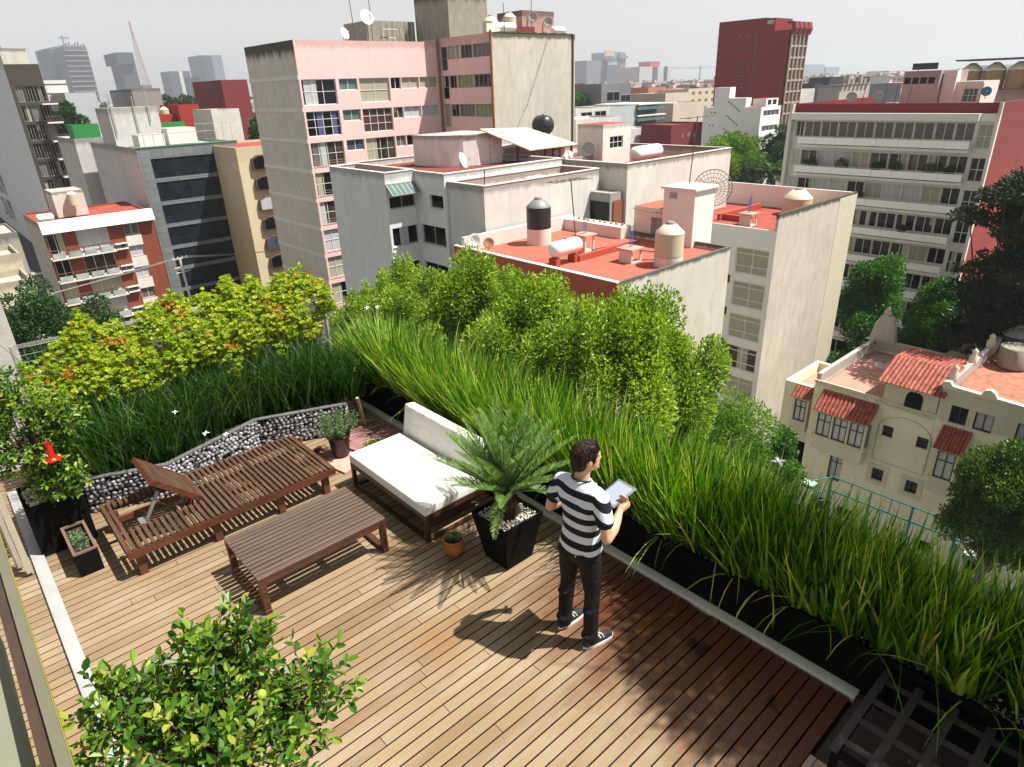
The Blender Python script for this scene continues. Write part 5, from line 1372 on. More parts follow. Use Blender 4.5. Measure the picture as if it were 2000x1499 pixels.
dish('small pale dish on the canopy parapet, left of a twin', (40.55, 38.5, -1.25), .28, rad(-80), .3, foot=.2); dish('small pale dish on the canopy parapet, right of its twin', (41.1, 38.5, -1.2), .28, rad(-80), .3, foot=.2)
pole('dark iron post on the white parapet above the black tank', (28.7, 34.6, -2.0), (28.75, 34.6, -.9), .04); pole('thin aerial over the curved roof house', (33.9, 40, -1.6), (33.9, 40, .6), .02)
pole('tall television mast with a thin cross aerial beside the white chimney block', (37.2, 24.6, -2.3), (37.6, 24.6, 1.98), .035, bars=(((36.2, 24.9, 1.9), (38.9, 24.3, 1.95)), ((36.6, 24.4, 1.9), (36.6, 25.1, 1.9))))

# ------------------------------------------------------------------ terracotta roof building
M_BWALL = plaster('warm_concrete', (.58, .545, .47), -5.25, .9, (.05, .045, .035), depth=.9, patch=.4)
M_BFAS = plain('terracotta_fascia', (.42, .10, .05), .8, var=.15, scale=2)
M_TERR = plain('terracotta_roof', (.42, .095, .062), .85, var=.14, scale=1.2)
tbd = bld('terrace_building', 'building with a bright terracotta roof terrace and a tall blank sunny wall', 25.85, 36.5, 20.85, 34.3, -5.3, M_BWALL, M_TERR, .38, sidemat=M_GW)
add(tbd, 'fascia', M_BFAS, lambda m: m.box(25.70, 25.848, 20.8, 34.4, -7.1, -5.32))
add(tbd, 'coping', M_WCAP, lambda m: (m.box(25.70, 26.0, 20.86, 34.4, -5.31, -5.26)))
M_WWALL = plain('whitewash', (.66, .62, .57), .85, var=.06, scale=1.2)
def inner(m):
    m.box(26.05, 36.4, 33.7, 34.0, -5.7, -4.75); m.box(35.3, 36.4, 28.4, 33.69, -5.7, -4.9)
add(tbd, 'parapet', M_WWALL, inner)
vtank('black water tank on a white drum at the far side of the terracotta roof', (30.9, 31.8, -5.68), .82, 1.4, M_TBK, M_GREYT, M_WWALL, 1.05)
htank('white gas tank on red blocks in the middle of the terracotta roof', (28.1, 26.7, -4.7), 2.5, .46, rad(0))
M_REDB = plain('red_block', (.36, .06, .035), .8)
m = MB(); m.box(27.0, 27.35, 26.4, 27.0, -5.68, -5.2); m.box(28.6, 28.95, 26.4, 27.0, -5.68, -5.2); m.box(28.9, 32.8, 26.3, 26.55, -5.68, -5.3); m.box(29.9, 30.3, 27.2, 27.6, -5.68, -5.2)
tag(m.build('roof_kerb', M_REDB, loc=(30, 26.6, -5.68)), 'red kerb and blocks carrying pipes under the white gas tank', 'kerb')
vtank('large beige water tank near the right edge of the terracotta roof', (31.6, 21.9, -5.68), .82, 1.35, M_TBE, M_TCAP, M_WWALL, .55)
def vent(label, x, y, h, s, z=-5.68):
    t = thing('roof_vent', label, 'vent', (x, y, z), 'white vent boxes with blue pipes'); m = MB(); k = s/2
    for a, b in ((-k, -k), (k-.1, -k), (-k, k-.1), (k-.1, k-.1)): m.box(x+a, x+a+.1, y+b, y+b+.1, z, z+h)
    m.box(x-k+.002, x+k-.002, y-k+.002, y+k-.002, z-.02, z+.06); m.box(x-k+.001, x-k+.08, y-k+.1, y+k-.1, z, z+h-.001); m.box(x-k+.08, x+k-.01, y+k-.08, y+k-.001, z, z+h-.001)
    m.build('box', M_WWALL, t); add(t, 'cap', plain('pink_cap', (.55, .28, .22), .8), lambda m: m.box(x-k-.12, x+k+.12, y-k-.12, y+k+.12, z+h+.001, z+h+.1))
    add(t, 'pipes', plain('blue_pipe', (.10, .18, .42), .5), lambda m: [m.tube([(x-.15+.12*q, y, z+h+.1), (x-.15+.12*q, y, z+h+1.2+.08*q)], .022, 5) for q in range(4)])
vent('open sided white vent box with blue pipes, beside the tall thin aerial', 31.2, 28.0, 1.0, .9); vent('low white vent box with blue pipes in front of the beige tank', 30.9, 24.1, .75, .95)
pole('tall leaning yagi aerial on the terracotta roof beside the white gas tank', (29.3, 26.9, -5.3), (28.75, 26.9, -.9), .035, bars=(((27.2, 27.1, -.95), (30.3, 26.6, -1.05)),) + tuple(((27.4+.35*q, 26.6, -1.0), (27.4+.35*q, 27.5, -1.0)) for q in range(8)))
add(tbd, 'roof_pipes', plain('dark_pipe', (.08, .08, .09), .6), lambda m: [m.tube([(31.4, 27.6, -5.6), (33, 26.2, -5.58), (33.8, 23.2, -5.6)], .04, 5), m.tube([(31.6, 27.7, -5.6), (35.5, 26.9, -5.6)], .04, 5), m.tube([(31, 24.2, -5.6), (32, 23, -5.6)], .035, 5)])
dish('pale dish on the left corner of the terracotta roof', (26.5, 33.2, -5.0), .5, rad(-150), .4, foot=.4); dish('small rusty dish beside the pale one on the terracotta roof corner', (27.1, 32.5, -5.1), .36, rad(-140), .3, plain('rusty_dish', (.45, .2, .15), .7), foot=.3)
# shed and chimney block on the terrace
shd = roofbox('roof_shed', 'whitewashed roof shed with a small louvred door on the terracotta roof', 36.55, 39.5, 24.6, 28.3, -5.9, -3.6, plain('whitewash_pink', (.66, .60, .56), .85, var=.05, scale=1), M_TERR, hx=[(26.0, 26.9, -5.7, -4.2)])
win(shd, 'x', 36.55, (26.0, 26.9, -5.7, -4.2), (), (.45,), M_FRW, M_FRG, .05, .3, name='door')
add(shd, 'conduit', plain('ochre_pipe', (.35, .24, .10), .7), lambda m: m.tube([(36.4, 28.3, -3.75), (36.4, 24.8, -3.9), (36.4, 24.7, -5.4)], .035, 5))
chm = roofbox('chimney_block', 'tall white chimney block with a small grille, centre right', 36.0, 38.2, 23.3, 25.6, -5.9, -2.2, plain('white_block', (.72, .70, .67), .85, var=.04, scale=1), M_GROOF)
add(chm, 'slab', M_WCAP, lambda m: m.box(35.85, 38.35, 23.15, 25.75, -2.195, -2.05)); add(chm, 'grille', M_FRG, lambda m: [m.box(35.96, 35.995, 24.6, 25.15, -2.75 + .08*q, -2.70 + .08*q) for q in range(5)])
m = MB()
for k in range(9): m.ball((35.9 + R.uniform(-.1, .1), 28.8 + k*.5, -4.85), .12, 8, 6)
tag(m.build('pipe_bundle', plain('ochre_pipe2', (.33, .23, .12), .8, var=.4), loc=(36, 30, -5)), 'bundle of rusty wrapped pipes along the right parapet of the terracotta roof', 'pipes')

# ------------------------------------------------------------------ building with the column of curtained windows
M_CW = plaster('bright_white_wall', (.80, .80, .78), -4.5, .15, var=.03, depth=.6, patch=.08)
M_CS = plaster('pinkish_concrete', (.56, .51, .44), -4.55, .95, (.045, .038, .028), depth=1.1, patch=.5)
hc = [(22.1, 24.68, -9.05 - 2.5*k, -7.15 - 2.5*k) for k in range(6)]
cb = bld('window_column_building', 'white building with one column of curtained windows and a huge bare side wall', 44, 56.6, 21.75, 34, -5.71, M_CS, M_RROOF, .75, hx=hc, sidemat=M_CW)
for i, h in enumerate(hc): win(cb, 'x', 44, h, (.48,), (.3, .78), M_FRW, M_CRT if i != 3 else M_INT, .08, .12)
add(cb, 'pour_strip', plain('cream_strip', (.55, .50, .38), .85), lambda m: m.box(53.5, 56.6, 21.735, 21.749, GZ, -4.7)); add(cb, 'side_upstand', M_CS, lambda m: m.box(44, 56.6, 21.751, 21.95, -5.705, -4.55)); add(cb, 'far_parapet', plain('pink_white_parapet', (.74, .68, .65), .85, var=.05), lambda m: (m.box(56.4, 56.6, 21.951, 34, -6.4, -4.6), m.box(44.2, 56.39, 33.8, 34, -6.4, -4.7)))
add(cb, 'red_kerb', M_REDB, lambda m: (m.box(48.6, 55.2, 29.0, 29.25, -6.45, -5.95), m.box(49.0, 49.25, 26.5, 29.0, -6.45, -6.0)))
[add(cb, 'slot_vent', M_FRK, lambda m: m.box(43.96, 43.999, 24.95, 25.15, -9.9 - 2.5*k, -9.3 - 2.5*k)) for k in range(5)]
vtank('cream water tank on the red roof behind the big bare wall', (54.6, 25.6, -6.45), 1.15, 1.35, M_TBE, M_TCAP, name='water_tank')
vent('small white vent box on the red roof right of the white chimney block', 48.2, 26.3, .85, .95, -6.45)
# mesh dish
t = thing('mesh_dish', 'very large black wire mesh satellite dish behind the white chimney block', 'satellite dish', (48.8, 30.2, -6.45))
c = Vector((48.8, 30.0, -4.15)); n_ = Vector((-.75, -.45, .45)).normalized(); s_ = n_.cross(Vector((0, 0, 1))).normalized(); u_ = s_.cross(n_); m = MB(); rr = 1.7
pt = lambda r, a: c + s_*(r*math.cos(a)) + u_*(r*math.sin(a)) + n_*(.2*r*r)
for k in range(28): m.tube([pt(.1 + 1.4*q/5, k*2*PI/28) for q in range(6)], .018, 3, cap=False)
for r in (.35, .65, .95, 1.25, 1.5): m.tube([pt(r, a) for a in np.linspace(0, 2*PI, 33)], .018 if r < 1.4 else .035, 3, cap=False)
m.build('mesh_reflector', M_FRK, t); add(t, 'mast', M_FRK, lambda m: (m.tube([c, (48.7, 29.9, -6.45)], .09, 6), m.tube([pt(1.5, .5), c + n_*1.1], .02, 4), m.tube([pt(1.5, 2.6), c + n_*1.1], .02, 4), m.tube([pt(1.5, 4.7), c + n_*1.1], .02, 4)))

# ------------------------------------------------------------------ right: white balcony block with a red side
M_RBW = plaster('balcony_block_white', (.68, .67, .62), 1.4, .4, (.15, .13, .10), depth=3, patch=.25)
M_RBR = plaster('red_side_wall', (.27, .030, .022), 1.4, .6, (.14, .018, .015), depth=20, patch=.6, var=.25)
FB = 2.72; hx = []; kk = []
for k in range(9):
    zt = -.15 - FB*k
    ed = [34.1, 33.2, 31.5, 29.8, 28.1, 26.4, 24.7, 23.0, 21.3, 19.7, 18.15]
    for i in range(10): hx.append((ed[i+1] + .03, ed[i] - .03, zt - 1.5, zt)); kk.append((k, i))
    hx.append((16.75, 17.95, zt - 2.1, zt - .1)); kk.append((k, 10))
rbk = bld('balcony_block', 'wide white apartment block with rows of white balconies and a red side wall', 70, 90, 16.54, 34.6, .6, M_RBR, M_RROOF2, .0, hx=hx, sidemat=M_RBW)
pal = [[M_INT, M_CRG, M_CRG, M_CRG, M_CRG, M_CRG, M_CRG, M_CRG, M_CRG, M_CRG, M_CRT], [M_CRW, M_INT, M_CRW, M_CRW, M_CRT, M_INT, M_GLD, M_INT, M_INT, M_INT, M_GLD], [M_CRW, M_GLD, M_CRW, M_CRW, M_GLD, M_CRT, M_CRW, M_CRW, M_CRT, M_GLD, M_GLD],
       [M_GLD]*11, [M_CRW, M_GLD, M_GLD, M_GLD, M_CRT, M_GLD, M_GLD, M_GLD, M_CRT, M_GLD, M_GLD], [M_GLD, M_GLD, M_GLD, M_CRG, M_GLD, M_GLD, M_CRG, M_GLD, M_GLD, M_GLD, M_GLD]]
for h, (k, i) in zip(hx, kk):
    if k < 8: win(rbk, 'x', 70, h, (.5,) if i else (.45,), (.5,) if i == 10 else (), M_FRW, pal[min(k, 5)][i], .07, .15)
for k in range(9):
    zt = -1.6 - FB*k
    b = add(rbk, 'balcony', M_RBW, lambda m: m.box(68.9, 69.999, 18.05, 33.2, zt - .95, zt - .72))
    add(b, 'balcony_panel', plain('white_panel', (.86, .86, .84), .6, var=.03), lambda m: [m.box(68.88, 68.94, 18.05 + 1.894*q + .012, 18.05 + 1.894*(q+1) - .012, zt - .62, zt) for q in range(8)])
    add(b, 'handrail', M_FRG, lambda m: (m.box(68.88, 68.92, 18.05, 33.2, zt + .09, zt + .13), [m.box(68.89, 68.92, 18.05 + .95*q, 18.09 + .95*q, zt, zt + .1) for q in range(16)]))
add(rbk, 'edge_fin', M_RBW, lambda m: m.box(69.4, 69.999, 34.35, 34.7, GZ, 1.45)); add(rbk, 'edge_fin', M_RBW, lambda m: m.box(69.6, 69.999, 16.5, 16.75, GZ, 1.45))
add(rbk, 'cornice', plain('pale_cornice', (.66, .65, .60), .8, var=.08), lambda m: (m.box(69.2, 69.998, 17.9, 34.3, -.02, .6), m.box(69.6, 69.998, 16.76, 17.89, -.02, .55)))
add(rbk, 'red_parapet', plain('dark_red_parapet', (.16, .012, .014), .8), lambda m: (m.box(70.0, 70.3, 16.55, 34.34, .605, 1.42), m.box(70.3, 90, 16.54, 16.8, .605, 1.45), m.box(70.3, 90, 34.1, 34.34, .605, 1.45)))
for i, (yy, k, sz_) in enumerate(((31.6, 1, .55), (28.6, 1, .6), (25.4, 1, .4), (23.6, 1, .5), (20.8, 1, .55), (19.2, 1, .4), (26.6, 2, .5), (32.5, 2, .35), (22, 3, .35))):
    bp_ = thing('balcony_plant', 'small green potted plant behind a white balcony panel', 'plant', (69.3, yy, -1.6 - FB*k), 'plants on the white balconies')
    bush('leaves', (69.3, yy, -1.35 - FB*k), (sz_*.7, sz_*1.1, sz_), 420, .16, .08, M_SHRUBD, bp_)
rr_ = roofbox('roof_room', 'pinkish roof room with four black windows on the balcony block', 76, 84, 23.6, 26.8, .6, 4.05, plaster('pinkish', (.50, .42, .39), 4.05, .3), hx=[(24.0 + .7*k, 24.62 + .7*k, 2.88, 3.5) for k in range(4)], sidemat=plaster('pinkish_b', (.52, .43, .40), 4.05, .3))
for k in range(4): win(rr_, 'x', 76, (24.0 + .7*k, 24.62 + .7*k, 2.88, 3.5), (), (), M_FRG, M_GLD, .03)
m = MB(); m.box(77.2, 77.4, 24.4, 26.6, 4.15, 4.72); tag(m.build('dark_billboard', plain('billboard_face', (.015, .017, .03), .5), loc=(77.3, 25.5, 4.1)), 'small dark billboard on top of the pinkish roof room', 'billboard')
r2 = roofbox('roof_room', 'white roof room with a green paned window right of the pinkish roof room', 77, 82, 20.2, 22.6, .6, 3.0, M_WWALL, hx=[(20.5, 21.7, 1.2, 2.4)])
win(r2, 'x', 77, (20.5, 21.7, 1.2, 2.4), (.3, .6), (.5,), M_FRW, M_GLG)
roofbox('roof_wall', 'white slab wall between the two roof rooms of the balcony block', 76.6, 77.8, 22.4, 23.5, .6, 4.0, M_WWALL)
t = thing('tank_row_building', 'low pinkish building carrying a row of huge brown barrel tanks at the right edge', 'building', (118, 26, GZ))
add(t, 'wall', plaster('pinkish_c', (.42, .33, .28), 1.5, .3), lambda m: m.box(112, 124, 14, 33.4, GZ, 1.4)); add(t, 'cover_roof', M_FRB, lambda m: m.box(113, 122, 14, 33.6, 5.05, 5.25))
for k in range(6):
    vt = vtank('huge brown barrel tank with a pale cone lid in the row at the right edge', (114.2, 31.7 - 2.75*k, 1.4), 1.32, 2.5, plain('brown_barrel', (.33, .22, .12), .5, var=.1), M_TCAP, name='barrel_tank'); vt['group'] = 'brown barrel tanks in a row'
for i, (x, y, z) in enumerate(((72, 25.9, 2.9), (72, 26.9, 3.1), (72.5, 24.9, 2.6), (73, 20.6, 2.7), (73, 19.3, 2.9), (73, 18.1, 2.8), (72, 28.8, 3.4))): tag(pole('', (x, y, .6), (x, y - .2, z), .03), 'thin pale aerial on the roof edge of the balcony block', 'aerial', 'thin aerials on the balcony block')
dish('dark dish near the middle of the balcony block roof edge', (72.4, 27.5, 1.9), .5, rad(200), .2, M_FRG); dish('second dark dish on the balcony block roof, further left', (72.4, 30.0, 1.9), .5, rad(210), .2, M_FRG); dish('blue dish on the right roof edge of the balcony block', (73.4, 18.9, 2.2), .4, rad(200), .2, plain('blue_dish', (.05, .16, .35), .5))

# ------------------------------------------------------------------ left: brick block, dark glass block, cream block
M_BRK = NT('red_brick'); _b = M_BRK.new('ShaderNodeTexBrick'); _b.inputs['Scale'].default_value = 3.6; M_BRK.link(M_BRK.pos(rot=(rad(90), 0, 0)), _b.inputs[0]); _b.inputs[1].default_value = c4((.25, .058, .022)); _b.inputs[2].default_value = c4((.19, .042, .018)); _b.inputs[3].default_value = c4((.20, .08, .05)); _b.inputs['Mortar Size'].default_value = .012
M_BRK.col(M_BRK.mix(.5, _b.outputs[0], M_BRK.ramp(M_BRK.noise(M_BRK.pos(), .8, 4), [(.3, (.26, .06, .022)), (.7, (.16, .035, .016))]))); M_BRK = M_BRK.set(.85)
Yb = 92; fb = Yb/84.
sx = lambda v: v*fb
sz = lambda v: 4.04 + (v - 4.04)*fb
hb = []; kb = []
for k in range(5):
    d_ = -2.45*k
    hb += [(sx(10.0), sx(11.4), sz(-10.65 + d_), sz(-8.5 + d_)), (sx(12.7), sx(15.75), sz(-10.65 + d_), sz(-8.5 + d_)), (sx(17.35), sx(18.85), sz(-9.7 + d_), sz(-8.5 + d_)), (sx(15.95), sx(17.2), sz(-10.95 + d_), sz(-10.55 + d_))]
bk_ = bld('brick_block', 'brick apartment block with a white roof fascia, left of the dark glass building', sx(9.8), sx(20.5), Yb, Yb + 12, sz(-7.4), M_BRK, M_RROOF, .2, hy=hb, sidemat=plaster('brick_block_side', (.54, .51, .46), sz(-7.3), .5))
for i, h in enumerate(hb): win(bk_, 'y', Yb, h, (.5,) if i % 4 != 1 else (.33, .66), (), M_FRW, [M_GLD, M_CRW, M_CRG, M_GLD, M_GLD, M_INT, M_CRW, M_GLD, M_CRT, M_CRT, M_CRW, M_GLD][i % 12], .07, .2)
add(bk_, 'roof_fascia', plain('white_fascia', (.74, .73, .69), .7, var=.04), lambda m: m.extr([(Yb - .7, sz(-8.35)), (Yb - .55, sz(-8.35)), (Yb + .5, sz(-7.2)), (Yb - .2, sz(-7.2))], 'x', sx(9.7), sx(20.6)))
for k in range(5):
    z = sz(-10.95 - 2.45*k); b = add(bk_, 'balcony', M_WCAP, lambda m: m.box(sx(9.8), sx(15.9), Yb - 1.2, Yb - .002, z - .15, z + .05))
    add(b, 'balcony_panel', M_GLW, lambda m: [m.box(sx(9.9) + 1.65*q, sx(9.9) + 1.65*q + 1.35, Yb - 1.18, Yb - 1.12, z + .1, z + .65) for q in range(4)])
    add(b, 'handrail', M_FRB, lambda m: (m.box(sx(9.8), sx(15.9), Yb - 1.25, Yb - 1.15, z + .95, z + 1.05), [m.box(sx(9.85) + 1.63*q, sx(9.85) + 1.63*q + .1, Yb - 1.2, Yb - 1.13, z + .05, z + .95) for q in range(5)]))
    add(bk_, 'white_spandrel', M_WCAP, lambda m: m.box(sx(17.3), sx(18.9), Yb - .06, Yb - .002, sz(-10.92 - 2.45*k), sz(-9.75 - 2.45*k)))
    add(bk_, 'window_hood', M_WCAP, lambda m: (m.box(sx(15.9), sx(17.25), Yb - .5, Yb - .002, sz(-10.52 - 2.45*k), sz(-10.42 - 2.45*k)), m.box(sx(15.9), sx(17.25), Yb - .5, Yb - .002, sz(-11.1 - 2.45*k), sz(-10.98 - 2.45*k))))
roofbox('roof_house', 'white roof house with twin humps behind the white fascia of the brick block', sx(12.2), sx(15.2), Yb + 4.5, Yb + 9, sz(-7.5), sz(-4.8), plaster('roof_house_white', (.60, .58, .52), sz(-4.8), .6, depth=1))
vtank('pinkish water tank on the roof house of the brick block', (sx(13.9), Yb + 3.9, sz(-6.3)), .55, 1.3, plain('pinkish_tank', (.52, .42, .33), .6), M_TCAP)
htank('small white and orange tank at the front left roof corner of the brick block', (sx(10.6), Yb + 1.2, sz(-6.9)), 1.8, .45, rad(0))
M_GRAN = NT('granite_panels'); _b = M_GRAN.new('ShaderNodeTexBrick'); _b.offset = 0; _b.inputs['Scale'].default_value = 1; _b.inputs['Brick Width'].default_value = 1.35; _b.inputs['Row Height'].default_value = .95; _b.inputs['Mortar Size'].default_value = .02
M_GRAN.link(M_GRAN.pos(rot=(rad(90), 0, 0)), _b.inputs[0]); _b.inputs[1].default_value = c4((.15, .175, .185)); _b.inputs[2].default_value = c4((.19, .215, .225)); _b.inputs[3].default_value = c4((.05, .05, .05)); M_GRAN.col(_b.outputs[0]); M_GRAN = M_GRAN.set(.5)
Yg = 98; fg = 1.4; gx = lambda v: v*fg; gz = lambda v: 4.04 + (v - 4.04)*fg
hg = [(gx(18.15), gx(25.4), gz(-2.75 - 2.1*k), gz(-1.0 - 2.1*k)) for k in range(8)]
gl = bld('dark_glass_block', 'dark glass office block framed in grey stone panels', gx(17.15), gx(26.4), Yg, Yg + 25, gz(0), M_GRAN, M_GROOF, .4, hy=hg, sidemat=plaster('grey_side', (.58, .56, .54), gz(0), .5, lines=2.9))
M_GLT = glass_dark('teal_black_glass', (.008, .016, .024), .06, .25, .5)
for h in hg: win(gl, 'y', Yg, h, (.14, .28, .42, .56, .7, .84), (.36,), M_FRK, M_GLT, .05, .12)
add(gl, 'green_edge', plain('green_edge', (.10, .28, .16), .6), lambda m: m.box(gx(17.1), gx(26.45), Yg - .08, Yg + .3, gz(0) + .004, gz(0) + .12))
hx_ = [(Yg + 14.5, Yg + 17, -9.5, -4.5), (Yg + 14.5, Yg + 17, -17, -11)]
roofbox('roof_house', 'tall pale penthouse wall on the left of the dark glass block', gx(17.3), gx(21.8), Yg + 10, Yg + 17, gz(-.2), gz(3.4), plaster('penthouse', (.52, .52, .50), gz(3.4), .4))
roofbox('roof_house', 'white slatted air vent house on the dark glass block', gx(18.3), gx(20.6), Yg + 4, Yg + 7, gz(-.2), gz(1.0), plain('slatted', (.60, .60, .58), .6))
roofbox('roof_house', 'pale green roofed pavilion on the dark glass block', gx(21.8), gx(24.6), Yg + 8, Yg + 13, gz(-.2), gz(1.3), plain('pavilion', (.56, .58, .54), .7), plain('green_roof', (.30, .42, .33), .7))
add(gl, 'roof_railing', M_FRG, lambda m: ([m.tube([(gx(17.3) + 1.2*k, Yg + 1, gz(0)), (gx(17.3) + 1.2*k, Yg + 1, gz(0) + 1.5)], .03, 4) for k in range(4)], [m.tube([(gx(23.2) + 1.2*k, Yg + 2, gz(0)), (gx(23.2) + 1.2*k, Yg + 2, gz(0) + 2.4)], .03, 4) for k in range(5)], m.tube([(gx(23.2), Yg + 2, gz(0) + 2.4), (gx(23.2) + 4.8, Yg + 2, gz(0) + 2.4)], .03, 4), m.tube([(gx(17.3), Yg + 1, gz(0) + 1.5), (gx(25.9), Yg + 1, gz(0) + 1.5)], .03, 4)))
M_GREEN = plain('green_panel', (.012, .20, .045), .6, var=.15)
m = MB(); m.box(gx(21.3), gx(25.2), Yg + 15, Yg + 15.2, gz(.5), gz(1.75)); tag(m.build('green_fence', M_GREEN, loc=(gx(23), Yg + 15, gz(.5))), 'bright green fence panel behind the pale pavilion', 'fence')
m = MB(); m.box(22.6, 26.2, Yg + 27, Yg + 27.3, gz(.35), gz(1.8)); m.box(22.6, 22.9, Yg + 27.3, Yg + 31, gz(.35), gz(1.8)); tag(m.build('green_fence', M_GREEN, loc=(24, Yg + 27, gz(.3))), 'dark green fence box left of the tall pale penthouse wall', 'fence')
roofbox('block', 'plain grey block under the dark green fence box', 22.3, 30, Yg + 26.8, Yg + 40, GZ, gz(.35), plaster('grey_b', (.56, .54, .51), gz(.35), .5), cat='building')
for i, (x, y, z0, z1) in enumerate(((gx(17.6), Yg + 9.8, gz(1), gz(4.6)), (gx(19.6), Yg + 9.8, gz(1), gz(4.4)), (gx(20.9), Yg + 9.8, gz(2), gz(4.9)))): tag(pole('', (x, y, z0), (x, y, z1), .07, mat=M_FRG), 'stubby aerial on the tall pale penthouse wall', 'aerial', 'stubby aerials on the penthouse wall')
M_CREAM = plaster('cream_wall2', (.62, .55, .36), -3, .15, var=.04, patch=.1)
cr = bld('cream_block', 'narrow cream block with black framed octagonal windows beside the pink block', 33.6, 44, 90, 104, gz(-.55) + .4, M_CREAM, M_RROOF, .3)
for k in range(8):
    zc = -4.0 - 2.62*k; xc = 36.2
    m = MB(); oc = [(xc-.95, zc-.75), (xc-.75, zc-.95), (xc+1.5, zc-.95), (xc+1.5, zc+.95), (xc-.1, zc+.95), (xc-.95, zc+.55)]
    m.extr(oc, 'y', 89.55, 89.998); f = m.build('window', M_FRB, cr, bevel=.02, seg=1)
    m = MB(); o2 = [(xc+(x-xc)*.82, zc+(z-zc)*.8) for x, z in oc]; m.extr(o2, 'y', 89.53, 89.548); m.build('pane', [M_GLD, M_GLD, M_CRW, M_GLD, M_GLB, M_GLD, M_CRT, M_GLD][k], f)

# ------------------------------------------------------------------ far left tower with balconies
M_LW = plaster('blue_white_wall', (.66, .69, .71), 10, .15, var=.04, patch=.12)
hl = []
for k in range(8):
    zt = 6.8 - 3.02*k; hl += [(19.6, 20.9, zt - 2.5, zt), (21.0, 22.2, zt - 2.5, zt), (22.3, 23.7, zt - 2.5, zt)]
lt = bld('balcony_tower', 'dark fronted apartment tower with small balconies at the left edge', 19.0, 23.95, 145, 290, 10.1, plaster('dark_brown_wall', (.055, .045, .035), 10.1, .5, patch=.5), M_GROOF, .3, hy=hl, sidemat=M_LW)
for i, h in enumerate(hl): win(lt, 'y', 145, h, (.33, .66), (), M_FRG, M_GLD if i % 4 else M_CRG, .06, .25)
for k in range(8):
    z = 3.9 - 2.98*k
    b = add(lt, 'balcony', M_WCAP, lambda m: m.box(22.6, 24.9, 143.4, 144.99, z - .12, z + .12))
    add(b, 'handrail', M_FRB, lambda m: (m.box(22.6, 24.9, 143.4, 143.46, z + 1.0, z + 1.1), m.box(24.84, 24.9, 143.46, 144.9, z + 1.0, z + 1.1), [m.box(22.65 + .32*q, 22.72 + .32*q, 143.41, 143.45, z + .12, z + 1.0) for q in range(8)]))
add(lt, 'truss_window', M_GLD, lambda m: [m.box(18.96, 18.999, 200, 216, -9.5 - 6*k, -5 - 6*k) for k in range(3)])
add(lt, 'truss_bars', M_WCAP, lambda m: [m.bar((18.9, 200 + 8*q, -9.5 - 6*k), (18.9, 208 + 8*q, -5 - 6*k if (q+k) % 2 else -9.5 - 6*k + 4.5), .45) for k in range(3) for q in range(2)])
roofbox('low_house', 'low beige house with a stepped parapet at the left edge below the white tower', 0.5, 7.0, 80, 86, GZ, -9.2, plaster('beige_house', (.56, .50, .36), -9.2, .4), par=.5)
roofbox('low_house', 'low cream terrace house just in front of the stepped beige one', -1, 6.7, 74, 79.8, GZ, -10.6, plaster('cream_house', (.62, .56, .40), -10.6, .4), par=.6)
roofbox('low_house', 'grey slab roofed house against the brick block side wall', 3.5, 8.0, 87, 95, GZ, -8.2, plaster('grey_house_b', (.36, .34, .30), -8.2, .6), par=.2)
roofbox('roof_house', 'stained white roof house on the dark balcony tower', 19.2, 22.9, 146, 152, 10, 12.5, plaster('stained_white', (.56, .55, .48), 12.5, .6, depth=1.5))
pole('thin leaning aerial on the balcony tower roof', (19.6, 146.2, 12.5), (19.0, 146.2, 16.5), .05)

# ------------------------------------------------------------------ red tower and the white stepped building
rt_f = 160/130.; ty = lambda v: v*rt_f; tz_ = lambda v: 4.04 + (v - 4.04)*rt_f
M_RT = plaster('red_tower_wall', (.23, .014, .015), 14, .35, (.16, .012, .014), depth=30, var=.12, patch=.3, lines=2.75)
hw = []
for k in range(5):
    z = 11.6 - 2.23*k; hw += [(ty(76.5), ty(77.1), tz_(z - .5), tz_(z + .1)), (ty(74.9), ty(75.6), tz_(z - .5), tz_(z + .1)), (ty(73.2), ty(73.6), tz_(z - .55), tz_(z + .3)), (ty(73.2), ty(73.6), tz_(z - 1.45), tz_(z - .85))]
rt = bld('red_tower', 'tall dark red tower with a ribbed glass corner and curled red fins', 160, 168.8, ty(66.92), ty(81.7), tz_(11.75), M_RT, M_RROOF2, .0, hx=hw)
for h in hw: win(rt, 'x', 160, h, (.5,), (), M_FRG, M_GLD, .06)
add(rt, 'raised_top', M_RT, lambda m: (m.box(160, 168, ty(71.8), ty(81.7), tz_(11.75) + .01, tz_(14.1)), m.box(160, 168, ty(69.9), ty(71.79), tz_(11.75) + .01, tz_(13.95))))
add(rt, 'top_window', M_GLW, lambda m: m.box(159.95, 159.999, ty(70.2), ty(71.5), tz_(13.0), tz_(13.6)))
m = MB(); y0_ = ty(66.92)
for k in range(5): m.box(160.4 + 1.9*k, 160.62 + 1.9*k, y0_ - .6, y0_ - .001, GZ, tz_(11.0))
for k in range(15): m.box(160.4, 168.4, y0_ - .45, y0_ - .002, tz_(10.9) - 2.4*k, tz_(10.9) - 2.4*k + .35)
m.build('mullion_grid', plain('pale_mullion', (.42, .36, .30), .6), rt)
add(rt, 'glass_strip', glass_dark('brown_glass', (.09, .055, .035), .1, .6, .6), lambda m: m.box(160.4, 168.4, y0_ - .3, y0_ - .003, GZ, tz_(10.9)))
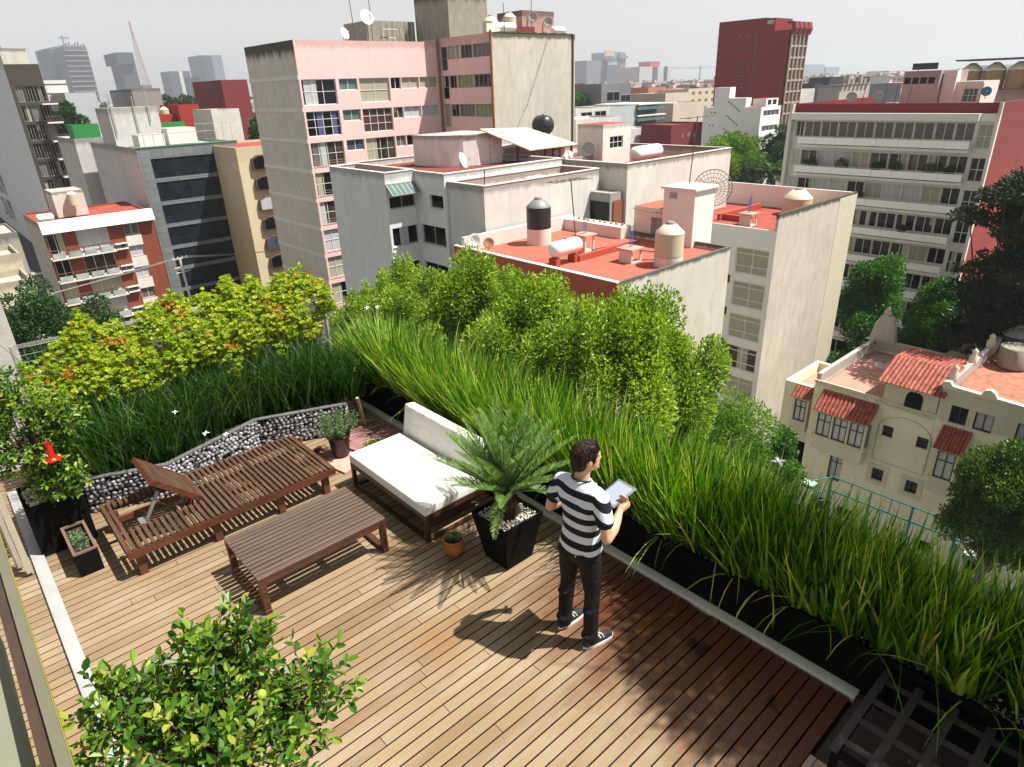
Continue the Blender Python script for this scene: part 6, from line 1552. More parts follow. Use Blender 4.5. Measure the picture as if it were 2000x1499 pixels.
for k in range(4):
    x = 160.3 + 2.15*k; m = MB(); m.extr([(y0_ + .5, tz_(11.0)), (y0_ - .9, tz_(11.0)), (y0_ - 1.3, tz_(12.0)), (y0_ - .9, tz_(13.1)), (y0_ + .9, tz_(13.2)), (y0_ + .9, tz_(12.8)), (y0_ - .2, tz_(12.7)), (y0_ - .3, tz_(12.0)), (y0_ + .5, tz_(11.4))], 'x', x, x + 1.7); m.build('curled_fin', plain('deep_red', (.17, .012, .014), .7), rt)
wf = 125/110.; wy = lambda v: v*wf; wz = lambda v: 4.04 + (v - 4.04)*wf
M_STW = plain('clean_white', (.74, .75, .75), .8, var=.03, scale=.5)
ws = bld('stepped_white_building', 'white stepped building with diagonal rows of tiny square holes, below the red tower', 125, 132.6, wy(59.9), wy(70.8), wz(-.55), M_STW, M_RROOF, .15, hy=[(126, 132, wz(-2.0), wz(-1.1)), (126, 132, wz(-4.4), wz(-3.5))])
for h in ((126, 132, wz(-2.0), wz(-1.1)), (126, 132, wz(-4.4), wz(-3.5))): win(ws, 'y', wy(59.9), h, (.25, .5, .75), (), M_FRW, M_GLB, .1)
add(ws, 'upper_step', M_STW, lambda m: (m.box(125, 127, wy(66.0), wy(68.9), wz(-.55) + .01, wz(2.6)), m.box(125, 127, wy(62.8), wy(65.99), wz(-.55) + .01, wz(.9))))
holes = MB()
for r_, (py, pz) in enumerate(((66.0, .3), (66.2, -1.9), (66.5, -4.0))):
    for q in range(6): y = wy(py - .42*q); z = wz(pz - .28*q - .0); holes.box(124.97, 124.999, y - .14, y + .14, z - .12, z + .12)
for y, z in ((69.2, -1.4), (68.5, -1.4), (69.4, -3.5), (68.7, -3.5), (68.9, -5.5), (66.4, -5.6)): holes.box(124.97, 124.999, wy(y) - .14, wy(y) + .14, wz(z) - .12, wz(z) + .12)
holes.build('vent_holes', M_FRK, ws)
ws2 = roofbox('roof_room', 'small glazed roof room with a curved red roof on the white stepped building', 127.2, 131.8, wy(60.2), wy(62.6), wz(-.5), wz(.7), M_STW, M_RROOF, hy=[(127.8, 129.2, wz(-.3), wz(.5)), (129.6, 131.2, wz(-.3), wz(.5))])
for h in ((127.8, 129.2, wz(-.3), wz(.5)), (129.6, 131.2, wz(-.3), wz(.5))): win(ws2, 'y', wy(60.2), h, (), (), M_FRK, M_GLD)
# ------------------------------------------------------------------ ground, streets
def ground_mat():
    t = NT('city_ground'); n = t.noise(t.pos(), .02, 5); n2 = t.noise(t.pos(), .6, 5)
    t.col(t.mix(t.math('MULTIPLY', n2, .4), t.ramp(n, [(.4, (.09, .085, .08)), (.6, (.16, .15, .135))]), (.05, .05, .045))); return t.set(.9)
m = MB(); m.poly([(-4000, -4000, GZ - .15), (8000, -4000, GZ - .15), (8000, 8000, GZ - .15), (-4000, 8000, GZ - .15)]); tag(m.build('ground', ground_mat()), kind='structure')
M_ASPH = plain('asphalt', (.05, .05, .052), .85, var=.2, scale=1.5); M_PAVM = plain('pavement_concrete', (.24, .23, .21), .85, var=.15, scale=1.5)
m = MB(); m.box(14.5, 22.5, -200, 200, GZ - .14, GZ - .10); tag(m.build('street', M_ASPH), kind='structure')
m = MB(); m.box(9.5, 14.3, -200, 200, GZ - .14, GZ + .02); m.box(22.7, 41.9, -60, 18.9, GZ - .14, GZ + .02); tag(m.build('pavement', M_PAVM), kind='structure')
m = MB(); m.box(-100, 120, 79, 89, GZ - .14, GZ - .09); tag(m.build('cross_street', M_ASPH), kind='structure')

# ------------------------------------------------------------------ cream villa
M_VIL = plaster('villa_cream', (.78, .75, .56), -14.6, .35, (.16, .14, .09), var=.05, depth=1.2, patch=.18)
M_VTRIM = plain('villa_trim', (.58, .54, .42), .8, var=.08, scale=2)
M_VWH = plaster('villa_white_parapet', (.64, .60, .57), -14.6, .4, depth=1, patch=.4)
M_VROOF = plain('villa_salmon_roof', (.42, .22, .17), .85, var=.12, scale=1.5)
M_TILES = NT('clay_tiles'); _p = M_TILES.pos(); M_TILES.col(M_TILES.ramp(M_TILES.noise(_p, 3.5, 6, .7), [(.3, (.12, .018, .012)), (.5, (.27, .06, .035)), (.72, (.42, .15, .09))])); M_TILES = M_TILES.set(.7)
def tiles(t, name, o_, du, dv, nu, nv, mat=M_TILES):
    "rows of curved clay tiles over the sloping quad o_ + du*u + dv*v"
    o_, du, dv = Vector(o_), Vector(du), Vector(dv); nrm = du.cross(dv).normalized()
    if nrm.z < 0: nrm = -nrm
    m = MB()
    for j in range(nv):
        for i in range(nu):
            a0 = o_ + du*(i/nu) + dv*(j/nv) + nrm*.05; a1 = a0 + dv*(1.12/nv) - nrm*.0; w_ = du/nu; vs = []
            for k, (e, b) in enumerate(((a0, .0), (a1, .045))):
                for q in range(5):
                    s = q/4; h = math.sin(PI*s)*.075 + (b if k == 0 else -b*0 + 0)
                    vs.append(e + w_*(s*.92) + nrm*(h - (.03 if k == 0 else -.02)))
            m.add(vs, [(q, q+1, 5+q+1, 5+q) for q in range(4)] + [(5, 6, 7, 8, 9)])
    m.poly([o_, o_ + du, o_ + du + dv, o_ + dv])
    return m.build(name, mat, t)
hv = [(11.44, 12.08, -17.18, -16.4), (9.42, 10.07, -17.22, -16.45), (11.45, 12.15, -20.45, -19.57), (9.41, 10.09, -20.48, -19.6), (14.02, 14.9, -21.64, -19.78), (6.66, 7.56, -21.85, -20.65)]
hb_ = [(14.25, 15.1, -24.3, -23.3), (12.89, 13.81, -24.3, -23.4), (7.88, 8.77, -24.3, -23.45), (5.2, 6.0, -24.3, -23.45)]
vl = bld('villa', 'cream old villa with tiled bay windows and a salmon roof terrace at the right', 42, 51.3, 9.4, 16.7, -14.72, M_VIL, M_VROOF, .45, hx=[h for h in hv + hb_ if h[0] > 9.4])
for h in hv[:5]: win(vl, 'x', 42, h, (.5,) if h[0] > 14 else (), (.72,) if h[0] > 14 else (), M_FRK, M_CRW if h[0] > 14 else M_GLD, .06, .25)
for h in hb_[:2]: win(vl, 'x', 42, h, (), (), M_FRK, M_GLD, .06, .3, name='basement_window')
for h in hv[2:4] + hv[:0]:
    a, b, c, d = h; add(vl, 'window_surround', M_VTRIM, lambda m: (m.box(41.96, 41.999, a-.3, a-.02, c-.3, d+.3), m.box(41.96, 41.999, b+.02, b+.3, c-.3, d+.3), m.box(41.96, 41.999, a-.02, b+.02, d+.02, d+.3), m.box(41.96, 41.999, a-.02, b+.02, c-.3, c-.02)))
def arch(m):
    pts = [(y, z) for y, z in [(12.3, -18.95), (12.3, -16.6)] + [(10.8 + 1.5*math.cos(a), -16.6 + 1.05*math.sin(a)) for a in np.linspace(0, PI, 16)] + [(9.3, -16.6), (9.3, -18.95), (12.3, -18.95)]]
    m.tube([(41.98, y, z) for y, z in pts], .035, 5)
add(vl, 'arch_moulding', M_VTRIM, arch)
add(vl, 'front_moulding', M_VTRIM, lambda m: (m.box(41.9, 41.999, 12.6, 16.75, -14.78, -14.62), m.tube([(41.93, 12.6, -14.85), (41.93, 12.45, -15.0), (41.93, 9.5, -15.05)], .06, 6)))
# white parapets at the rear and left with a bell shaped finial
add(vl, 'side_parapet', M_VWH, lambda m: m.box(42.2, 50.8, 16.45, 16.75, -15.1, -14.25))
add(vl, 'rear_parapet', M_VWH, lambda m: m.box(51.0, 51.35, 9.8, 16.4, -15.1, -14.2))
def bell(m):
    c, b = 51.15, 16.0
    pr = [(-1.5, -14.3), (-1.15, -14.2), (-1.0, -13.6), (-.85, -12.9), (-.5, -12.35), (0, -12.15), (.5, -12.35), (.85, -12.9), (1.0, -13.6), (1.15, -14.2), (1.5, -14.3)]
    m.extr([(b + y*.8, z) for y, z in pr], 'x', 50.95, 51.4); m.box(51, 51.3, 15.75, 16.25, -12.15, -11.95); m.lathe((51.15, 16.0, -11.95), [(.18, 0), (.2, .1), (.05, .35)], 8)
add(vl, 'bell_gable', M_VWH, bell)
def scroll(m): m.extr([(12.0, -14.4), (11.6, -13.9), (11.2, -13.9), (11.0, -13.3), (10.4, -13.1), (9.9, -13.3), (9.7, -13.9), (9.4, -14.4)], 'x', 51.36, 51.7)
add(vl, 'scroll_gable', M_VWH, scroll)
vtank('plain white cylindrical tank on the salmon roof of the villa', (48.4, 14.8, -15.2), .6, .1, M_VWH, M_VWH)
m = MB(); m.lathe((48.4, 14.8, -15.2), [(.62, 0), (.64, 1.55), (.5, 1.6), (.01, 1.62)], 24)
# upper storey with arch window and tiled roof
us_ = bld('tower_room', 'upper room of the villa with an arched window under a curved tile roof', 42.02, 46.4, 9.45, 12.45, -13.5, M_VIL, M_TILES, .0, z0=-14.7, cat='roof room')
def archwin(m):
    m.extr([(10.25, -14.78), (11.2, -14.78), (11.2, -14.1)] + [(10.725 + .475*math.cos(a), -14.1 + .42*math.sin(a)) for a in np.linspace(0, PI, 12)][1:-1] + [(10.25, -14.1)], 'x', 41.99, 42.015)
add(us_, 'arch_window', M_GLD, archwin)
tiles(us_, 'roof_slope', (41.6, 12.85, -13.45), (0, -3.75, 0), (2.4, 0, .95), 15, 7); tiles(us_, 'rear_slope', (44.0, 12.85, -12.5), (0, -3.75, 0), (2.8, 0, -.35), 15, 7)
add(us_, 'eave_tiles', M_VTRIM, lambda m: [m.tube([(41.62, 12.75 - .25*k, -13.5), (42.0, 12.75 - .25*k, -13.48)], .08, 6) for k in range(15)])
# bay windows
def bay(t, y0, y1, ny, zt, zb, tile_w):
    X0, X1 = 41.0, 41.999
    b = add(t, 'bay_window', M_VTRIM, lambda m: (m.box(X0, X1, y0, y1, zb - .9, zb), m.box(X0 - .08, X1, y0 - .08, y1 + .08, zb, zb + .12), m.box(X0, X1, y0, y1, zt, zt + .2), m.extr([(X0 + .1, zb - .901), (X1, zb - .901), (X1, zb - 1.5)], 'y', y0 + .2, y0 + .4), m.extr([(X0 + .1, zb - .901), (X1, zb - .901), (X1, zb - 1.5)], 'y', y1 - .4, y1 - .2), [m.box(X0, X0 + .15, yy - .07, yy + .07, zb + .12, zt) for yy in np.linspace(y0 + .07, y1 - .07, ny + 1)], m.box(X1 - .2, X1, y0, y0 + .15, zb + .12, zt)))
    yy = np.linspace(y0 + .07, y1 - .07, ny + 1)
    for k in range(ny):
        f = win(b, 'x', X0, (yy[k] + .075, yy[k+1] - .075, zb + .125, zt - .005), (.5,), (.66,), M_FRK, M_CRW, .07, .1)
    m = MB(); m.box(X0 + .18, X1, y0 + .04, y0 + .08, zb + .13, zt - .01); m.build('side_window', M_GLB, b)
    tiles(b, 'bay_roof', (X0 - .25, y1 + .15, zt + .18), (0, -(y1 - y0 + .3), 0), (1.2, 0, 1.0), tile_w, 4)
bay(vl, 12.65, 15.92, 3, -16.42, -18.2, 14)
# right half of the villa, taller
hw2 = [(7.86, 8.75, -15.0, -13.86), (6.58, 7.52, -15.02, -13.88), (4.6, 5.5, -15.0, -13.86)] + [(6.66, 7.56, -21.85, -20.65)] + hb_[2:]
vr = bld('villa', 'cream right half of the villa with a curled parapet and red brown roof', 42.01, 54.5, -2, 9.39, -12.85, M_VIL, plain('brown_red_roof', (.34, .13, .085), .9, var=.45, scale=2.5), .45, hx=hw2)
for h in hw2[:4]: win(vr, 'x', 42.01, h, (.5,), (), M_FRK, M_CRW if h[0] < 7.6 and h[2] > -16 else M_GLD, .07, .25)
for h in hw2[4:]: win(vr, 'x', 42.01, h, (), (), M_FRK, M_GLD, .06, .3, name='basement_window')
cur = [(9.42, -12.9), (9.42, -12.5), (9.1, -12.45), (8.9, -12.68), (7.5, -12.75), (7.35, -12.45), (7.1, -12.35), (6.85, -12.5), (6.7, -12.75), (5.4, -12.8), (2, -12.8), (2, -12.9)]
add(vr, 'curled_parapet', M_VTRIM, lambda m: m.extr(cur, 'x', 41.85, 42.2))
add(vr, 'side_parapet', M_VWH, lambda m: m.box(42.3, 54, 9.0, 9.3, -13.2, -12.5)); [add(vr, 'finial', M_VTRIM, lambda m: m.lathe((42.6 + 3.6*k, 9.15, -12.5), [(.25, 0), (.25, .35), (.12, .5), (.2, .7), (.0, .9)], 8)) for k in range(4)]
bay(vr, 7.5, 8.75, 1, -16.45, -18.35, 8)
vtank('dark round water tank on the red brown villa roof', (52.5, 8.3, -13.2), .9, 1.0, M_TBK, M_GREYT)
m = MB(); m.lathe((49.0, 7.6, -13.2), [(.85, 0), (.88, 1.3), (.8, 1.32), (.78, 1.2), (.01, 1.2)], 24); o = m.build('concrete_drum', M_OLDC, loc=(49, 7.6, -13.2)); tag(o, 'open grey concrete drum in front of the dark tank on the villa roof', 'drum')
# annex with a hollow parapet and car port
an = bld('villa_annex', 'narrow cream annex of the villa with a small bay over a dark car port', 43.5, 48.5, 16.76, 19.4, -16.0, M_VIL, M_VROOF, .7, hx=[(17.3, 19.1, GZ + .1, -20.4), (18.3, 18.6, -19.4, -17.6)], th=.3)
add(an, 'car_port_back', M_DARK, lambda m: m.box(46, 46.1, 17, 19.3, GZ, -20)); add(an, 'slot_window', M_GLD, lambda m: m.box(43.62, 43.64, 18.3, 18.6, -19.4, -17.6))
ab = add(an, 'bay_window', M_VTRIM, lambda m: (m.box(42.9, 43.499, 17.25, 18.4, -19.3, -18.55), m.box(42.9, 43.499, 17.25, 17.4, -18.55, -16.75), m.box(42.9, 43.499, 18.25, 18.4, -18.55, -16.75), m.box(42.9, 43.499, 17.4, 18.25, -16.9, -16.75)))
win(ab, 'x', 42.9, (17.42, 18.23, -18.54, -16.92), (.5,), (.66,), M_FRK, M_CRW, .07, .1); tiles(ab, 'bay_roof', (42.7, 18.5, -16.7), (0, -1.3, 0), (.8, 0, .6), 5, 3)
# car
M_CARP = NT('car_paint'); M_CARP.col((.018, .018, .022)); M_CARP = M_CARP.set(.2, .3, .6, Coat_Weight=.8)
def car(label, x, y, rz, paint=None, z=GZ + .02):
    t = thing('parked_car', label, 'car', (0, 0, 0)); P = [(-2.1, .35), (-2.15, .75), (-1.95, .95), (-1.2, 1.0), (-.65, 1.42), (.75, 1.45), (1.45, 1.05), (2.05, .95), (2.15, .6), (2.1, .35)]
    m = MB(); m.extr([(a, b) for a, b in P], 'y', -.86, .86); m.build('body', paint or M_CARP, t, bevel=.07, seg=3)
    m = MB(); m.add([(-1.18, -.72, 1.02), (-1.18, .72, 1.02), (-.66, .62, 1.44), (-.66, -.62, 1.44)], [(0, 1, 2, 3)]); m.add([(1.42, -.72, 1.08), (1.42, .72, 1.08), (.78, .62, 1.465), (.78, -.62, 1.465)], [(0, 1, 2, 3)]); m.build('windscreen', M_GLB, t)
    for s in (-1, 1):
        m = MB(); m.add([(-1.0, s*.868, 1.03), (1.2, s*.868, 1.05), (.7, s*.868, 1.38), (-.6, s*.868, 1.38)], [(0, 1, 2, 3)]); m.build('side_window', M_GLD, t)
        for xx in (-1.35, 1.35):
            m = MB(); m.tube([(xx, s*.72, .32), (xx, s*.9, .32)], .32, 18); w_ = m.build('wheel', plain('tyre', (.015, .015, .015), .8), t); m = MB(); m.tube([(xx, s*.89, .32), (xx, s*.912, .32)], .19, 14); m.build('rim', M_ZINC, w_)
        m = MB(); m.ball((-2.08, s*.62, .72), .13, 10, 6, (.6, 1.2, .7)); m.build('headlight', M_GLW, t)
    m = MB(); m.box(-.45, .35, -.3, .3, 1.452, 1.475); m.build('sunroof', M_GLD, t)
    t.location = (x, y, z); t.rotation_euler = (0, 0, rz); return t
car('black car parked on the drive before the dark car port of the villa annex', 42.0, 17.9, rad(-4))
car('second dark car half hidden by trees at the foot of the window column building', 36.5, 19.6, rad(-8), plain('dark_blue_paint', (.02, .025, .04), .25, .3))
# green steel court frame
M_TEAL = plain('teal_steel', (.02, .13, .13), .5, bump=0)
fr = thing('court_fence', 'tall dark green steel frame fence in front of the villa', 'fence', (38, 9, GZ))
for k, (y, zt) in enumerate(((13.1, -18.9), (10.75, -18.95), (8.45, -19.0), (6.12, -19.1), (3.8, -19.1))):
    m = MB(); m.tube([(38, y, GZ), (38, y, zt)], .07, 8); m.build('post', M_TEAL, fr)
for z in (-18.93, -19.92):
    m = MB(); m.tube([(38, 13.1, z), (38, 3.8, z)], .05 if z > -19.5 else .07, 8); m.build('rail', M_TEAL, fr)
m = MB(); [m.tube([(38, y, -19.9), (38, y, -18.95)], .03, 6) for y in (11.9, 9.6, 7.3, 5)]; m.build('short_posts', M_TEAL, fr)
for z in (-18.95, -19.9, -20.6):
    m = MB(); m.tube([(38, 13.1, z), (36.6, 13.8, z)], .05, 6); m.build('side_rail', M_TEAL, fr)
for lab, (x, y, z) in (('teal floodlight with a white top on the left corner of the steel frame', (37.4, 14.3, -19.6)), ('teal floodlight on the right part of the steel frame', (37.8, 5.2, -20.3))):
    t = thing('floodlight', lab, 'floodlight', (x, y, GZ)); m = MB(); m.tube([(x + .3, y + .8, GZ), (x + .3, y + .8, z + .1)], .07, 8); m.tube([(x + .3, y + .8, z), (x, y + .3, z - .05)], .03, 6); m.build('pole', M_TEAL, t)
    m = MB(); m.box(x - .3, x + .3, y - .5, y + .3, z - .25, z - .02); m.build('housing', M_TEAL, t); m = MB(); m.box(x - .3, x + .3, y - .5, y + .3, z - .019, z + .02); m.build('top_cover', M_WCAP, t)
# power pole between brick block and glass block
t = thing('power_pole', 'pale concrete power pole with cross arms in front of the dark glass block', 'utility pole', (23.2, 84, GZ))
m = MB(); m.tube([(22.6, 84, GZ), (22.3, 84, -13.2)], .14, 8); m.build('pole', M_WCAP, t)
m = MB(); [m.bar((21.5, 84, z), (23.2, 84, z + .1), .08) for z in (-13.3, -14.3, -14.9)]; [m.tube([(21.6 + .5*q, 84, -13.3), (21.6 + .5*q, 84, -13.0)], .05, 6) for q in range(4)]; m.build('cross_arms', M_WCAP, t)
wr = MB()
for q in range(4):
    a = Vector((21.6 + .5*q, 84, -13.1)); 
    for b in (Vector((-20, 83.5, -15)), Vector((60, 84.5, -15))):
        wr.tube([a.lerp(b, s) - Vector((0, 0, 4*s*(1-s)*.9)) for s in np.linspace(0, 1, 8)], .014, 3, cap=False)
tag(wr.build('power_lines', M_FRG, loc=(23, 84, -10)), 'pale power lines running off both sides of the concrete pole', 'cable')
# ------------------------------------------------------------------ trees
M_FICUS = foliage('street_tree_leaf', [(0, (.025, .075, .008)), (.3, (.10, .20, .016)), (.6, (.26, .39, .04)), (.85, (.46, .56, .09)), (1, (.62, .66, .20))], .38, .4)
M_FICUSB = foliage('olive_tree_leaf', [(0, (.03, .08, .01)), (.4, (.08, .18, .018)), (.75, (.20, .33, .035)), (1, (.38, .46, .09))], .35, .4)
M_DARKT = foliage('dark_tree_leaf', [(0, (.008, .03, .006)), (.5, (.02, .065, .012)), (.85, (.05, .13, .02)), (1, (.10, .20, .03))], .25, .5)
M_MIDT = foliage('mid_tree_leaf', [(0, (.015, .06, .008)), (.5, (.04, .13, .015)), (.85, (.10, .24, .03)), (1, (.2, .34, .05))], .33, .4)
M_YELT = foliage('yellow_green_leaf', [(0, (.015, .05, .006)), (.5, (.04, .10, .01)), (.82, (.12, .19, .02)), (1, (.34, .36, .05))], .3, .4)
M_CONF = foliage('conifer_needles', [(0, (.006, .018, .006)), (.6, (.012, .035, .010)), (.9, (.03, .06, .015)), (1, (.16, .07, .02))], .1, .6)
M_TRUNK = plain('trunk_bark', (.09, .07, .05), .95, var=.4, scale=5, bump=.5)
def tree(name, label, base, clusters, n, L, mat, upright=.3, W=.5, group=None, cat='tree', hollow=.2, trunk=.22, spread=.55):
    t = thing(name, label, cat, base, group)
    P = []; D = []; RN = []
    vol = np.array([(r[0]*r[1]*r[2]) ** (2/3) for c, r in clusters]); cnt = np.maximum(20, (n * vol / vol.sum())).astype(int)
    for (c, r), k in zip(clusters, cnt):
        v = unit(NR.normal(size=(k, 3))); q = (hollow + (1-hollow) * NR.random((k, 1)) ** .5)
        P.append(np.array(c) + v*q*np.array(r)); D.append(unit(v*.8 + np.array([0, 0, upright]) + NR.normal(size=(k, 3))*spread))
        RN.append(NR.normal(.48 + R.gauss(0, .08), .17, k))
    P = np.concatenate(P); D = np.concatenate(D); RN = np.concatenate(RN); LL = NR.uniform(L*.65, L*1.25, len(P))
    leaves('crown', P, D, LL, LL*W, mat, t, rnd=RN, fold=.2, curl=.1, up=np.array([0, 0, 1.]) + NR.normal(size=(len(P), 3))*.7)
    m = MB(); cc = np.array([c for c, r in clusters]); top = cc.mean(0); b = Vector(base); zl = cc[:, 2].min()
    fork = Vector((b.x*.5 + top[0]*.5, b.y*.5 + top[1]*.5, b.z + (zl - b.z) * .75))
    m.tube([b, b.lerp(fork, .5) + Vector((R.gauss(0, .1), R.gauss(0, .1), 0)), fork], [trunk, trunk*.8, trunk*.65], 8)
    for c, r in clusters[::max(1, len(clusters)//26)]:
        e = Vector(c); md = fork.lerp(e, .5) + Vector((R.gauss(0, .15), R.gauss(0, .15), .2)); m.tube([fork, md, e], [trunk*.4, trunk*.22, trunk*.07], 5)
    m.build('trunk', M_TRUNK, t); return t
def cl_ell(c, r3, n, rr=(.25, .4), up=1.0, low=-1, flat=1.):
    out = []
    while len(out) < n:
        v = Vector((R.gauss(0, 1), R.gauss(0, 1), R.gauss(0, 1))).normalized()
        if v.z < low: continue
        q = R.uniform(.45, 1) ; k = R.uniform(*rr) * min(r3[0], r3[1])
        out.append(((c[0] + v.x*r3[0]*q, c[1] + v.y*r3[1]*q, c[2] + v.z*r3[2]*q), (k, k, k*up*flat)))
    return out
# row of feathery street trees beyond the grass: upright plumes
def plumes(x, y, ztop, rx, ry, H, n):
    out = []
    for k in range(n):
        a = R.uniform(0, 2*PI); q = math.sqrt(R.random()); px, py = x + rx*q*math.cos(a), y + ry*q*math.sin(a)
        zt = ztop - H*.26*q**2.2 + R.gauss(-.1, .3)
        w_ = R.uniform(.38, .78); h = w_*R.uniform(1.0, 1.6); out.append(((px, py, zt - h), (w_, w_, h)))
    for k in range(22):
        a = R.uniform(0, 2*PI); q = R.random()**.6; h = R.uniform(.45, .8); out.append(((x + rx*q*math.cos(a), y + ry*q*math.sin(a), ztop + .25 - H*.24*q**2 + R.gauss(0, .25) - h), (.2, .2, h)))
    for k in range(int(n*.5)):
        a = R.uniform(0, 2*PI); q = R.uniform(.5, 1.1); px, py = x + rx*q*math.cos(a), y + ry*q*math.sin(a)
        zt = ztop - R.uniform(1.4, H); r = R.uniform(.5, .8); out.append(((px, py, zt), (r, r, r*R.uniform(1.1, 1.7))))
    return out
for i, (x, y, zt, rx, ry, H, n, lab) in enumerate((
    (13.3, 10.3, -1.05, 1.8, 1.7, 7, 32, 'feathery light green street tree nearest the bare wall with the leaning plume at its right'),
    (12.6, 12.9, -1.15, 2.1, 1.9, 7, 36, 'second feathery street tree from the right beyond the grass trough'),
    (13.0, 16.2, -1.2, 2.2, 2.1, 7, 38, 'feathery street tree in the middle of the row beyond the grass'),
    (12.8, 19.6, -1.9, 2.2, 2.1, 7, 36, 'feathery street tree fourth from the right beyond the grass'),
    (13.2, 22.8, -2.8, 2.1, 2.1, 6, 30, 'lower feathery street tree at the left end of the row, before the grey building'))):
    tree('street_tree', lab, (x, y, GZ), plumes(x, y, zt, rx, ry, H, n), 60000, .112, M_FICUS, upright=.35, W=.46, group='feathery street trees in a row', hollow=.1)
tree('street_tree', 'separate plume of feathery foliage leaning to the right before the bare sunny wall', (15, 9.6, GZ), [((15.2, 8.9, -3.2), (.5, .5, .9)), ((15.2, 9.3, -4.6), (.6, .6, 1.2)), ((14.9, 9.6, -6.4), (.9, .9, 1.4)), ((14.6, 9.3, -8.2), (1.2, 1.2, 1.6)), ((15.5, 9.9, -5.6), (.6, .6, .9)), ((15.3, 8.6, -6.6), (.6, .6, .9))], 24000, .112, M_FICUS, upright=.35, W=.5, hollow=.1, trunk=.1)
tree('small_tree', 'light green bushy tree in the courtyard left of the black car', (27, 14.8, GZ), cl_ell((26.5, 14.4, -13.0), (2.6, 2.9, 2.8), 40, (.28, .42)) + cl_ell((25.0, 16.0, -14.0), (2.2, 2.2, 2.2), 20, (.3, .4)) + [((27.5, 14.6, -11.6), (.7, .7, 1.2)), ((26.8, 15.6, -12.2), (.8, .8, 1.1))], 44000, .15, M_FICUSB, upright=.4, W=.42)
tree('small_tree', 'rounder brighter shrub tree in front of the courtyard tree', (23, 12.2, GZ), cl_ell((23, 12.2, -13.2), (1.5, 1.5, 1.6), 18, (.3, .45)), 15000, .14, M_FICUS, upright=.4, W=.36)
tree('small_tree', 'dark leaved tree beside the black car drive', (33, 15.2, GZ), cl_ell((33, 15.0, -17.2), (2.0, 2.0, 2.2), 26, (.3, .45)), 15000, .2, M_MIDT)
tree('garden_tree', 'dense dark tree speckled yellow green in front of the right half of the villa', (35.5, 4.3, GZ), cl_ell((35.5, 4.1, -15.2), (2.5, 2.7, 3.4), 70, (.22, .34)), 48000, .17, M_YELT, upright=.5)
tree('garden_tree', 'second dark tree at the right edge behind the speckled one', (37.5, 0.6, GZ), cl_ell((37.5, .8, -16), (3, 3, 4), 40, (.25, .4)), 20000, .26, M_DARKT)
# trees between the big bare wall and the balcony block
tree('courtyard_tree', 'tall bright green tree growing between the bare wall and the balcony block', (62, 21.5, GZ), cl_ell((62, 21.0, -14.0), (2.8, 2.8, 4.2), 40, (.28, .4)) + cl_ell((60, 19.5, -19), (3.5, 3.2, 3.5), 34, (.3, .4)), 36000, .27, M_MIDT, upright=.3)
tree('courtyard_tree', 'dark green tree behind the bell gable of the villa', (57, 17.8, GZ), cl_ell((57, 17.6, -18.5), (3.3, 2.6, 3.6), 44, (.28, .4)), 26000, .27, M_DARKT)
tree('courtyard_tree', 'loose leaved dark tree with visible branches before the lower balconies', (58, 14.2, GZ), cl_ell((58, 14.0, -15.0), (3.4, 2.8, 4.0), 44, (.2, .32)) + cl_ell((56, 11.5, -16.5), (3, 2.6, 3.2), 26, (.22, .34)), 34000, .27, M_MIDT, upright=-.2, W=.4)
tree('conifer', 'large nearly black conifer with layered boughs at the right edge', (54, 9.5, GZ), [((54 + R.gauss(0, 1.7), 9.3 + R.gauss(0, 1.4) , z), (R.uniform(1.0, 1.8), R.uniform(1.0, 1.8), R.uniform(.4, .75))) for z in np.linspace(-2.4, -17, 110)], 80000, .27, M_CONF, upright=.1, W=.42, hollow=.0, trunk=.4)
tree('conifer', 'second nearly black conifer beyond the frame edge beside the layered one', (56, 5.2, GZ), [((56 + R.gauss(0, 2.0), 5.6 + R.gauss(0, 1.5) , z), (R.uniform(1.0, 1.7), R.uniform(1, 1.7), R.uniform(.4, .7))) for z in np.linspace(-4.0, -18, 80)], 36000, .28, M_CONF, upright=.1, W=.42, hollow=.0, trunk=.4)
# trees around the white stepped building
tree('park_tree', 'broad bright green tree in front of the white stepped building', (118, 69, GZ), cl_ell((118, 68.8, -11.2), (7.5, 5.8, 5.0), 90, (.22, .32)), 42000, .42, M_FICUSB, upright=.4, hollow=.4)
tree('park_tree', 'darker round tree behind the bright one, below the red tower', (124, 61, GZ), cl_ell((124, 61.5, -8.8), (4.5, 3.8, 4.0), 40, (.25, .36)), 14000, .42, M_DARKT, upright=.4, hollow=.4)
def palm(label, base, top, n, L, leaf, mat, group=None):
    t = thing('palm_tree', label, 'palm', base); m = MB(); m.tube([base, top], [.4, .35], 10); m.build('trunk', M_TRUNK, t)
    sp_ = [(R.uniform(0, 2*PI), rad(R.uniform(-10, 80)), L*R.uniform(.8, 1.1), R.uniform(.7, 1.3)) for k in range(n)]
    for az, el, l, dr in sp_:
        q = 26; ss = np.linspace(0, 1, q); th = el - dr*ss**1.4; dx = np.cumsum(np.cos(th))*l/q; dz = np.cumsum(np.sin(th))*l/q
        a = np.array([math.cos(az), math.sin(az), 0]); sd = np.array([-math.sin(az), math.cos(az), 0]); C = np.array(top) + dx[:, None]*a + dz[:, None]*np.array([0, 0, 1.])
        T = np.cos(th)[:, None]*a + np.sin(th)[:, None]*np.array([0, 0, 1.]); P = np.concatenate([C, C]); D = unit(np.concatenate([sd*.8 + T*.7, -sd*.8 + T*.7]) + np.array([0, 0, -.25]))
        leaves('frond', P, D, leaf*NR.uniform(.8, 1.1, len(P)), leaf*.13, mat, t, rnd=NR.normal(.5, .2, len(P)), up=np.array([0, 0, 1.]) + 0*P)
palm('big date palm between the bright tree and the balcony block', (118, 60.5, GZ), (118, 60.5, -12.5), 54, 4.6, 1.0, M_YELT)
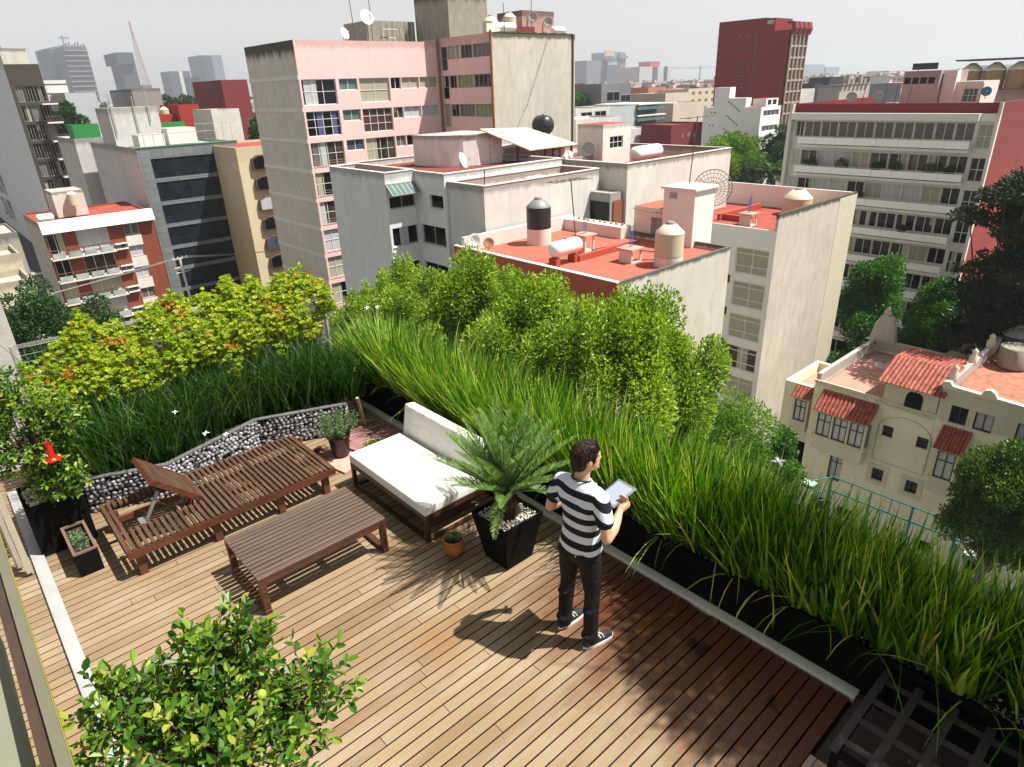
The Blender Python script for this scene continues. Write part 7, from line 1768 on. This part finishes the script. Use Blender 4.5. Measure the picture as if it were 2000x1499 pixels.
palm('date palm behind the brick block, left of the pale penthouse', (26, 150, GZ), (26.4, 150, -8.5), 46, 5, 1.1, M_YELT)
# left side trees
tree('street_tree', 'dark glossy tree at the left edge in front of the brick block', (5.0, 60, GZ), cl_ell((5.6, 62, -13.8), (4.6, 4, 5.0), 80, (.2, .3)) + cl_ell((8.2, 60, -15.5), (3.4, 3, 3.5), 34, (.22, .3)), 44000, .26, M_DARKT, hollow=.3)
tree('park_tree', 'dark green tree filling the gap right of the small balconies', (31.5, 178, GZ), cl_ell((31.5, 178, -4), (4.5, 4, 7.5), 40, (.3, .42)), 16000, .6, M_DARKT, hollow=.4)
tree('park_tree', 'mid green tree under the dark one by the left tower balconies', (29.0, 165, GZ), cl_ell((29.0, 165, -9.5), (4.2, 4, 5), 34, (.3, .42)), 12000, .55, M_MIDT, hollow=.4)
tree('park_tree', 'round dark tree on the roofs right of the lattice mast', (94, 300, GZ), cl_ell((94, 300, -3), (9, 8, 8), 40, (.25, .36)), 9000, 1.2, M_DARKT, hollow=.5)
tree('park_tree', 'green tree seen just left of the pink block above the roofs', (66, 150, GZ), cl_ell((63.5, 150, -4), (3, 4, 5), 26, (.3, .4)), 8000, .6, M_MIDT, hollow=.4)
tree('park_tree', 'small green tree between the dark red block and the grey modern house', (176, 160, GZ), cl_ell((173, 158, -4), (3.5, 3.5, 5), 22, (.3, .4)), 7000, .6, M_MIDT, hollow=.4)
# ------------------------------------------------------------------ middle distance and skyline
def facade(name, c, g, bay=3.2, fh=3.2, fu=(.2, .8), fv=(.3, .8), rough=.7, spec=.4):
    t = NT(name); geo = t.new('ShaderNodeNewGeometry'); sep = t.new('ShaderNodeSeparateXYZ'); t.link(geo.outputs['Position'], sep.inputs[0]); ns = t.new('ShaderNodeSeparateXYZ'); t.link(geo.outputs['Normal'], ns.inputs[0])
    u = t.math('FRACT', t.math('DIVIDE', t.math('ADD', sep.outputs['X'], sep.outputs['Y']), bay)); v = t.math('FRACT', t.math('DIVIDE', sep.outputs['Z'], fh))
    f = t.math('MULTIPLY', t.math('MULTIPLY', t.math('GREATER_THAN', u, fu[0]), t.math('LESS_THAN', u, fu[1])), t.math('MULTIPLY', t.math('GREATER_THAN', v, fv[0]), t.math('LESS_THAN', v, fv[1])))
    f = t.math('MULTIPLY', f, t.math('LESS_THAN', t.math('ABSOLUTE', ns.outputs['Z']), .5))
    n = t.noise(t.pos(), .05, 3); t.col(t.mix(f, t.mix(t.math('MULTIPLY', n, .5), c, mul(c, .7)), g)); return t.set(rough, 0, spec)
FM = dict(FT_GLASS=facade('pale_glass_bands', (.16, .23, .32), (.04, .07, .12), 900, 3.4, (0, 1), (.3, 1)), FT_GRID=facade('open_floor_grid', (.04, .05, .08), (.16, .18, .22), 5, 4.0, (.0, .25), (.0, 1)),
    FT_BLUE=facade('blue_office', (.08, .11, .16), (.03, .045, .08), 900, 3.6, (0, 1), (.35, 1)), FT_DARK=facade('dark_office', (.045, .06, .10), (.02, .03, .06), 4, 3.4), FT_PALE=facade('pale_office', (.24, .30, .38), (.12, .17, .25), 4, 4, (.15, 1), (.2, 1)),
    FT_GREY=facade('grey_office', (.17, .18, .21), (.12, .13, .16), 900, 3.2, (0, 1), (.4, 1)), FT_WHITE=facade('white_flats', (.60, .58, .56), (.16, .17, .2), 4.5, 3.1, (.3, .9), (.3, .85)), FT_BAND=facade('banded_flats', (.62, .62, .60), (.06, .07, .09), 900, 2.6, (0, 1), (.45, .62)),
    PALEBLUE=plain('pale_blue_wall', (.40, .45, .48), .8), TAUPE=plaster('taupe', (.27, .25, .24), 7, .5), RED=plain('red_box', (.36, .05, .04), .8), RED2=plain('dark_red_wall', (.15, .012, .018), .8, var=.1, scale=.5), RED3=plain('bright_red_wall', (.30, .02, .012), .8, var=.1),
    WHITE2=plaster('off_white', (.60, .58, .54), 3, .5), GREYM=plain('slate_grey', (.13, .14, .155), .7, var=.08, scale=.5), BRICKF=plain('raw_brick', (.40, .17, .10), .85, var=.2), BEIGE=plaster('beige', (.55, .48, .40), 1, .4), CREAM=facade('cream_flats', (.58, .50, .38), (.14, .12, .1), 5, 3, (.35, .8), (.35, .75)), NAVY=plain('navy_wall', (.012, .016, .03), .7, var=.1), CONC=plaster('raw_concrete', (.36, .34, .31), 1, .6))
SKY = [
('glass_tower','curved pale blue glass tower, leftmost on the skyline',131.2,151.5,760,805,50.0,'FT_GLASS'),
('unfinished_tower','half built dark tower with open floors beside the curved glass tower',140.3,157.8,720,765,47.5,'FT_GRID'),
('office_tower','slim dark tower with a wider cap, left of the lattice mast',161.2,172.2,640,670,33.5,'FT_BLUE'),
('twin_slab','hazy slab tower with a light central stripe, left of the tall glass block',245.7,266.4,800,830,29.9,'FT_BLUE'),
('small_tower','small blunt hazy tower between the two taller glass blocks',254.2,263.4,760,785,23.0,'FT_DARK'),
('glass_block','tall pale glass block nearest to the pink apartment block on the left skyline',260.6,280.3,740,780,42.0,'FT_PALE'),
('office_tower','wide grey office tower with ribbon windows, left of the hazy billboard',557.5,582.8,500,530,25.1,'FT_GREY'),
('office_tower','dark fronted office tower under the hazy billboard',583.5,600.4,495,525,25.8,'FT_BLUE'),
('office_tower','tall stepped office tower right of the hazy billboard',604.0,621.8,505,535,33.5,'FT_PALE'),
('apartment_tower','white apartment tower with a red roof box on the hazy skyline',489.4,533.9,380,405,15.1,'FT_WHITE'),
('hazy_tower','very faint broad tower right of the red tower',1030,1092,500,525,18,'FT_PALE'),
('hazy_tower','very faint low tower between the red tower and the rooftop masts',1100,1145,500,530,14,'FT_PALE'),
('far_block','faint blue housing block on the skyline at the right end',970,1060,250,275,7.5,'FT_BLUE'),
('banded_office','white office block with dark window bands behind the balconies at the left',42.7,48.9,260,290,10.4,'FT_BAND'),
('warehouse','pale blue grey blank walled block below the unfinished tower',43.9,51.9,240,270,6.5,'PALEBLUE'),
('brown_block','tall grey brown block under the lattice mast',59.1,67.0,230,255,7.0,'TAUPE'),
('red_block','dark red blank walled building just left of the pink apartment block',70.6,77.5,190,212,8.0,'RED2'),
('roof_house','red rooftop house above the green railing',40.1,43.6,130,140,3.0,'RED3'),
('roof_wall','long red rooftop wall with two cream tanks behind',36.3,40.0,132,140,1.6,'RED3'),
('white_house','white rooftop house with a stained side between the red one and the pink block',41.3,45.9,118,127,2.2,'WHITE2'),
('dark_red_block','dark red blank block right behind the wide concrete wall of the pink block',183.6,188.6,170,188,4.1,'RED2'),
('dark_red_block','lower dark red block touching the grey modern house',188.7,192.5,169,187,3.0,'RED2'),
('grey_house','modern dark grey flat roofed house with large dark openings',174.3,189.2,150,164,3.7,'GREYM'),
('brick_house','exposed brick building behind the grey modern house',264.5,278.0,200,215,1.4,'BRICKF'),
('beige_block','plain beige block behind the tall television mast',208.4,223.9,150,166,-0.1,'BEIGE'),
('cream_block','cream block with rows of openings, left of the white stepped building',259.2,279.0,175,191,0.4,'CREAM'),
('sand_block','sand coloured blank block right of the glass balcony house',182.1,198.4,128,138,-2.4,'BEIGE'),
('dark_red_house','dark red house with small openings left of the white stepped building',142.1,155.2,100,109,-5.8,'RED2'),
('white_shed','small white rooftop house with a red roof among the low houses',137.2,148.6,110,116,-6.7,'WHITE2'),
('navy_block','dark navy blank block right of the red tower',256.7,263.6,120,128,1.2,'NAVY'),
('navy_block','taller dark navy block with a pale right edge',264.0,274.9,118,126,3.1,'NAVY'),
('concrete_house','raw concrete rooftop house among masts and dishes',231.7,254.7,100,107,0.8,'CONC'),
('navy_wall','long dark navy wall left of the rooftop room with four black windows',262.2,294.4,104,110,0.2,'NAVY'),
('grey_box','small grey box building above the long navy wall',317.1,336.1,125,131,2.6,'GREYM'),
('white_box','white building right beside the foot of the red tower',229.2,240.1,112,120,-0.1,'WHITE2'),
('hazy_slab','pale hazy slab building rising behind the rooftop room',560,592,208,224,5.0,'FT_WHITE'),
('white_house','white house with two dark window groups under a red roof edge',102.8,113.0,95,108,-.5,'WHITE2'),
('white_house','low white wall house just behind the boxy stair house',92.0,104.7,85,93,-1.75,'WHITE2'),
('grey_flats','pale grey building with green glass balconies under the grey modern house',154.5,166.5,130,146,-2.3,'PALEBLUE'),
]
FARK = 2.3
SKY = [(n, l) + ((x0*FARK, x1*FARK, y0*FARK, y1*FARK, 4.04 + (zt - 4.04)*FARK, mt) if y0 > 200 and x0 > 75 or y0 > 300 else (x0, x1, y0, y1, zt, mt)) for n, l, x0, x1, y0, y1, zt, mt in SKY]
ROOFM = {'RED2': M_RROOF2, 'RED3': M_RROOF2}
TH = {}
for n, l, x0, x1, y0, y1, zt, mt in SKY:
    if n == 'glass_tower':
        t = thing(n, l, 'tower', (141*FARK, 780*FARK, GZ)); m = MB(); pts = [(FARK*(141 + 12.5*math.cos(a)*(1 if math.cos(a) > 0 else .9)), FARK*(782 + 20*math.sin(a))) for a in np.linspace(0, 2*PI, 24, endpoint=False)]
        n_ = 24; vs = [(x, y, GZ) for x, y in pts] + [(x, y, 4.04 + FARK*(43 + (x/FARK - 130)*.22)) for x, y in pts]; m.add(vs, [tuple(range(n_))[::-1], tuple(range(n_, 2*n_))] + [(i, (i+1) % n_, n_+(i+1) % n_, n_+i) for i in range(n_)]); m.build('wall', FM[mt], t); TH[l] = t; continue
    t = bld(n, l, x0, x1, y0, y1, zt, FM[mt], ROOFM.get(mt, M_GROOF), .3 if y0 < 300 else 0, cat='tower' if y0 > 300 else 'building', z0=GZ if n not in ('roof_house', 'roof_wall', 'navy_wall') else -12)
    TH[l] = t
def fbox(m, x0, x1, y0, y1, z0, z1): m.box(x0*FARK, x1*FARK, y0*FARK, y1*FARK, GZ if z0 == GZ else 4.04 + (z0 - 4.04)*FARK, 4.04 + (z1 - 4.04)*FARK)
def sky(s): return next(t for l, t in TH.items() if s in l)
add(sky('slim dark tower'), 'tower_cap', FM['FT_DARK'], lambda m: fbox(m, 159, 171.5, 637, 675, 30, 38.5))
add(sky('half built'), 'floor_edges', M_FRG, lambda m: [fbox(m, 139.6, 158.4, 718.8, 719.99, z, z + .5) for z in range(-20, 47, 4)])
add(sky('half built'), 'crown_frame', FM['FT_DARK'], lambda m: [fbox(m, 141 + 2.2*k, 142 + 2.2*k, 722, 723, 47.5, 49 + (k % 3)) for k in range(8)])
add(sky('light central stripe'), 'pale_stripe', M_WCAP, lambda m: fbox(m, 255, 258.5, 799.5, 799.99, GZ, 29.9))
add(sky('tall pale glass'), 'dark_side', FM['FT_BLUE'], lambda m: fbox(m, 260.2, 270, 739, 739.99, GZ, 41))
add(sky('white apartment tower'), 'roof_box', FM['RED'], lambda m: fbox(m, 510, 524, 385, 397, 15.2, 19.2)); add(sky('white apartment tower'), 'dark_stripe', FM['FT_DARK'], lambda m: (fbox(m, 508, 514, 379.4, 379.99, GZ, 15), fbox(m, 524, 528, 379.4, 379.99, GZ, 15)))
add(sky('tall stepped'), 'stepped_top', FM['FT_GREY'], lambda m: (fbox(m, 612, 622, 502, 504.99, 18, 32), fbox(m, 609, 623.5, 500, 502, 27, 29)))
def holes_(t, ax, P, hs, mat=M_GLD, fm=None):
    for h in hs: win(t, ax, P, h, (.5,), (), fm or M_FRG, mat, .12, -.02)
holes_(sky('modern dark grey'), 'y', 150, [(176.9, 183.4, -1.5, 1.3), (184, 189, -1.9, .2)]); holes_(sky('two dark window groups'), 'y', 95, [(104.4, 107.7, -2.5, -1.15), (108.5, 112, -2.55, -1.1)])
gf = sky('green glass balconies'); 
for k, z in enumerate((-2.3, -5.4, -8.6)):
    f = add(gf, 'balcony', M_GLG, lambda m: m.box(166.6, 179.6, 129.2, 131, z - 1.3, z - .25)); add(f, 'balcony_slab', M_WCAP, lambda m: m.box(166.55, 180, 129, 146, z - .001, z + .35))
    m = MB(); m.box(166.6, 179.4, 132, 132.2, z - 3.0, z - .01); m.build('curtain_glass', M_GLB, f)
holes_(sky('dark red house'), 'y', 100, [(146.5, 147.3, -9, -8.2), (149, 149.8, -8.8, -8), (151.5, 152.3, -9, -8.2)])
for lab, px in (('cream water tank behind the red rooftop wall, left of its twin', 37.0), ('cream water tank behind the red rooftop wall, right of its twin', 38.9)): vtank(lab, (px, 134, 1.0), .75, 1.3, M_TBE, M_TCAP)
add(sky('raw concrete rooftop'), 'clutter', M_OLDC, lambda m: [m.box(232 + 3.1*k, 233.8 + 3.1*k, 99.2, 99.99, .8, 1.2 + 1.2*((k*5) % 3)) for k in range(7)])
# lattice mast, cranes, billboard
t = thing('lattice_mast', 'tall red and white lattice antenna mast leaning slightly on the left skyline', 'mast', (165*FARK, 600*FARK, GZ)); bx_, tx_ = Vector((165.2*FARK, 600*FARK, 27)), Vector((164.2*FARK, 600*FARK, 126))
for seg in range(8):
    m = MB(); 
    for q in range(4):
        s0, s1 = (seg + q/4)/8, (seg + (q+1)/4)/8; w0, w1 = 6*(1-s0)**1.3 + .7, 6*(1-s1)**1.3 + .7; a, b = bx_.lerp(tx_, s0), bx_.lerp(tx_, s1)
        for sx_, sy_ in ((-1, -1), (1, -1), (1, 1), (-1, 1)): m.bar(a + Vector((sx_*w0, sy_*w0, 0)), b + Vector((sx_*w1, sy_*w1, 0)), .42)
        m.bar(a + Vector((-w0, -w0, 0)), b + Vector((w1, -w1, 0)), .32); m.bar(a + Vector((w0, -w0, 0)), b + Vector((-w1, -w1, 0)), .32); m.bar(a + Vector((-w0, -w0, 0)), a + Vector((w0, -w0, 0)), .32)
    m.build('mast_section', FM['RED'] if seg % 2 else FM['FT_GREY'], t)
add(t, 'foot', FM['TAUPE'], lambda m: fbox(m, 162, 168.5, 597, 603, GZ, 14))
def crane(label, x, y, z0, z1, a, b, mat):
    x, y, a, b = x*FARK, y*FARK, a*FARK, b*FARK; z0, z1 = 4.04 + (z0-4.04)*FARK, 4.04 + (z1-4.04)*FARK
    t = thing('tower_crane', label, 'crane', (x, y, z0)); m = MB(); m.bar((x, y, z0), (x, y, z1 + 5.5), 2); m.build('tower', mat, t)
    m = MB(); n_ = 22
    for k in range(n_):
        xa, xb = a + (b-a)*k/n_, a + (b-a)*(k+1)/n_; m.bar((xa, y, z1), (xb, y, z1), .55); m.bar((xa, y, z1 + 3), (xb, y, z1 + 3), .45); m.bar((xa, y, z1), (xb, y, z1 + 3), .35)
    m.build('jib', mat, t)
crane('long armed tower crane beside the red tower on the hazy skyline', 640, 420, -5, 14.0, 582, 668, FM['GREYM']); crane('small crane on top of the half built tower', 140.8, 715, 47.5, 53.0, 137.5, 146, FM['GREYM'])
t = thing('billboard', 'pinkish hazy rooftop billboard on the far office tower', 'billboard', (590*FARK, 498*FARK, 54)); add(t, 'panel', plain('billboard_pink', (.50, .30, .24), .7, var=.3, scale=.1), lambda m: fbox(m, 581.8, 597.5, 497.5, 498, 29, 34.2)); add(t, 'legs', M_FRG, lambda m: [fbox(m, 583 + 4*k, 583.5 + 4*k, 497.6, 498, 25.8, 29) for k in range(4)])
# writing on the far tower: the pale digits 5536402
cu = bpy.data.curves.new('digits', 'FONT'); cu.body = '5536402'; cu.size = 4.4*FARK; cu.extrude = .2; cu.align_x = 'CENTER'
to = bpy.data.objects.new('tmp_text', cu); COL.objects.link(to); dg = bpy.context.evaluated_depsgraph_get(); me = bpy.data.meshes.new_from_object(to.evaluated_get(dg)); bpy.data.objects.remove(to)
tw = sky('dark fronted office'); me.transform(Matrix.Translation(Vector((592*FARK, 494.6*FARK, 41.5)) - OFF[tw.name]) @ Matrix.Rotation(PI/2, 4, 'X')); attach(me, 'phone_number', M_WCAP, tw)

# ------------------------------------------------------------------ the endless low city between and beyond
def city():
    V = []; F = []; rn = []
    keep = [(s[2]-3, s[3]+3, s[4]-3, s[5]+3) for s in SKY]
    rg = random.Random(77)
    def bx(x0, x1, y0, y1, z1, r):
        n = len(V); V.extend([(x0, y0, GZ), (x1, y0, GZ), (x1, y1, GZ), (x0, y1, GZ), (x0, y0, z1), (x1, y0, z1), (x1, y1, z1), (x0, y1, z1)])
        for f in ((4, 5, 6, 7), (0, 1, 5, 4), (1, 2, 6, 5), (2, 3, 7, 6), (3, 0, 4, 7)): F.append([i + n for i in f]); rn.append(r)
    k = 0
    while k < 4200:
        d = 150 + 2700 * rg.random() ** 1.5; a = rad(rg.uniform(4, 89)); x, y = d*math.cos(a), d*math.sin(a)
        w_, h_ = rg.uniform(7, 20) * (1 + d/1800), rg.uniform(7, 17) * (1 + d/1800)
        k += 1
        if any(x + w_ > K[0] and x < K[1] and y + h_ > K[2] and y < K[3] for K in keep): continue
        if d < 240 and (rad(24) < a < rad(40) or a > rad(80)): continue
        base = -13 + 11.5 * min(1, (d - 150) / 500); z1 = base + rg.gauss(0, 1.6) + (rg.random() < .07) * rg.uniform(2, 6)
        z1 = min(z1, 3.0 + (d > 600) * rg.uniform(0, 6) * (rg.random() < .15))
        r = rg.random(); bx(x, x + w_, y, y + h_, z1, r)
        if rg.random() < .7: px, py = x + w_*rg.uniform(.1, .6), y + h_*rg.uniform(.1, .6); bx(px, px + rg.uniform(2, 4.5), py, py + rg.uniform(2, 4), z1 + rg.uniform(1.5, 3), rg.random())
    me = fast_mesh('distant_city', V, F, rn)
    t = NT('distant_city'); at_ = t.new('ShaderNodeAttribute'); at_.attribute_name = 'rnd'
    col = t.ramp(at_.outputs['Fac'], [(0, (.55, .53, .50)), (.18, (.40, .38, .36)), (.32, (.60, .57, .52)), (.45, (.30, .13, .10)), (.53, (.50, .42, .34)), (.66, (.22, .23, .25)), (.76, (.62, .60, .58)), (.88, (.36, .33, .29)), (.95, (.08, .09, .12))], 'CONSTANT')
    geo = t.new('ShaderNodeNewGeometry'); sep = t.new('ShaderNodeSeparateXYZ'); t.link(geo.outputs['Position'], sep.inputs[0]); ns = t.new('ShaderNodeSeparateXYZ'); t.link(geo.outputs['Normal'], ns.inputs[0])
    u = t.math('FRACT', t.math('DIVIDE', t.math('ADD', sep.outputs['X'], sep.outputs['Y']), 3.1)); v = t.math('FRACT', t.math('DIVIDE', sep.outputs['Z'], 2.9))
    f = t.math('MULTIPLY', t.math('MULTIPLY', t.math('GREATER_THAN', u, .35), t.math('LESS_THAN', u, .8)), t.math('MULTIPLY', t.math('GREATER_THAN', v, .35), t.math('LESS_THAN', v, .8)))
    f = t.math('MULTIPLY', f, t.math('LESS_THAN', t.math('ABSOLUTE', ns.outputs['Z']), .5)); col = t.mix(t.math('MULTIPLY', f, .75), col, (.06, .065, .08))
    rf = t.math('GREATER_THAN', ns.outputs['Z'], .5); n = t.noise(t.pos(), .03, 2); rc = t.ramp(n, [(.45, (.30, .10, .07)), (.55, (.33, .31, .29))], 'CONSTANT'); t.col(t.mix(rf, col, rc)); t.set(.8)
    tag(attach(me, 'distant_city', t.m), 'endless low flat roofed city fading into haze', 'city', kind='stuff')
city()
# treetops scattered in the far city
C = []
for k in range(240):
    d = R.uniform(170, 800); a = rad(R.uniform(5, 86)); x, y = d*math.cos(a), d*math.sin(a)
    if any(x + 8 > s[2] and x - 8 < s[3] and y + 8 > s[4] and y - 8 < s[5] for s in SKY) or (d < 260 and a > rad(79)): continue
    z = -13 + 10*min(1, (d-150)/500) + R.gauss(0, 1.3)
    for q in range(6): C.append(((x + R.gauss(0, 3), y + R.gauss(0, 3), z + R.gauss(-1, 1)), (3, 3, 2.6)))
P = []; 
for c, r in C: v = unit(NR.normal(size=(110, 3))); P.append(np.array(c) + v*np.array(r)*NR.uniform(.6, 1, (110, 1)))
P = np.concatenate(P); o = leaves('distant_treetops', P, unit(NR.normal(size=P.shape) + np.array([0, 0, .4])), 1.5, .9, M_DARKT, None, loc=(0, 0, 0), rnd=NR.normal(.6, .2, len(P))); tag(o, 'far treetops scattered among the distant low roofs', 'trees', kind='stuff')
# haze: one closed box of even density
HZ = bpy.data.materials.new('haze'); HZ.use_nodes = True; _t = HZ.node_tree; _t.nodes.remove(_t.nodes['Principled BSDF'])
pv = _t.nodes.new('ShaderNodeVolumePrincipled'); pv.inputs['Color'].default_value = (.86, .92, 1.0, 1); pv.inputs['Density'].default_value = .00027; pv.inputs['Anisotropy'].default_value = .3
_t.links.new(pv.outputs[0], _t.nodes['Material Output'].inputs['Volume'])
m = MB(); m.box(-4100, 8100, -4100, 8100, GZ - 1.2, 140); o = m.build('haze', HZ); tag(o, kind='stuff')
o['label'] = 'even pale city haze'
